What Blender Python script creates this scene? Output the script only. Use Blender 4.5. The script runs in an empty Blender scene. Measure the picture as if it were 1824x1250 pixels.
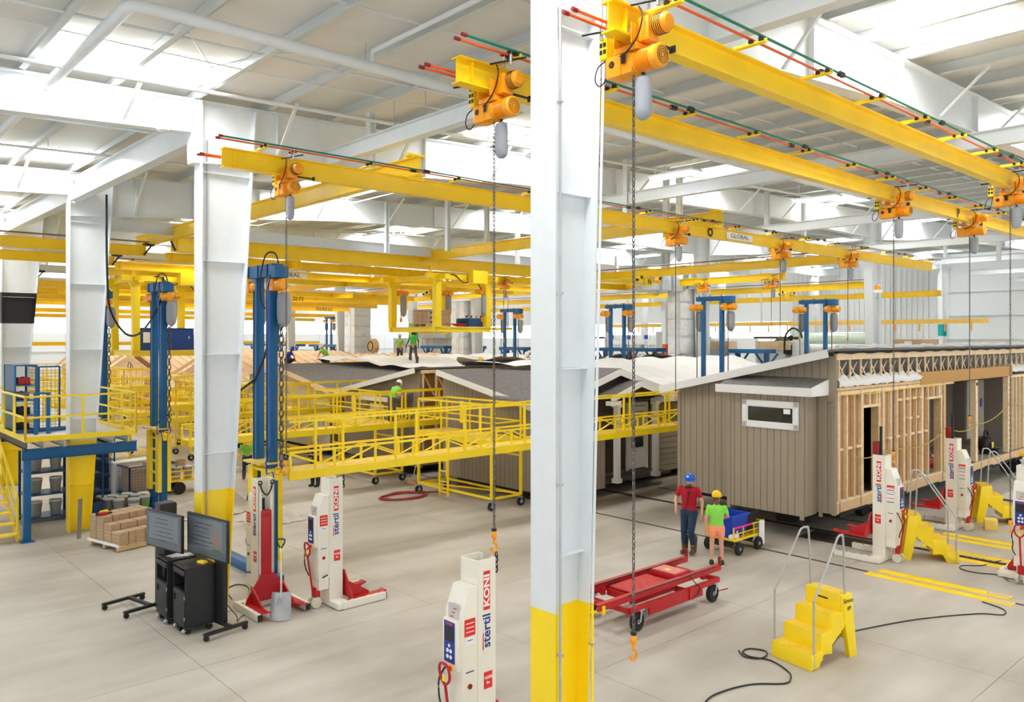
import bpy, bmesh, math, random
from mathutils import Vector as Vec, Matrix, Quaternion
R = math.radians
PI = math.pi
random.seed(7)
S = bpy.context.scene
COL = S.collection

# ------------------------------------------------------------------ camera, sky, exposure
# world axes: +X runs along the crane runways (towards the far right), +Y along the purlins (towards the far left)
cam_d = bpy.data.cameras.new('camera')
cam = bpy.data.objects.new('camera', cam_d)
COL.objects.link(cam)
cam_d.sensor_width = 36.0
cam_d.lens = 36.0 * 1422.4 / 1824.0
cam_d.shift_y = -23.0 / 1824.0
cam_d.clip_end = 400
cam.location = (0, 0, 5.0)
cam.rotation_euler = (R(90), 0, R(47.75 - 90))
S.camera = cam

w = bpy.data.worlds.new('sky')
S.world = w
w.use_nodes = True
w.node_tree.nodes['Background'].inputs[0].default_value = (0.93, 0.97, 1.0, 1)
w.node_tree.nodes['Background'].inputs[1].default_value = 1.35
S.view_settings.view_transform = 'Standard'
S.view_settings.look = 'None'
S.view_settings.gamma = 1.0
S.view_settings.use_curve_mapping = False
S.view_settings.exposure = 0.0
SKYLIGHT = 24.0
TUBE = 6.0
S.cycles.max_bounces = 8
S.cycles.diffuse_bounces = 5
S.cycles.glossy_bounces = 3
S.cycles.caustics_reflective = False
S.cycles.caustics_refractive = False

# ------------------------------------------------------------------ materials
def lin(c):
    c /= 255.0
    return c / 12.92 if c <= 0.04045 else ((c + 0.055) / 1.055) ** 2.4

MATS = {}
def mat(name, rgb, rough=0.5, metal=0.0, amp=0.06, scale=6.0, bump=0.0, emit=0.0, alpha=1.0, spec=0.5):
    m = bpy.data.materials.new(name)
    m.use_nodes = True
    nt = m.node_tree
    b = nt.nodes['Principled BSDF']
    c = tuple(lin(x) for x in rgb)
    b.inputs['Roughness'].default_value = rough
    b.inputs['Metallic'].default_value = metal
    b.inputs['Specular IOR Level'].default_value = spec
    b.inputs['Base Color'].default_value = (*c, 1)
    if emit:
        b.inputs['Emission Color'].default_value = (*c, 1)
        b.inputs['Emission Strength'].default_value = emit
    elif amp:
        tc = nt.nodes.new('ShaderNodeNewGeometry')
        n = nt.nodes.new('ShaderNodeTexNoise')
        n.inputs['Scale'].default_value = scale
        n.inputs['Detail'].default_value = 3
        nt.links.new(tc.outputs['Position'], n.inputs['Vector'])
        r = nt.nodes.new('ShaderNodeMapRange')
        r.inputs['From Min'].default_value = 0.3
        r.inputs['From Max'].default_value = 0.7
        r.inputs['To Min'].default_value = 1 - amp
        r.inputs['To Max'].default_value = 1 + amp
        nt.links.new(n.outputs['Fac'], r.inputs['Value'])
        h = nt.nodes.new('ShaderNodeVectorMath'); h.operation = 'SCALE'
        h.inputs[0].default_value = c
        nt.links.new(r.outputs[0], h.inputs['Scale'])
        nt.links.new(h.outputs[0], b.inputs['Base Color'])
        if bump:
            bn = nt.nodes.new('ShaderNodeBump')
            bn.inputs['Strength'].default_value = bump
            bn.inputs['Distance'].default_value = 0.01
            nt.links.new(n.outputs['Fac'], bn.inputs['Height'])
            nt.links.new(bn.outputs[0], b.inputs['Normal'])
    if alpha < 1:
        b.inputs['Alpha'].default_value = alpha
    MATS[name] = m
    return m

M_white = mat('white_paint', (226, 231, 233), 0.45, amp=0.02)
M_roof = mat('roof_insulation', (230, 228, 223), 0.8, amp=0.03, scale=1.5)
M_purlin = mat('galvanised_purlin', (205, 210, 209), 0.5, 0.0, amp=0.03)
M_yel = mat('safety_yellow', (255, 222, 26), 0.33, amp=0.04, scale=3)
M_yel2 = mat('crane_yellow', (254, 214, 24), 0.28, amp=0.06, scale=2)
M_blue = mat('machine_blue', (4, 92, 146), 0.4)
M_dblue = mat('rack_blue', (18, 70, 120), 0.5)
M_org = mat('hoist_orange', (246, 160, 14), 0.35)
M_black = mat('black_plastic', (28, 28, 30), 0.5, amp=0.1)
M_dark = mat('black_steel', (38, 39, 41), 0.45, 0.2, amp=0.1)
M_red = mat('red_paint', (186, 22, 30), 0.4, amp=0.08)
M_dred = mat('dark_red_end', (140, 20, 24), 0.5)
M_green = mat('green_bar', (0, 120, 92), 0.4)
M_orbar = mat('orange_bar', (236, 98, 40), 0.45)
M_steel = mat('zinc_steel', (185, 190, 192), 0.35, 0.6)
M_chain = mat('chain_steel', (110, 104, 98), 0.4, 0.7)
M_bag = mat('grey_canvas', (158, 162, 170), 0.8, amp=0.05)
M_cream = mat('cream_enamel', (238, 234, 220), 0.35, amp=0.015)
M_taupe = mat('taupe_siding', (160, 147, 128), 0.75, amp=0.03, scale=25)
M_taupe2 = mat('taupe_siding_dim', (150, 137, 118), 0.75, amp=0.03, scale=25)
M_brown = mat('brown_siding', (76, 64, 52), 0.75, amp=0.04)
M_trim = mat('white_trim', (240, 240, 240), 0.5, amp=0.01)
M_shingle = mat('asphalt_shingle', (118, 114, 112), 0.95, amp=0.22, scale=9, bump=0.4)
M_wood = mat('raw_pine', (238, 212, 172), 0.75, amp=0.1, scale=7)
M_wood2 = mat('pine_trim', (220, 186, 138), 0.75, amp=0.1, scale=7)
M_osb = mat('sheathing_board', (196, 150, 88), 0.8, amp=0.1, scale=18)
M_ply = mat('wall_backing', (176, 140, 98), 0.8, amp=0.06)
M_inside = mat('room_wall', (150, 142, 132), 0.8, amp=0.02)
M_void = mat('undercarriage_and_shade_black', (20, 20, 21), 0.8)  # undercarriage and edges, also the painted shade inside the near house
M_tarp = mat('white_sheet', (240, 240, 238), 0.75, amp=0.03, bump=0.3)
M_tyre = mat('tyre_rubber', (34, 33, 33), 0.8)
M_card = mat('cardboard', (186, 158, 126), 0.85, amp=0.06, scale=12)
M_gal = mat('galvanised_duct', (200, 208, 214), 0.3, 0.65, amp=0.12, scale=3)
M_wrap = mat('quilted_wrap', (222, 226, 228), 0.35, 0.3, amp=0.1, scale=6)
M_glass = mat('dark_glass', (34, 42, 44), 0.08, amp=0.35, scale=3, spec=0.5)
M_screen = mat('monitor_glass', (92, 102, 110), 0.15, amp=0.04, scale=3, spec=0.7)
M_lime = mat('lime_shirt', (140, 222, 82), 0.85, amp=0.05)
M_peach = mat('peach_cloth', (255, 158, 122), 0.85, amp=0.04)
M_redshirt = mat('red_shirt', (178, 12, 34), 0.85, amp=0.05)
M_denim = mat('denim', (38, 58, 84), 0.9, amp=0.15, scale=20)
M_skin = mat('skin', (214, 160, 132), 0.6, amp=0.03)
M_skin2 = mat('dark_skin', (88, 56, 42), 0.6, amp=0.03)
M_hair = mat('hair', (110, 78, 52), 0.8, amp=0.15, scale=60)
M_boot = mat('boot_leather', (96, 70, 50), 0.7, amp=0.12, scale=25)
M_grey = mat('grey_cloth', (84, 84, 88), 0.9)
M_helm_b = mat('blue_helmet', (24, 92, 200), 0.3)
M_helm_y = mat('yellow_helmet', (250, 200, 20), 0.3)
M_helm_w = mat('white_helmet', (240, 240, 240), 0.3)
M_helm_g = mat('green_helmet', (20, 150, 90), 0.3)
M_tub = mat('blue_plastic', (20, 70, 190), 0.4)
M_bucket = mat('grey_plastic', (150, 152, 152), 0.5)
M_lid = mat('bucket_lid', (214, 216, 214), 0.5)
M_lblue = mat('decal_blue', (20, 58, 150), 0.5, amp=0)
M_lred = mat('decal_red', (226, 40, 34), 0.5, amp=0)
M_lwhite = mat('decal_white', (245, 245, 245), 0.5, amp=0)
M_lblack = mat('decal_black', (20, 20, 20), 0.5, amp=0)
M_teal = mat('teal_paint', (0, 160, 165), 0.5)
M_rust = mat('rusty_rail', (92, 66, 52), 0.7, 0.3, amp=0.25)
M_alum = mat('scoop_aluminium', (168, 168, 168), 0.42, 0.7, amp=0.1)
M_darkgreen = mat('green_grip', (10, 80, 60), 0.5)
M_wall = mat('wall_panel', (226, 230, 232), 0.6, amp=0.02)
M_light = mat('skylight_panel', (255, 255, 255), 0.5, emit=SKYLIGHT)
M_strip = mat('translucent_panel', (250, 253, 255), 0.5, emit=3.2)
M_tube = mat('lamp_tube', (246, 246, 255), 0.5, emit=TUBE)
M_poly = mat('poly_wrap', (216, 232, 214), 0.25, amp=0.05)
M_roll = mat('white_roll', (228, 230, 230), 0.5)
M_deck = mat('deck_plate', (216, 214, 208), 0.6, amp=0.04)
M_ydeck = mat('yellow_deck', (236, 204, 96), 0.6, amp=0.08)
M_foliage = mat('foliage', (90, 130, 70), 0.9, amp=0.3, scale=8)
M_tan = mat('cork_board', (188, 160, 118), 0.8)

def floor_material():
    m = bpy.data.materials.new('polished_concrete'); m.use_nodes = True
    nt = m.node_tree; b = nt.nodes['Principled BSDF']
    g = nt.nodes.new('ShaderNodeNewGeometry')
    def noise(sc, det, stretch=None):
        n = nt.nodes.new('ShaderNodeTexNoise'); n.inputs['Scale'].default_value = sc; n.inputs['Detail'].default_value = det
        if stretch:
            mp = nt.nodes.new('ShaderNodeMapping'); mp.inputs['Scale'].default_value = stretch
            mp.inputs['Rotation'].default_value = (0, 0, 0.5)
            nt.links.new(g.outputs['Position'], mp.inputs['Vector']); nt.links.new(mp.outputs[0], n.inputs['Vector'])
        else:
            nt.links.new(g.outputs['Position'], n.inputs['Vector'])
        return n
    a = noise(0.35, 5); c = noise(1.1, 8, (0.35, 1.6, 1)); f = noise(28, 4)
    r1 = nt.nodes.new('ShaderNodeValToRGB')
    r1.color_ramp.elements[0].position = 0.34; r1.color_ramp.elements[0].color = (lin(160), lin(152), lin(139), 1)
    r1.color_ramp.elements[1].position = 0.68; r1.color_ramp.elements[1].color = (lin(208), lin(202), lin(191), 1)
    mx = nt.nodes.new('ShaderNodeMath'); mx.operation = 'MULTIPLY_ADD'; mx.inputs[1].default_value = 0.55
    nt.links.new(a.outputs['Fac'], mx.inputs[0])
    m2 = nt.nodes.new('ShaderNodeMath'); m2.operation = 'MULTIPLY'; m2.inputs[1].default_value = 0.38
    nt.links.new(c.outputs['Fac'], m2.inputs[0]); nt.links.new(m2.outputs[0], mx.inputs[2])
    m3 = nt.nodes.new('ShaderNodeMath'); m3.operation = 'MULTIPLY_ADD'; m3.inputs[1].default_value = 0.08
    nt.links.new(f.outputs['Fac'], m3.inputs[0]); nt.links.new(mx.outputs[0], m3.inputs[2])
    nt.links.new(m3.outputs[0], r1.inputs[0]); nt.links.new(r1.outputs[0], b.inputs['Base Color'])
    rr = nt.nodes.new('ShaderNodeMapRange'); rr.inputs['To Min'].default_value = 0.34; rr.inputs['To Max'].default_value = 0.6
    nt.links.new(c.outputs['Fac'], rr.inputs['Value']); nt.links.new(rr.outputs[0], b.inputs['Roughness'])
    b.inputs['Specular IOR Level'].default_value = 0.35
    return m
M_floor = floor_material()

# ------------------------------------------------------------------ mesh kit
def frame(p, q, up=(0, 0, 1)):
    p, q = Vec(p), Vec(q)
    x = (q - p); L = x.length; x = x / L if L else Vec((1, 0, 0))
    u = Vec(up)
    if abs(x.dot(u)) > 0.98: u = Vec((1, 0, 0)) if abs(x.x) < .9 else Vec((0, 1, 0))
    y = u.cross(x).normalized(); z = x.cross(y)
    return Matrix(((x.x, y.x, z.x, 0), (x.y, y.y, z.y, 0), (x.z, y.z, z.z, 0), (0, 0, 0, 1))), L

class MB:
    def __init__(s): s.v = []; s.f = []
    def add(s, vs, fs):
        n = len(s.v); s.v += [tuple(v) for v in vs]; s.f += [tuple(i + n for i in f) for f in fs]; return s
    def box(s, c, d, rz=0, M=None):
        x, y, z = d[0] / 2, d[1] / 2, d[2] / 2
        vs = [Vec((a * x, b * y, e * z)) for a in (-1, 1) for b in (-1, 1) for e in (-1, 1)]
        if M is None: M = Matrix.Rotation(rz, 4, 'Z')
        vs = [M @ v + Vec(c) for v in vs]
        return s.add(vs, [(0, 1, 3, 2), (4, 6, 7, 5), (0, 4, 5, 1), (2, 3, 7, 6), (0, 2, 6, 4), (1, 5, 7, 3)])
    def bar(s, p, q, w, h=None, up=(0, 0, 1)):
        h = h or w; M, L = frame(p, q, up)
        return s.box((Vec(p) + Vec(q)) / 2, (L, w, h), M=M)
    def cyl(s, p, q, r, r2=None, n=12):
        r2 = r if r2 is None else r2; M, L = frame(p, q); p, q = Vec(p), Vec(q); vs = []
        for c, rr in ((p, r), (q, r2)):
            for i in range(n):
                a = 2 * PI * i / n; vs.append(c + M @ Vec((0, math.cos(a) * rr, math.sin(a) * rr)))
        fs = [(i, (i + 1) % n, n + (i + 1) % n, n + i) for i in range(n)]
        fs += [tuple(range(n))[::-1], tuple(range(n, 2 * n))]
        return s.add(vs, fs)
    def tube(s, pts, r, n=6, closed=False):
        pts = [Vec(p) for p in pts]; vs = []; m = len(pts); up = Vec((0.13, 0.21, 0.97))
        for i, p in enumerate(pts):
            a = pts[(i - 1) % m] if (i or closed) else p; b = pts[(i + 1) % m] if (i < m - 1 or closed) else p
            t = (b - a).normalized(); y = up.cross(t)
            if y.length < 1e-3: y = Vec((1, 0, 0)).cross(t)
            y.normalize(); z = t.cross(y)
            for k in range(n):
                g = 2 * PI * k / n; vs.append(p + y * math.cos(g) * r + z * math.sin(g) * r)
        fs = []
        for i in range(m if closed else m - 1):
            j = (i + 1) % m
            fs += [(i * n + k, i * n + (k + 1) % n, j * n + (k + 1) % n, j * n + k) for k in range(n)]
        if not closed: fs += [tuple(range(n))[::-1], tuple(range((m - 1) * n, m * n))]
        return s.add(vs, fs)
    def prism(s, poly, ext):
        n = len(poly); e = Vec(ext); vs = [Vec(p) for p in poly]; vs += [v + e for v in vs]
        fs = [(i, (i + 1) % n, n + (i + 1) % n, n + i) for i in range(n)] + [tuple(range(n))[::-1], tuple(range(n, 2 * n))]
        return s.add(vs, fs)
    def lathe(s, prof, c=(0, 0, 0), n=16, axis='Z', sx=1, sy=1):
        vs = []
        for r, z in prof:
            for i in range(n):
                a = 2 * PI * i / n; v = Vec((math.cos(a) * r * sx, math.sin(a) * r * sy, z))
                if axis == 'Y': v = Vec((v.x, v.z, v.y))
                if axis == 'X': v = Vec((v.z, v.x, v.y))
                vs.append(v + Vec(c))
        fs = [(k * n + i, k * n + (i + 1) % n, (k + 1) * n + (i + 1) % n, (k + 1) * n + i) for k in range(len(prof) - 1) for i in range(n)]
        if prof[0][0] > 1e-4: fs.append(tuple(range(n))[::-1])
        if prof[-1][0] > 1e-4: fs.append(tuple(range((len(prof) - 1) * n, len(prof) * n)))
        return s.add(vs, fs)
    def ball(s, c, r, n=14, m=9, sc=(1, 1, 1)):
        k = len(s.v)
        prof = [(max(1e-5, r * math.sin(PI * j / m)), -r * math.cos(PI * j / m)) for j in range(m + 1)]
        s.lathe(prof, (0, 0, 0), n)
        for i in range(k, len(s.v)):
            x, y, z = s.v[i]; s.v[i] = (x * sc[0] + c[0], y * sc[1] + c[1], z * sc[2] + c[2])
        return s
    def torus(s, c, Rr, r, n=14, m=6, M=None, sx=1):
        M = M or Matrix.Identity(3); pts = []
        for i in range(n):
            a = 2 * PI * i / n; pts.append(Vec(c) + M @ Vec((math.cos(a) * Rr * sx, math.sin(a) * Rr, 0)))
        return s.tube(pts, r, m, True)
    def ibeam(s, p, q, h, b, tf=.014, tw=.01, up=(0, 0, 1)):
        M, L = frame(p, q, up); p = Vec(p)
        pr = [(-b / 2, -h / 2), (b / 2, -h / 2), (b / 2, -h / 2 + tf), (tw / 2, -h / 2 + tf), (tw / 2, h / 2 - tf), (b / 2, h / 2 - tf),
              (b / 2, h / 2), (-b / 2, h / 2), (-b / 2, h / 2 - tf), (-tw / 2, h / 2 - tf), (-tw / 2, -h / 2 + tf), (-b / 2, -h / 2 + tf)]
        vs = [p + M @ Vec((0, y, z)) for y, z in pr] + [p + M @ Vec((L, y, z)) for y, z in pr]
        fs = [(i, (i + 1) % 12, 12 + (i + 1) % 12, 12 + i) for i in range(12)]
        caps = [(0, 1, 2, 3, 10, 11), (3, 4, 9, 10), (4, 5, 6, 7, 8, 9)]
        fs += [c[::-1] for c in caps] + [tuple(i + 12 for i in c) for c in caps]
        return s.add(vs, fs)
    def grid(s, nx, ny, fn):
        k = len(s.v)
        for i in range(nx + 1):
            for j in range(ny + 1): s.v.append(tuple(fn(i / nx, j / ny)))
        for i in range(nx):
            for j in range(ny):
                a = k + i * (ny + 1) + j; s.f.append((a, a + ny + 1, a + ny + 2, a + 1))
        return s
    def mesh(s, name, m, bevel=0, smooth=True, ang=38):
        me = bpy.data.meshes.new(name); me.from_pydata(s.v, [], s.f)
        bm = bmesh.new(); bm.from_mesh(me); bmesh.ops.recalc_face_normals(bm, faces=bm.faces)
        if bevel:
            es = [e for e in bm.edges if len(e.link_faces) == 2 and e.calc_face_angle(0) > .5]
            bmesh.ops.bevel(bm, geom=es, offset=bevel, segments=2, affect='EDGES', profile=0.6, clamp_overlap=True)
        bm.to_mesh(me); bm.free()
        me.materials.append(m)
        if smooth:
            me.shade_smooth()
            try: me.set_sharp_from_angle(angle=R(ang))
            except Exception: pass
        return me

_unit = {}
def unit(kind, m):
    k = (kind, m.name)
    if k not in _unit:
        b = MB()
        if kind == 'box': b.box((0, 0, 0), (1, 1, 1)); me = b.mesh('unit_box', m, smooth=False)
        elif kind == 'cyl': b.cyl((-.5, 0, 0), (.5, 0, 0), .5, n=12); me = b.mesh('unit_rod', m)
        _unit[k] = me
    return _unit[k]

def link(name, me, M=None, parent=None, kind=None, label=None):
    o = bpy.data.objects.new(name, me); COL.objects.link(o)
    if M is not None: o.matrix_basis = M
    if parent is not None: o.parent = parent
    if kind: o['kind'] = kind
    if label: o['label'] = label
    return o

def smooth_path(pts, k=4):
    P = [Vec(p) for p in pts]; out = []
    for i in range(len(P) - 1):
        a, b, c, d = P[max(i - 1, 0)], P[i], P[i + 1], P[min(i + 2, len(P) - 1)]
        for q in range(k):
            t = q / k
            out.append(.5 * ((2 * b) + (c - a) * t + (2 * a - 5 * b + 4 * c - d) * t * t + (3 * b - a - 3 * c + d) * t ** 3))
    return out + [P[-1]]

def TRS(c, M, s):
    return Matrix.Translation(Vec(c)) @ M @ Matrix.Diagonal((s[0], s[1], s[2], 1))

class Thing:
    def __init__(s, name, label, cat, loc=(0, 0, 0), rz=0, group=None, structure=False, kind=None):
        o = bpy.data.objects.new(name, None); COL.objects.link(o)
        o.empty_display_size = 0.1
        o.location = loc; o.rotation_euler = (0, 0, rz)
        if structure: o['kind'] = 'structure'
        if kind: o['kind'] = kind
        if label: o['label'] = label
        if cat: o['category'] = cat
        if group: o['group'] = group
        s.o = o
    def _l(s, name, me, M, sub, kind, label):
        o = link(name, me, M, s.o, kind, label)
        if sub is not None:
            o.parent = sub; o.matrix_parent_inverse = sub.matrix_basis.inverted()
        return o
    def box(s, name, c, d, m, rz=0, ry=0, rx=0, sub=None, bevel=0, label=None, kind=None):
        Mr = (Matrix.Rotation(rz, 4, 'Z') @ Matrix.Rotation(ry, 4, 'Y') @ Matrix.Rotation(rx, 4, 'X'))
        if bevel:
            return s._l(name, MB().box((0, 0, 0), d).mesh(name, m, bevel=bevel), Matrix.Translation(Vec(c)) @ Mr, sub, kind, label)
        return s._l(name, unit('box', m), TRS(c, Mr, d), sub, kind, label)
    def bar(s, name, p, q, w, h, m, sub=None, label=None, up=(0, 0, 1)):
        M, L = frame(p, q, up)
        return s._l(name, unit('box', m), TRS((Vec(p) + Vec(q)) / 2, M, (L, w, h or w)), sub, None, label)
    def rod(s, name, p, q, r, m, sub=None, label=None):
        M, L = frame(p, q)
        return s._l(name, unit('cyl', m), TRS((Vec(p) + Vec(q)) / 2, M, (L, 2 * r, 2 * r)), sub, None, label)
    def mb(s, name, b, m, sub=None, bevel=0, label=None, kind=None, M=None, ang=38, smooth=True):
        return s._l(name, b.mesh(name, m, bevel=bevel, ang=ang, smooth=smooth), M or Matrix.Identity(4), sub, kind, label)
    def text(s, name, body, size, c, M, m, sub=None, ext=.001, label=None, sx=1.0, font_bold=0):
        cu = bpy.data.curves.new(name, 'FONT'); cu.body = body; cu.size = size; cu.extrude = ext; cu.align_x = 'CENTER'; cu.align_y = 'CENTER'
        cu.offset = font_bold; cu.materials.append(m); cu.resolution_u = 3
        tmp = bpy.data.objects.new(name, cu); me = bpy.data.meshes.new_from_object(tmp); bpy.data.objects.remove(tmp)
        if not me.materials: me.materials.append(m)
        return s._l(name, me, Matrix.Translation(Vec(c)) @ M @ Matrix.Diagonal((sx, 1, 1, 1)), sub, None, label)

def tagged(name, me, label, cat, group=None, M=None, kind=None):
    o = link(name, me, M); o['label'] = label; o['category'] = cat
    if group: o['group'] = group
    if kind: o['kind'] = kind
    return o

def copy_thing(root, loc, rz, label, group=None):
    r = root.copy(); COL.objects.link(r); r.location = loc; r.rotation_euler = (0, 0, rz); r['label'] = label
    if group: r['group'] = group
    for ch in list(root.children):
        if ch.get('_skip'): continue
        c = ch.copy(); COL.objects.link(c); c.parent = r
        for g in ch.children:
            d = g.copy(); COL.objects.link(d); d.parent = c
    return r

# text planes: matrices whose local X is the reading direction and local Z the outward normal
def tmat(xdir, ndir):
    x = Vec(xdir).normalized(); z = Vec(ndir).normalized(); y = z.cross(x)
    return Matrix(((x.x, y.x, z.x, 0), (x.y, y.y, z.y, 0), (x.z, y.z, z.z, 0), (0, 0, 0, 1)))

# ================================================================== THE SETTING
BAY = 8.72
V0 = 5.45
FR = [V0 + BAY * k for k in range(-1, 11)]; FR[2] = 14.5          # frame lines (rafters run along X)
UC = [5.35, 33.9, 62.4]                              # column lines
UMAX, VMAX = 66.5, 95.0
UMIN, VMIN = -8.0, -6.0
def ztop(u): return 9.10 + 0.034 * u                 # top of rafters

# floor: slabs with open joints over a dark bed
fl = Thing('floor', 'polished grey concrete factory floor cut into large slabs', None, structure=True)
U_J = [4.68 + 4.27 * k for k in range(-3, 16)]
V_J = [3.88 + 4.14 * k for k in range(-3, 23)]
gap = .007
for i in range(len(U_J) - 1):
    for j in range(len(V_J) - 1):
        fl.box('concrete_slab', ((U_J[i] + U_J[i + 1]) / 2, (V_J[j] + V_J[j + 1]) / 2, -.1), (4.27 - gap, 4.14 - gap, .2), M_floor)
fl.box('slab_bed', ((U_J[0] + U_J[-1]) / 2, (V_J[0] + V_J[-1]) / 2, -.23), (U_J[-1] - U_J[0], V_J[-1] - V_J[0], .3), mat('joint_filler', (128, 122, 114), .9))

# roof
cl = Thing('ceiling', 'white insulated pitched metal roof with skylights', None, structure=True)
def slope_box(name, T, u0, u1, v0, v1, z_off, t, m, kind=None):
    b = MB(); z0, z1 = ztop(u0) + z_off, ztop(u1) + z_off
    b.prism([(u0, v0, z0), (u1, v0, z1), (u1, v0, z1 + t), (u0, v0, z0 + t)], (0, v1 - v0, 0))
    return T.mb(name, b, m, kind=kind)
PU = [UMIN + 0.0 + k * 1.36 for k in range(0, 56)]
PU = [u - 0.0 + (1.4 + 8) % 1.36 for u in PU]
PU = [u for u in PU if u < UMAX]
for k in range(len(PU) - 1):
    slope_box('roof_panel', cl, PU[k], PU[k + 1] - .01, VMIN, VMAX + .2, .215, .06, M_roof)
for u in PU:
    b = MB(); z = ztop(u) + .005
    b.box((u, (VMIN + VMAX) / 2, z + .1), (.012, VMAX - VMIN, .2))
    b.box((u - .045, (VMIN + VMAX) / 2, z + .006), (.09, VMAX - VMIN, .012))
    cl.mb('purlin', b, M_purlin)
SU = [2.78 + 8.16 * k for k in range(0, 8)]
for r in FR:
    for su in SU:
        for q in range(2):
            u0 = su + q * 1.36
            slope_box('skylight', cl, u0 + .05, u0 + 1.24, r - 1.75, r - .35, .20, .012, M_light)

# sky-lit strip and panels of the far walls
wb = Thing('wall_back', 'far end wall of white metal panels under a bright translucent strip', None, structure=True)
for k in range(0, 15):
    u0 = UMIN + k * 5.0; u1 = min(u0 + 4.97, UMAX)
    wb.box('wall_panel', ((u0 + u1) / 2, VMAX, 2.75), (u1 - u0, .2, 5.5), M_wall)
    wb.box('translucent_panel', ((u0 + u1) / 2, VMAX, 6.4), (u1 - u0, .12, 1.75), M_strip)
    wb.box('upper_panel', ((u0 + u1) / 2, VMAX, 9.35), (u1 - u0, .2, 4.1), M_wall)
    wb.box('girt', ((u0 + u1) / 2, VMAX - .16, 3.6), (u1 - u0, .12, .12), M_white)
for u in (2.0, 14.0):
    wb.box('wall_louvre', (u, VMAX - .2, 5.2), (1.6, .12, 1.4), mat('louvre_grey%d' % u, (150, 152, 150), .6))
    for q in range(5): wb.box('louvre_blade', (u, VMAX - .28, 4.7 + q * .25), (1.5, .06, .04), M_white)

wr = Thing('wall_right', 'right-hand wall of ribbed white metal with girts and dock doors', None, structure=True)
doors = [(44.5, 49.6), (36.2, 39.4), (58, 62)]
v = VMIN
def solid(v0, v1):
    wr.box('wall_panel', (UMAX, (v0 + v1) / 2, 2.5), (.2, v1 - v0 - .01, 5.0), M_wall)
edges = [(VMIN, 12), (12, 24.4), (24.4, 36.2), (39.4, 44.5), (49.6, 58), (62, 78), (78, VMAX)]
for a, b_ in edges: solid(a, b_)
for a, b_ in [(VMIN, 12), (12, 24.4), (24.4, 36.2)]:
    wr.box('upper_panel', (UMAX, (a + b_) / 2, 8.3), (.2, b_ - a - .01, 6.6), M_wall)
for a, b_ in [(36.2, 50), (50, 64), (64, 79), (79, VMAX)]:
    wr.box('translucent_panel', (UMAX, (a + b_) / 2, 5.75), (.12, b_ - a - .02, 1.5), M_strip)
    wr.box('upper_panel', (UMAX, (a + b_) / 2, 9.05), (.2, b_ - a - .01, 5.1), M_wall)
for k in range(3):
    a, b_ = doors[k]
    wr.box('door_track', (UMAX - .3, (a + b_) / 2, 5.05), (.2, b_ - a + .4, .2), mat('dark_track%d' % k, (86, 62, 60), .6))
for z in (1.4, 3.2, 5.0, 6.8, 8.6):
    for a, b_ in [(VMIN, 12), (12, 24.0)]:
        wr.box('girt', (UMAX - .2, (a + b_) / 2, z), (.18, b_ - a, .2), M_white)
v = 24.5
rb = MB()
while v < 36.1:
    rb.box((UMAX - .14, v, 5.6), (.08, .12, 11.2)); v += .42
wr.mb('wall_rib', rb, M_wall, kind='stuff')

# trees outside the dock doors
random.seed(3)
for (tv, nm) in ((43.0, 'leafy green tree outside the left dock door'), (50.5, 'leafy green tree outside beyond the middle dock door')):
    t = Thing('tree', nm, 'tree', (UMAX + 14, tv, 0))
    t.rod('trunk', (0, 0, 0), (0, 0, 3.2), .18, M_boot)
    b = MB()
    for q in range(900):
        a, e, rr = random.uniform(0, 2 * PI), random.uniform(-1.2, 1.4), random.uniform(1.2, 2.9)
        c = Vec((math.cos(a) * math.cos(e) * rr, math.sin(a) * math.cos(e) * rr, 4.4 + math.sin(e) * rr))
        n = Vec((random.gauss(0, 1), random.gauss(0, 1), random.gauss(0, 1))).normalized(); x = n.orthogonal().normalized() * .2; y = n.cross(x) * 1.2
        b.add([c - x, c + y, c + x, c - y], [(0, 1, 2, 3)])
    t.mb('foliage', b, M_foliage, kind='stuff')
gr = tagged('ground', MB().box((UMAX + 21, 45, -.1), (41, 140, .2)).mesh('ground', mat('yard_asphalt', (180, 178, 172), .9)), 'pale yard outside the dock doors', 'ground', kind='structure')

# main frames ---------------------------------------------------------------
def rafter(v, k):
    t = Thing('trim_%d' % (k + 1), 'white tapered steel roof girder', None, structure=True)
    us = [UMIN, 0, 2.4, 5.35, 5.37, 6.3, 9, 13, 19.6, 26, 31, 33.9, 37, 42, 48, 54, 59, 62.4, UMAX]
    def dep(u):
        if u < 5.36: return .60 if u > 4 else .66
        d = min(abs(u - c) for c in UC)
        return .72 + .42 * max(0, 1 - d / 9.0)
    top = [(u, v, ztop(u) - .02) for u in us]; bot = [(u, v, ztop(u) - dep(u)) for u in us]
    web = MB()
    for i in range(len(us) - 1):
        web.prism([(us[i], v - .006, bot[i][2]), (us[i + 1], v - .006, bot[i + 1][2]), (us[i + 1], v - .006, top[i + 1][2]), (us[i], v - .006, top[i][2])], (0, .012, 0))
    t.mb('web', web, M_white)
    for nm, L in (('top_flange', top), ('bottom_flange', bot)):
        b = MB()
        for i in range(len(us) - 1): b.bar(L[i], L[i + 1], .26, .018)
        t.mb(nm, b, M_white)
    for u in [x for x in (1.5, 7.0, 10.5, 13.5, 17, 20.5, 24, 27.5, 38, 42, 46, 50)]:
        t.box('stiffener', (u, v, ztop(u) - dep(u) / 2 - .02), (.012, .2, dep(u) - .02), M_white)
    for u in [4.2 + 2.72 * q for q in range(0, 18)]:
        for sgn in (-1,):
            t.bar('flange_brace', (u, v + sgn * .1, ztop(u) - dep(u) + .02), (u + .1, v + sgn * .85, ztop(u) + .03), .06, .035, M_white)
    return t
for k, v in enumerate(FR):
    if v < 80: rafter(v, k)

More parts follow.
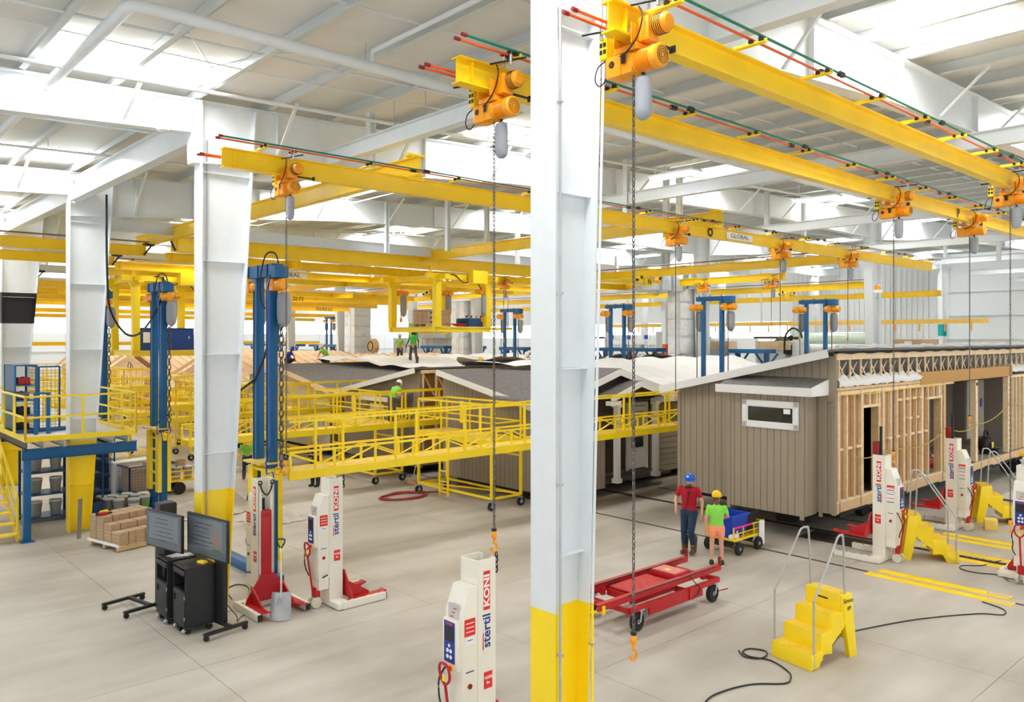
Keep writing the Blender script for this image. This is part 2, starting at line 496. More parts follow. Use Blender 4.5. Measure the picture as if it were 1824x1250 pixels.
# columns ------------------------------------------------------------------
def column(name_label, u, v, d0, d1, ytop=2.35, band=None, fw=.34, ztop_=None, sgn=1):
    zt = ztop_ or ztop(u) - .02
    t = Thing('steel_column', name_label, 'column', (u, v, 0), 0 if sgn > 0 else PI, group='white steel building columns')
    def seg(z0, z1, m, suf):
        a, b = d0 + (d1 - d0) * z0 / zt, d0 + (d1 - d0) * z1 / zt
        t.box('near_flange', (.012, 0, (z0 + z1) / 2), (.024, fw, z1 - z0), m, label=suf)
        t.mb('web', MB().prism([(.02, -.008, z0), (a, -.008, z0), (b, -.008, z1), (.02, -.008, z1)], (0, .016, 0)), m, label=suf)
        t.mb('far_flange', MB().prism([(a, -fw / 2, z0), (a + .02, -fw / 2, z0), (b + .02, -fw / 2, z1), (b, -fw / 2, z1)], (0, fw, 0)), m, label=suf)
    seg(.02, ytop, M_yel, 'yellow painted lower length'); 
    if band:
        seg(ytop, band[0], M_white, None); seg(band[0], band[1], band[2], 'painted colour band'); seg(band[1], zt, M_white, None)
    else:
        seg(ytop, zt, M_white, None)
    t.box('base_plate', ((d0 + .02) / 2, 0, .01), (d0 + .12, fw + .06, .02), M_steel)
    for z in (1.2, 2.9, 4.7, 6.4, 8.0):
        dd = d0 + (d1 - d0) * z / zt
        if z < zt - .5: t.box('stiffener', (dd / 2 + .01, -.05, z), (dd - .02, .08, .01), M_yel if z < ytop else M_white)
    return t
c0 = column('big white steel column with yellow foot, nearest the camera at centre', UC[0], FR[1], .40, .66, 2.40)
c2 = column('white and yellow steel column behind the black monitor carts', 5.5, FR[2], .46, 1.02, 2.22)
c1 = column('white and yellow steel column rising through the blue mezzanine', UC[0], FR[3], .48, 1.05, 2.35)
column('white steel column with a black band at the left edge', UC[0], FR[4], .5, 1.25, 2.35, (5.5, 6.55, M_black))
column('white steel column behind the framed house carrying an orange beacon', UC[1], FR[2], .55, 1.0, 2.35, sgn=-1)
column('white steel column beside the wrapped air duct', UC[1], FR[3], .5, .95, 2.35, sgn=-1)
column('distant white steel column behind the hanging platform', UC[1], FR[5], .5, .9, 2.35, sgn=-1)
column('white steel column with an orange band by the lumber stack', UC[1] + 8, FR[4], .4, .5, 2.35, (3.4, 4.6, mat('orange_band', (228, 96, 30), .5)))
column('white steel column with a teal band at the far right', 65.3, FR[3], .6, 1.0, 2.35, (5.15, 6.05, M_teal), sgn=-1)
column('slim white steel column with a green band behind the roof crew', UC[1] + 1, FR[6], .5, .7, 2.35, (5.0, 6.1, mat('green_band', (120, 200, 120), .5)), sgn=-1)
for i, (u, v) in enumerate([(UC[0], FR[5]), (UC[0], FR[6]), (UC[0], FR[7]), (UC[1], FR[4]), (UC[1], FR[7]), (UC[1], FR[8]), (UC[2], FR[4]), (UC[2], FR[5]), (UC[2], FR[6]), (UC[2], FR[7]), (UC[2], FR[2])]):
    column(['white column far left beyond the raw timber houses', 'white column far left beside the blue rack row', 'white column at the far left near the end wall', 'white column behind the blue lift masts at mid right',
            'white column left of the wrapped duct in the distance', 'white column before the far end wall, centre', 'white column at the right wall behind the rolls', 'white column at the right wall by the dock door',
            'white column at the right wall further left', 'white column at the right wall in the far corner', 'white column at the right wall nearest the camera'][i], u, v, .45, .9, 2.35, sgn=1 if u < 10 else -1)
# conduits and outlet boxes on the two near columns
def outlet(lbl, loc, pipe_m, ztop_, rz=0):
    t = Thing('outlet_conduit', lbl, 'conduit', loc, rz)
    t.rod('pipe', (0, 0, 1.3), (0, 0, ztop_), .014, pipe_m)
    t.box('outlet_box', (0, 0, 1.2), (.07, .1, .17), M_steel, bevel=.008)
    for z in (1.16, 1.24): t.rod('socket', (-.037, 0, z), (-.043, 0, z), .022, M_lwhite)
    for z in (2.0, 3.6, 5.4, 7.2):
        if z < ztop_: t.box('pipe_strap', (0, 0, z), (.045, .05, .02), M_steel)
    return t
outlet('grey conduit with outlet box on the near corner of the central column', (UC[0] + .03, FR[1] - .2, .02), M_steel, 8.9)
t = outlet('slim pipe with grey outlet box on the right edge of the central column', (UC[0] + .47, FR[1] - .21, .02), M_yel, 2.4)
t.rod('pipe', (0, 0, 2.4), (.2, 0, 8.9), .014, M_white)
t = Thing('conduit', 'grey conduit running down the column behind the monitor carts', 'conduit', (UC[0] + .3, FR[2] - .04, 0))
t.rod('pipe', (0, 0, .9), (0, 0, 8.6), .013, M_steel)
# white eave struts between column heads
for k, (a, b) in enumerate([(FR[2], FR[3]), (FR[3], FR[4]), (FR[4], FR[5])]):
    t = tagged('strut_beam', MB().ibeam((5.5, a + .05, 8.8), (5.5, b - .05, 8.8), .55, .24).mesh('strut', M_white),
               ['white strut beam between the two left columns', 'white strut beam left of the mezzanine column', 'white strut beam at the far left column'][k], 'beam')
# white carrier beams under the rafters (along Y)
for k in range(1, 8):
    u = 8.1 * k - (.2 if k > 3 else 0)
    o = tagged('carrier_beam', MB().ibeam((u, VMIN, 8.62), (u, 15.6, 8.62), .30, .2).mesh('carrier', M_white),
               'white carrier beam under the roof, %s from the left' % ['first', 'second', 'third', 'fourth', 'fifth', 'sixth', 'seventh'][k - 1], 'beam', 'white carrier beams over the near crane bay')
for k, v in enumerate((24.2, 33.0, 41.7, 50.4)):
    b = MB()
    for u in (UC[1] - 9, ): b.ibeam((6, v, 8.2), (33, v, 8.2), .35, .2)
    tagged('carrier_beam', b.mesh('carrier', M_white), 'long white runway beam in the far bays, %s' % ['nearest', 'second back', 'third back', 'furthest back'][k], 'beam')
# hangers
for i, (u, v) in enumerate([(16.2, 13.4), (18.5, 13.4), (16.2, 21), (24.5, 14.17), (27, 14.17), (34, 10), (24.5, 22.8), (40.9, 14.3), (8.6, 22.8), (15, 22.8), (21, 22.8)]):
    tagged('hanger_post', MB().ibeam((u, v, 7.88), (u, v, ztop(u)), .14, .14, up=(1, 0, 0)).mesh('hanger', M_white),
           'short white hanger post ' + ['left of the duct branch', 'right of the post pair at centre', 'over the hanging platform', 'above the maker plate', 'beside it above the second hoist of the O crane', 'near the letter P', 'behind the central column', 'right of the beacon column', 'above the left cross girder', 'above the long rear crane beam', 'left of the central column'][i], 'post', 'hanger posts under the roof girders')

# pipes under the roof --------------------------------------------------------
def pipe(lbl, pts, r, drops=()):
    t = Thing('sprinkler_pipe', lbl, 'pipe', (0, 0, 0))
    t.mb('pipe', MB().tube(pts, r, 10), M_white)
    for d in drops: t.rod('hanger_rod', d, (d[0], d[1], ztop(d[0]) + .1), .006, M_steel)
    return t
pipe('thick white main sprinkler pipe with elbow across the near roof', [(3.1, 34, 9.0), (3.1, 22, 9.03), (3.1, 10.45, 9.07), (3.14, 10.34, 9.07), (3.25, 10.3, 9.07), (14, 10.3, 9.07), (34, 10.3, 9.2), (60, 10.3, 9.6)], .085,
     [(6.4, 10.3, 9.1), (12, 10.3, 9.1), (18, 10.3, 9.1), (24, 10.3, 9.1), (3.1, 16, 9), (3.1, 22, 9)])
pipe('white branch pipe rising from the main near the second crane', [(6.5, 10.3, 9.1), (6.5, 10.25, 9.3), (6.5, 2, 9.3)], .035, [(6.5, 6, 9.3)])
for i, (v, z, r) in enumerate([(13.35, 9.0, .035), (11.6, 9.2, .022), (9.2, 9.25, .018), (7.6, 9.2, .03), (16.8, 9.0, .025), (19.6, 9.0, .03), (25.3, 9.0, .03), (3.2, 9.15, .04), (30, 9.0, .03), (36, 9, .03)]):
    zz = lambda u: z - .05 + .034 * u
    pipe('thin white pipe under the roof, %s' % ['left of the first hoist', 'just behind the thick main', 'between thick main and second crane', 'over the second crane', 'in the second bay, near side',
         'in the second bay, far side', 'in the third bay', 'at the top right corner', 'over the middle house', 'over the far houses'][i], [(-4, v, zz(-4)), (10, v, zz(10)), (62, v, zz(62))], r,
         [(u, v, zz(u)) for u in (4.2, 9.6, 15, 20.5, 26)])
pipe('bent white conduit drop near the roof at top left', [(-2, 12.4, 9.2), (6.2, 12.4, 9.32), (6.6, 12.2, 9.25), (7.0, 12.4, 9.36), (15, 12.4, 9.6)], .014)
pipe('grey conduit bent around the purlins by the skylights', [(4.2, 11.4, 9.3), (5.0, 12.6, 9.3), (5.4, 11.4, 9.3), (6.2, 10.9, 9.35), (9.0, 10.9, 9.45)], .014)
for i, (u, v0, v1) in enumerate([(9.6, 2, 14), (19.7, 2, 14), (13.7, 15, 30), (25, 15, 30)]):
    pipe('thin white cross pipe under the roof, %s' % ['left of the first big crane hoist', 'right of the second crane', 'over the middle houses', 'behind the crane marked O'][i], [(u, v0, ztop(u) - .15), (u, v1, ztop(u) - .15)], .02)
t = Thing('smoke_detector', 'round white detector under the left roof girder', 'detector', (4.75, 14.1, 8.55))
t.mb('body', MB().lathe([(.02, .06), (.09, .05), (.1, .0), (.06, -.04), (.02, -.05)], n=14), M_white)

# lamps -----------------------------------------------------------------------
hang_lbl = ['over the second crane hoist', 'over the first crane beam', 'right of the central column', 'above the crane marked O', 'left of the chain behind the central column', 'behind the hanging platform beams', 'above the wrapped duct', 'between the two left columns', 'far behind the crane marked O', 'over the roof crew', 'over the beige gabled house', 'high at the right, second crane bay', 'high at the right beside the thick pipe', 'far right beyond the lift columns', 'furthest right near the teal band', 'over the film rolls', 'left over the raw timber houses', 'far behind the hanging platform']
fix = [(8.45, 12.1, 8.75), (8.8, 6.8, 8.85), (15.4, 11.3, 8.8), (20.9, 10.6, 8.8), (15.4, 24, 8.6), (20.8, 22.3, 8.6), (28, 10.6, 8.9), (9, 24, 8.6), (28, 22, 8.6), (20.8, 31, 8.6), (14, 33, 8.6), (36, 6.8, 9), (36, 10.6, 9), (44, 10, 9), (52, 12, 9), (44, 22, 9), (9, 33, 8.6), (28, 33, 8.6)]
for i, (u, v, z) in enumerate(fix):
    t = Thing('strip_lamp', 'hanging tube lamp ' + hang_lbl[i], 'lamp', (u, v, z), group='hanging tube lamps')
    t.box('housing', (0, 0, .05), (.42, 1.3, .05), M_white, bevel=.01)
    for q in range(4): t.rod('tube', (-.15 + q * .1, -.6, 0), (-.15 + q * .1, .6, 0), .016, M_tube)
    for s_ in (-1, 1):
        t.rod('hanger_wire', (0, s_ * .5, .07), (0, s_ * .5, ztop(u) + .1 - z), .005, M_steel)
    t.box('ballast', (0, .55, .1), (.1, .14, .07), M_black)

# ================================================================== CRANES
ZB = 7.6                                             # underside of runway beams
def runway(lbl, axis, a0, a1, c, h=.27, z=ZB, brackets=0, bars=True, near=-1, stop=None, bw=.15, sign=None, bcount=99):
    """yellow I-beam along X ('u') or Y ('v') at cross position c"""
    T = Thing('crane_runway', lbl, 'crane beam', (0, 0, 0))
    P = (lambda s, o, zz: (s, c + o, zz)) if axis == 'u' else (lambda s, o, zz: (c + o, s, zz))
    T.mb('beam', MB().ibeam(P(a0, 0, z + h / 2), P(a1, 0, z + h / 2), h, bw, .016, .01), M_yel2)
    T.mb('end_plate', MB().bar(P(a0 + .18, 0, z + .03), P(a0 + .18, 0, z + h - .03), .12, .012, up=(1, 0, 0) if axis == 'u' else (0, 1, 0)), M_yel2)
    top = z + h
    if axis == 'v':
        for fv in FR:
            if a0 + .5 < fv < a1 and fv > 16: T.box('hanger', P(fv, 0, (top + 8.6) / 2), (.12, .12, 8.6 - top), M_white, label='white hanger')
    if brackets:
        s = a0 + .55; n = 0
        while s < a1 and n < bcount:
            b = MB(); b.bar(P(s, -near * .02, top + .03), P(s, near * .36, top + .03), .06, .008); b.bar(P(s + .03, -near * .02, top + .05), P(s + .03, near * .36, top + .05), .008, .05)
            T.mb('bracket', b, M_yel)
            for o in (.2, .31):
                T.box('insulator', P(s, near * o, top + .065), (.05, .03, .04) if axis == 'u' else (.03, .05, .04), M_black)
            s += brackets; n += 1
    if bars:
        for o, m, nm, dz in ((.31, M_green, 'green_conductor_bar', .1), (.2, M_orbar, 'orange_conductor_bar', .09)):
            T.rod(nm, P(a0 - .12 if bars == 1 else a0, near * o, top + dz), P(a1, near * o, top + dz), .014, m)
            T.rod('bar_cap', P(a0 - .17, near * o, top + dz), P(a0 - .11, near * o, top + dz), .02, M_dred)
        if brackets:
            for k in range(1, int((a1 - a0) / 3)):
                for o in (.31, .2):
                    T.box('bar_joint', P(a0 + k * 3 + o * 2, near * o, top + .095), (.12, .045, .05) if axis == 'u' else (.045, .12, .05), M_black)
    if bars == 1 and brackets:
        for dz in (0, .1):
            T.rod('orange_conductor_bar', P(a0 - .22, -near * (.16 + dz), top - .1), P(a0 + 1.1, -near * (.16 + dz), top - .1), .014, M_orbar)
            T.rod('bar_cap', P(a0 - .27, -near * (.16 + dz), top - .1), P(a0 - .21, -near * (.16 + dz), top - .1), .02, M_dred)
    if stop:
        for s, d in ((a0, 1), (a1, -1)):
            if stop in ('both', 'a0') and s == a0 or stop in ('both', 'a1') and s == a1:
                T.bar('rubber_stop', P(s + .1 * d, near * .09, z + .02), P(s - .12 * d, near * .09, z + h), .05, .05, M_black)
                T.box('stop_bracket', P(s - .06 * d, near * .04, z + h + .04), (.3, .2, .08) if axis == 'u' else (.2, .3, .08), M_black)
    return T, P
r1, P1 = runway('nearest yellow crane beam at the top right with green and orange bars', 'u', 5.16, 58, 4.47, brackets=1.37, bcount=22)
rP, PP = runway('yellow crane beam marked P running behind the central column', 'u', 5.05, 58, 6.41, brackets=1.55, bcount=20)
rO, PO = runway('yellow crane beam marked O over the walkways, ending mid right', 'u', 4.9, 32.9, 11.97, h=.30, brackets=1.9, bcount=16)
UX = tmat((1, 0, 0), (0, -1, 0))                     # lettering on faces that look towards -Y
LX = tmat((0, -1, 0), (-1, 0, 0))                    # lettering on faces that look towards -X
rP.text('letter', 'P', .26, (19.05, 6.40 - .012, ZB + .135), UX, M_lblack, font_bold=.008)
rO.text('letter', 'O', .30, (17.85, 11.96 - .012, ZB + .15), UX, M_lblack, font_bold=.01)
rO.box('maker_plate', (19.25, 11.955 - .006, ZB + .15), (1.3, .006, .19), M_lwhite)
rO.text('maker_lettering', 'GLOBAL', .16, (19.25, 11.955 - .012, ZB + .155), UX, M_lblack, sx=1.5)

# yellow cross girders along Y that carry the runways
for i, (u, v0, v1, z, h) in enumerate([(8.45, 11.75, 27.5, 7.92, .36), (17.9, 11.6, 26, 7.92, .36)]):
    T = Thing('cross_girder', ['deep yellow cross girder left of the second chain', 'deep yellow cross girder behind the crane marked O'][i], 'crane beam', (0, 0, 0))
    T.mb('beam', MB().ibeam((u, v0, z + h / 2), (u, v1, z + h / 2), h, .2, .02, .012), M_yel2)
    T.box('clamp', (u, v0 + .22, z - .03), (.34, .2, .06), M_yel)
    T.box('top_clamp', (u, v0 + .2, z + h + .03), (.34, .16, .05), M_yel)
    for vv in (13.4, 21.0): T.mb('hanger', MB().ibeam((u, vv, z + h), (u, vv, ztop(u)), .14, .14, up=(1, 0, 0)), M_white, label='white hanger')

# B-direction runways (along Y) in the far right half
specs = [(27.0, 12.3, 44, 7.58, .32, 'with a green bar, behind the crane marked O'), (32.5, 17.9, 50, 7.55, .32, 'ending in mid air above the wrapped duct'), (41.0, 17.7, 60, 7.55, .34, 'ending left of the beacon column'),
         (52.0, 18.4, 70, 7.55, .36, 'furthest right, ending before the teal banded column'), (13.5, 26, 60, 7.5, .3, 'behind the hanging platform on the left'), (20, 29, 62, 7.5, .3, 'behind the roof crew'),
         (16.5, 38, 70, 7.3, .3, 'over the raw timber houses'), (24, 40, 74, 7.3, .3, 'over the far timber houses')]
for i, (u, v0, v1, z, h, l) in enumerate(specs):
    T, P = runway('yellow runway beam crossing the hall ' + l, 'v', v0, v1, u, h=h, z=z, brackets=0, bars=(2 if i in (0, 2) else 0), near=-1, bw=.18)
    for q in range(int((v1 - v0) / 4)):
        T.box('splice_plate', (u, v0 + 1 + q * 4, z + h + .02), (.24, .5, .03), M_yel)
# A-direction runways (along X) further back
specs = [(26.1, -6, 8.3, 7.55, .32, 'upper one at the left edge', 'a1'), (29.7, -6, 8.4, 7.5, .32, 'lower one at the left edge', 'a1'), (24.8, 8.6, 33, 7.62, .50, 'long, above the hanging platform', 'a0'),
         (27.0, 9.2, 33, 7.5, .3, 'long, behind the hanging platform', None), (31.8, 9, 33, 7.55, .3, 'with the maker plate, left centre', None), (34, 8.9, 31, 7.5, .3, 'behind the maker plate beam', None),
         (38, -5, 7.8, 7.45, .3, 'left edge, third row', 'a1'), (42.4, 5.8, 30, 7.4, .3, 'mid left, fourth row', 'a0'), (48, -4, 30, 7.4, .3, 'far left, fifth row', None), (53, -4, 34, 7.3, .3, 'far left, sixth row', None),
         (59, -4, 36, 7.2, .3, 'far left, seventh row', None), (66, -4, 40, 6.9, .3, 'far left, eighth row', None), (74, -6, 40, 6.7, .3, 'far left, last row', None), (84, -6, 46, 4.3, .35, 'low one before the far end wall', None),
         (45.2, 9, 30, 7.2, .28, 'mid left, marked T7', None), (40.2, 9, 28, 7.0, .28, 'mid left, marked 22 F2', None), (50.5, 9, 30, 6.9, .28, 'mid left, marked D2 K2 L2', None)]
for i, (v, u0, u1, z, h, l, st) in enumerate(specs):
    T, P = runway('yellow crane beam in the far bays, ' + l, 'u', u0, u1, v, h=h, z=z, brackets=(2.4 if i in (0, 2, 4) else 0), bars=(2 if i in (0, 2, 4, 6, 8, 10) else 0), near=-1, stop=st, bw=.18)
    def put(txt, u, size=.3, plate=False):
        if plate:
            T.box('maker_plate', (u, v - .02, z + h / 2), (1.5 * size / .2, .006, h * .75), M_lwhite)
        T.text('lettering', txt, size, (u, v - .03, z + h / 2), UX, M_lblack, sx=1.3 if plate else 1)
    if i == 4: put('GLOBAL', 15.9, .24, True)
    if i == 14: put('T7', 25, .3)
    if i == 15: put('22 F2', 20.7, .3)
    if i == 16: put('D2 K2 L2', 28.0, .32)
    if i == 10: put('E', 27, .3)

# ------------------------------------------------------------------ hoists
def link_chain(x, y, z0, z1, pitch=.05, r=.0065, w=.014):
    """a run of interlocked links, alternating by 90 degrees"""
    b = MB(); z = z0; k = 0
    while z > z1:
        n = 8; pts = []
        for i in range(n):
            a = 2 * PI * i / n; c, s = math.cos(a) * w, math.sin(a) * pitch * .62
            pts.append((x + (c if k % 2 else 0), y + (0 if k % 2 else c), z - pitch / 2 + s))
        b.tube(pts, r, 4, True); z -= pitch; k += 1
    return b
def hook_mesh(x, y, z):
    b = MB(); pts = []
    for i in range(13):
        a = R(110 - i * 25); pts.append((x + math.cos(a) * .045, y + math.cos(a) * .0, z - .2 + math.sin(a) * .05))
    b.tube([(x, y, z - .09)] + pts, .014, 7)
    return b
HOISTS = []
def hoist(lbl, u, v, z_under, hook_z, detail=True, body_sgn=-1, rz=0, group='orange chain hoists on the crane beams'):
    T = Thing('chain_hoist', lbl, 'hoist', (u, v, z_under), rz, group=group)
    o = M_org
    # trolley side plates and wheels gripping the beam flange
    for s in (-1, 1):
        T.box('trolley_plate', (0, s * .11, .02), (.3, .012, .2), o, bevel=.004)
        for x in (-.09, .09):
            T.mb('trolley_wheel', MB().cyl((x, s * .10, .045), (x, s * .06, .045), .04, n=12), M_steel)
    T.box('trolley_frame', (0, 0, -.1), (.2, .3, .06), o, bevel=.01)
    # drive motor beside the beam (near side)
    T.box('drive_box', (.02, -.19, .06), (.17, .13, .24), o, bevel=.02)
    b = MB(); b.lathe([(.0, -.42), (.07, -.415), (.095, -.39), (.1, -.36), (.1, -.25)], (.06, 0, .1), 16, 'Y')
    T.mb('drive_motor', b, o)
    if detail:
        for q in range(5): T.mb('cooling_slot', MB().torus((.06, -.27 - q * .022, .1), .102, .004, 16, 4, Matrix.Rotation(R(90), 3, 'X')), M_dark)
    # main body: gearbox + finned motor, axis along Y
    T.box('gearbox', (0, .16, -.24), (.22, .2, .22), o, bevel=.03)
    T.box('centre_housing', (0, 0, -.24), (.19, .14, .2), o, bevel=.02)
    b = MB().lathe([(.09, -.06), (.115, -.075), (.115, -.1), (.1, -.105), (.1, -.28), (.118, -.285), (.118, -.36), (.1, -.375), (.0, -.378)], (0, 0, -.23), 20, 'Y')
    T.mb('hoist_motor', b, o)
    if detail:
        for q in range(9): T.mb('motor_fin', MB().torus((0, -.12 - q * .018, -.23), .108, .004, 18, 4, Matrix.Rotation(R(90), 3, 'X')), o)
        for rr in (.03, .055, .08): T.mb('fan_grille', MB().torus((0, -.379, -.23), rr, .003, 16, 4, Matrix.Rotation(R(90), 3, 'X')), M_dark)
        T.mb('badge', MB().cyl((-.111, .17, -.22), (-.115, .17, -.22), .035, n=16), M_lblack)
        T.text('badge_letter', 'L', .05, (-.1165, .17, -.22), tmat((0, -1, 0), (-1, 0, 0)), M_lred)
        T.box('motor_label', (-.112, .02, -.2), (.002, .05, .09), M_lblack)
    # control box
    T.box('control_box', (-.02, .30, -.02), (.15, .1, .22), M_yel, bevel=.015)
    for a in (-.03, .03):
        for c in (-.035, .035): T.box('control_label', (-.097, .30 + a * .8, -.02 + c), (.003, .035, .045), M_dark)
    # collector arms and black bars
    T.rod('collector_bar', (.1, -.48, .33), (-.12, -.08, .30), .012, M_black)
    T.rod('collector_bar', (-.28, .42, .10), (.0, .12, .16), .012, M_black)
    for a in (-.2, -.32):
        T.rod('collector_post', (0, a, .26), (0, a, .42), .018, M_steel)
        T.box('collector_shoe', (0, a, .4), (.1, .03, .03), M_dred)
    for a in (.2, .3): T.rod('collector_post', (-.12, a, .06), (-.12, a, .18), .018, M_steel)
    T.rod('bumper_arm', (.08, -.13, 0), (.48, -.13, -.0), .014, M_black)
    T.box('bumper_pad', (.49, -.13, 0), (.02, .07, .07), M_black)
    T.mb('cable', MB().tube(smooth_path([(-.05, -.12, .3), (-.09, -.2, .18), (-.12, -.18, .0), (-.13, -.08, -.12), (-.1, .06, -.16), (-.08, .18, -.13), (-.05, .28, -.14)]), .009, 6), M_black)
    T.mb('cable', MB().tube(smooth_path([(-.04, .3, -.13), (-.1, .36, -.2), (-.1, .4, -.32), (-.06, .37, -.38), (-.03, .31, -.3), (-.03, .29, -.14)]), .007, 6), M_black)
    # chain bag
    b = MB(); n = 14
    b.lathe([(.03, -.37), (.062, -.39), (.068, -.46), (.068, -.7), (.058, -.77), (.03, -.8), (0, -.805)], (.03, -.12, 0), n, 'Z', 1.0, 1.35)
    T.mb('chain_bag', b, M_bag)
    T.rod('bag_chain', (.03, -.12, -.33), (.03, -.12, -.38), .02, M_dark)
    # chain and hook
    T.o.scale = (.88, .88, .88)
    hz = (hook_z - z_under) / .88 + .27
    if detail: T.mb('load_chain', link_chain(0, -.02, -.35, hz), M_chain)
    else: T.rod('load_chain', (0, -.02, -.35), (0, -.02, hz), .013, M_chain)
    T.mb('hook_block', MB().lathe([(.012, .02), (.03, .0), (.034, -.07), (.022, -.1), (0, -.105)], (0, -.02, hz), 10), o)
    T.mb('hook_collar', MB().cyl((0, -.02, hz + .03), (0, -.02, hz), .032, n=12), M_black)
    T.mb('hook', hook_mesh(0, -.02, hz), o)
    HOISTS.append(T)
    return T
hoist('orange chain hoist on the nearest crane beam, upper right of the central column', 5.48, 4.47, ZB, 2.17)
hoist('orange chain hoist on the crane beam left of the central column', 5.55, 6.41, ZB, 2.72)
hoist('orange chain hoist at the left end of the crane beam marked O', 5.95, 11.97, ZB, 2.8)
hoist('orange chain hoist at the right edge on the nearest crane beam', 15.75, 4.47, ZB, 1.6, detail=True)
hoist('orange chain hoist left of the letter P, its chain reaching the lift column', 15.66, 6.41, ZB, 2.6, detail=True)
hoist('orange chain hoist right of the letter P', 19.75, 6.41, ZB, 3.0, detail=False)
hoist('orange chain hoist left of the letter O, hook above the porch house', 16.35, 11.97, ZB, 3.45, detail=False)
hoist('orange chain hoist right of the GLOBAL plate'.replace('GLOBAL', 'maker'), 21.4, 11.97, ZB, 4.7, detail=False)
hoist('orange chain hoist near the right end of the crane beam marked O', 25.7, 11.97, ZB, 4.7, detail=False)
# hoists of the far bays
for i, (px_u, v, hz) in enumerate([(2.3, 53, 4.6), (6.5, 53, 4.6), (32.5, 18.6, 4.6), (32.5, 22.2, 5.0), (24.0, 27.0, 4.8), (12.5, 53, 4.6)]):
    hoist('small distant orange hoist, ' + ['left of the mezzanine column', 'right of the mezzanine column', 'over the framed house ridge', 'behind the wrapped duct', 'behind the central column', 'left of the hanging platform'][i], px_u, v, 7.3 if v > 50 else 7.5, hz, detail=False)

# travelling bridge end trucks
def end_truck(lbl, u, v, z, L=1.5, axis='u', letter=None):
    T = Thing('crane_end_truck', lbl, 'crane truck', (u, v, z), 0 if axis == 'u' else PI / 2)
    T.box('truck_beam', (0, 0, 0), (L, .12, .16), M_yel, bevel=.01)
    for s in (-1, 1):
        T.box('wheel_yoke', (s * (L / 2 - .12), 0, .12), (.22, .2, .14), M_yel, bevel=.01)
        T.mb('truck_wheel', MB().cyl((s * (L / 2 - .12), -.12, .14), (s * (L / 2 - .12), .12, .14), .07, n=14), M_dark)
        T.box('bumper', (s * (L / 2 + .03), 0, .03), (.06, .09, .09), M_black)
    T.box('panel', (-.2, -.14, -.05), (.42, .08, .36), M_yel, bevel=.01)
    T.mb('truck_motor', MB().cyl((.15, -.1, .02), (.5, -.1, .02), .06, n=14), M_org)
    if letter: T.text('letter', letter, .3, (-.2, -.184, -.05), UX, M_lblack, font_bold=.008)
    return T
end_truck('yellow crane truck marked N hanging from the cross runway', 27.0, 21.1, 7.40, letter='N')
end_truck('yellow crane truck under the runway left of the wrapped duct', 32.5, 25, 7.37)
end_truck('yellow crane truck on the far runway right of the duct', 41.0, 22.5, 7.37)
end_truck('yellow crane truck in front of the plate marked JM', 27.0, 36.2, 7.40, letter='JM')
end_truck('yellow crane truck on the runway near the blue mast at left centre', 14.2, 31.7, 7.95, axis='v')
end_truck('yellow crane truck on the runway right of the hanging platform', 25.0, 31.2, 7.9, axis='v')

# ------------------------------------------------------------------ hanging work platforms
def hanging_platform(lbl, u, v, wu, wv, zd, ztp, rz=0):
    T = Thing('hanging_platform', lbl, 'platform', (u, v, 0), rz)
    for x in (-wu / 2, wu / 2):
        for y in (-wv / 2, wv / 2):
            T.box('post', (x, y, (zd + ztp) / 2), (.26, .26, ztp - zd), M_yel, bevel=.015)
            T.box('post_cap', (x, y, ztp + .03), (.5, .4, .06), M_yel)
            T.mb('gusset', MB().prism([(x - .25, y - .1, ztp), (x + .25, y - .1, ztp), (x + .12, y - .1, ztp - .22), (x - .12, y - .1, ztp - .22)], (0, .2, 0)), M_yel)
    for y in (-wv / 2, wv / 2):
        T.bar('deck_beam', (-wu / 2 - .15, y, zd - .08), (wu / 2 + .15, y, zd - .08), .12, .22, M_yel)
        T.bar('top_beam', (-wu / 2 - .5, y, ztp + .16), (wu / 2 + .5, y, ztp + .16), .16, .2, M_yel)
    for x in (-wu / 2, wu / 2):
        T.bar('deck_beam', (x, -wv / 2, zd - .08), (x, wv / 2, zd - .08), .12, .2, M_yel)
        T.bar('top_beam', (x, -wv / 2 - .6, ztp + .14), (x, wv / 2 + .6, ztp + .14), .14, .16, M_yel)
    for x in (-wu / 2, wu / 2):
        for y in (-1.1, 1.1): T.box('suspension', (x, y, (ztp + 7.72) / 2 + .05), (.1, .12, 7.72 - ztp), M_yel)
    T.box('deck', (0, 0, zd), (wu + .2, wv + .2, .05), M_ydeck)
    T.box('control_panel', (wu * .22, -wv / 2 - .3, ztp + .18), (.75, .3, .5), M_yel, bevel=.02)
    T.mb('cable', MB().tube(smooth_path([(-wu / 2 + .4, -wv / 2, ztp + .1), (-.5, -wv / 2 - .1, ztp + .25), (0, -wv / 2 - .1, ztp - .05), (.5, -wv / 2 - .1, ztp + .1), (.9, -wv / 2 - .1, ztp - .3)]), .02, 6), M_black)
    return T
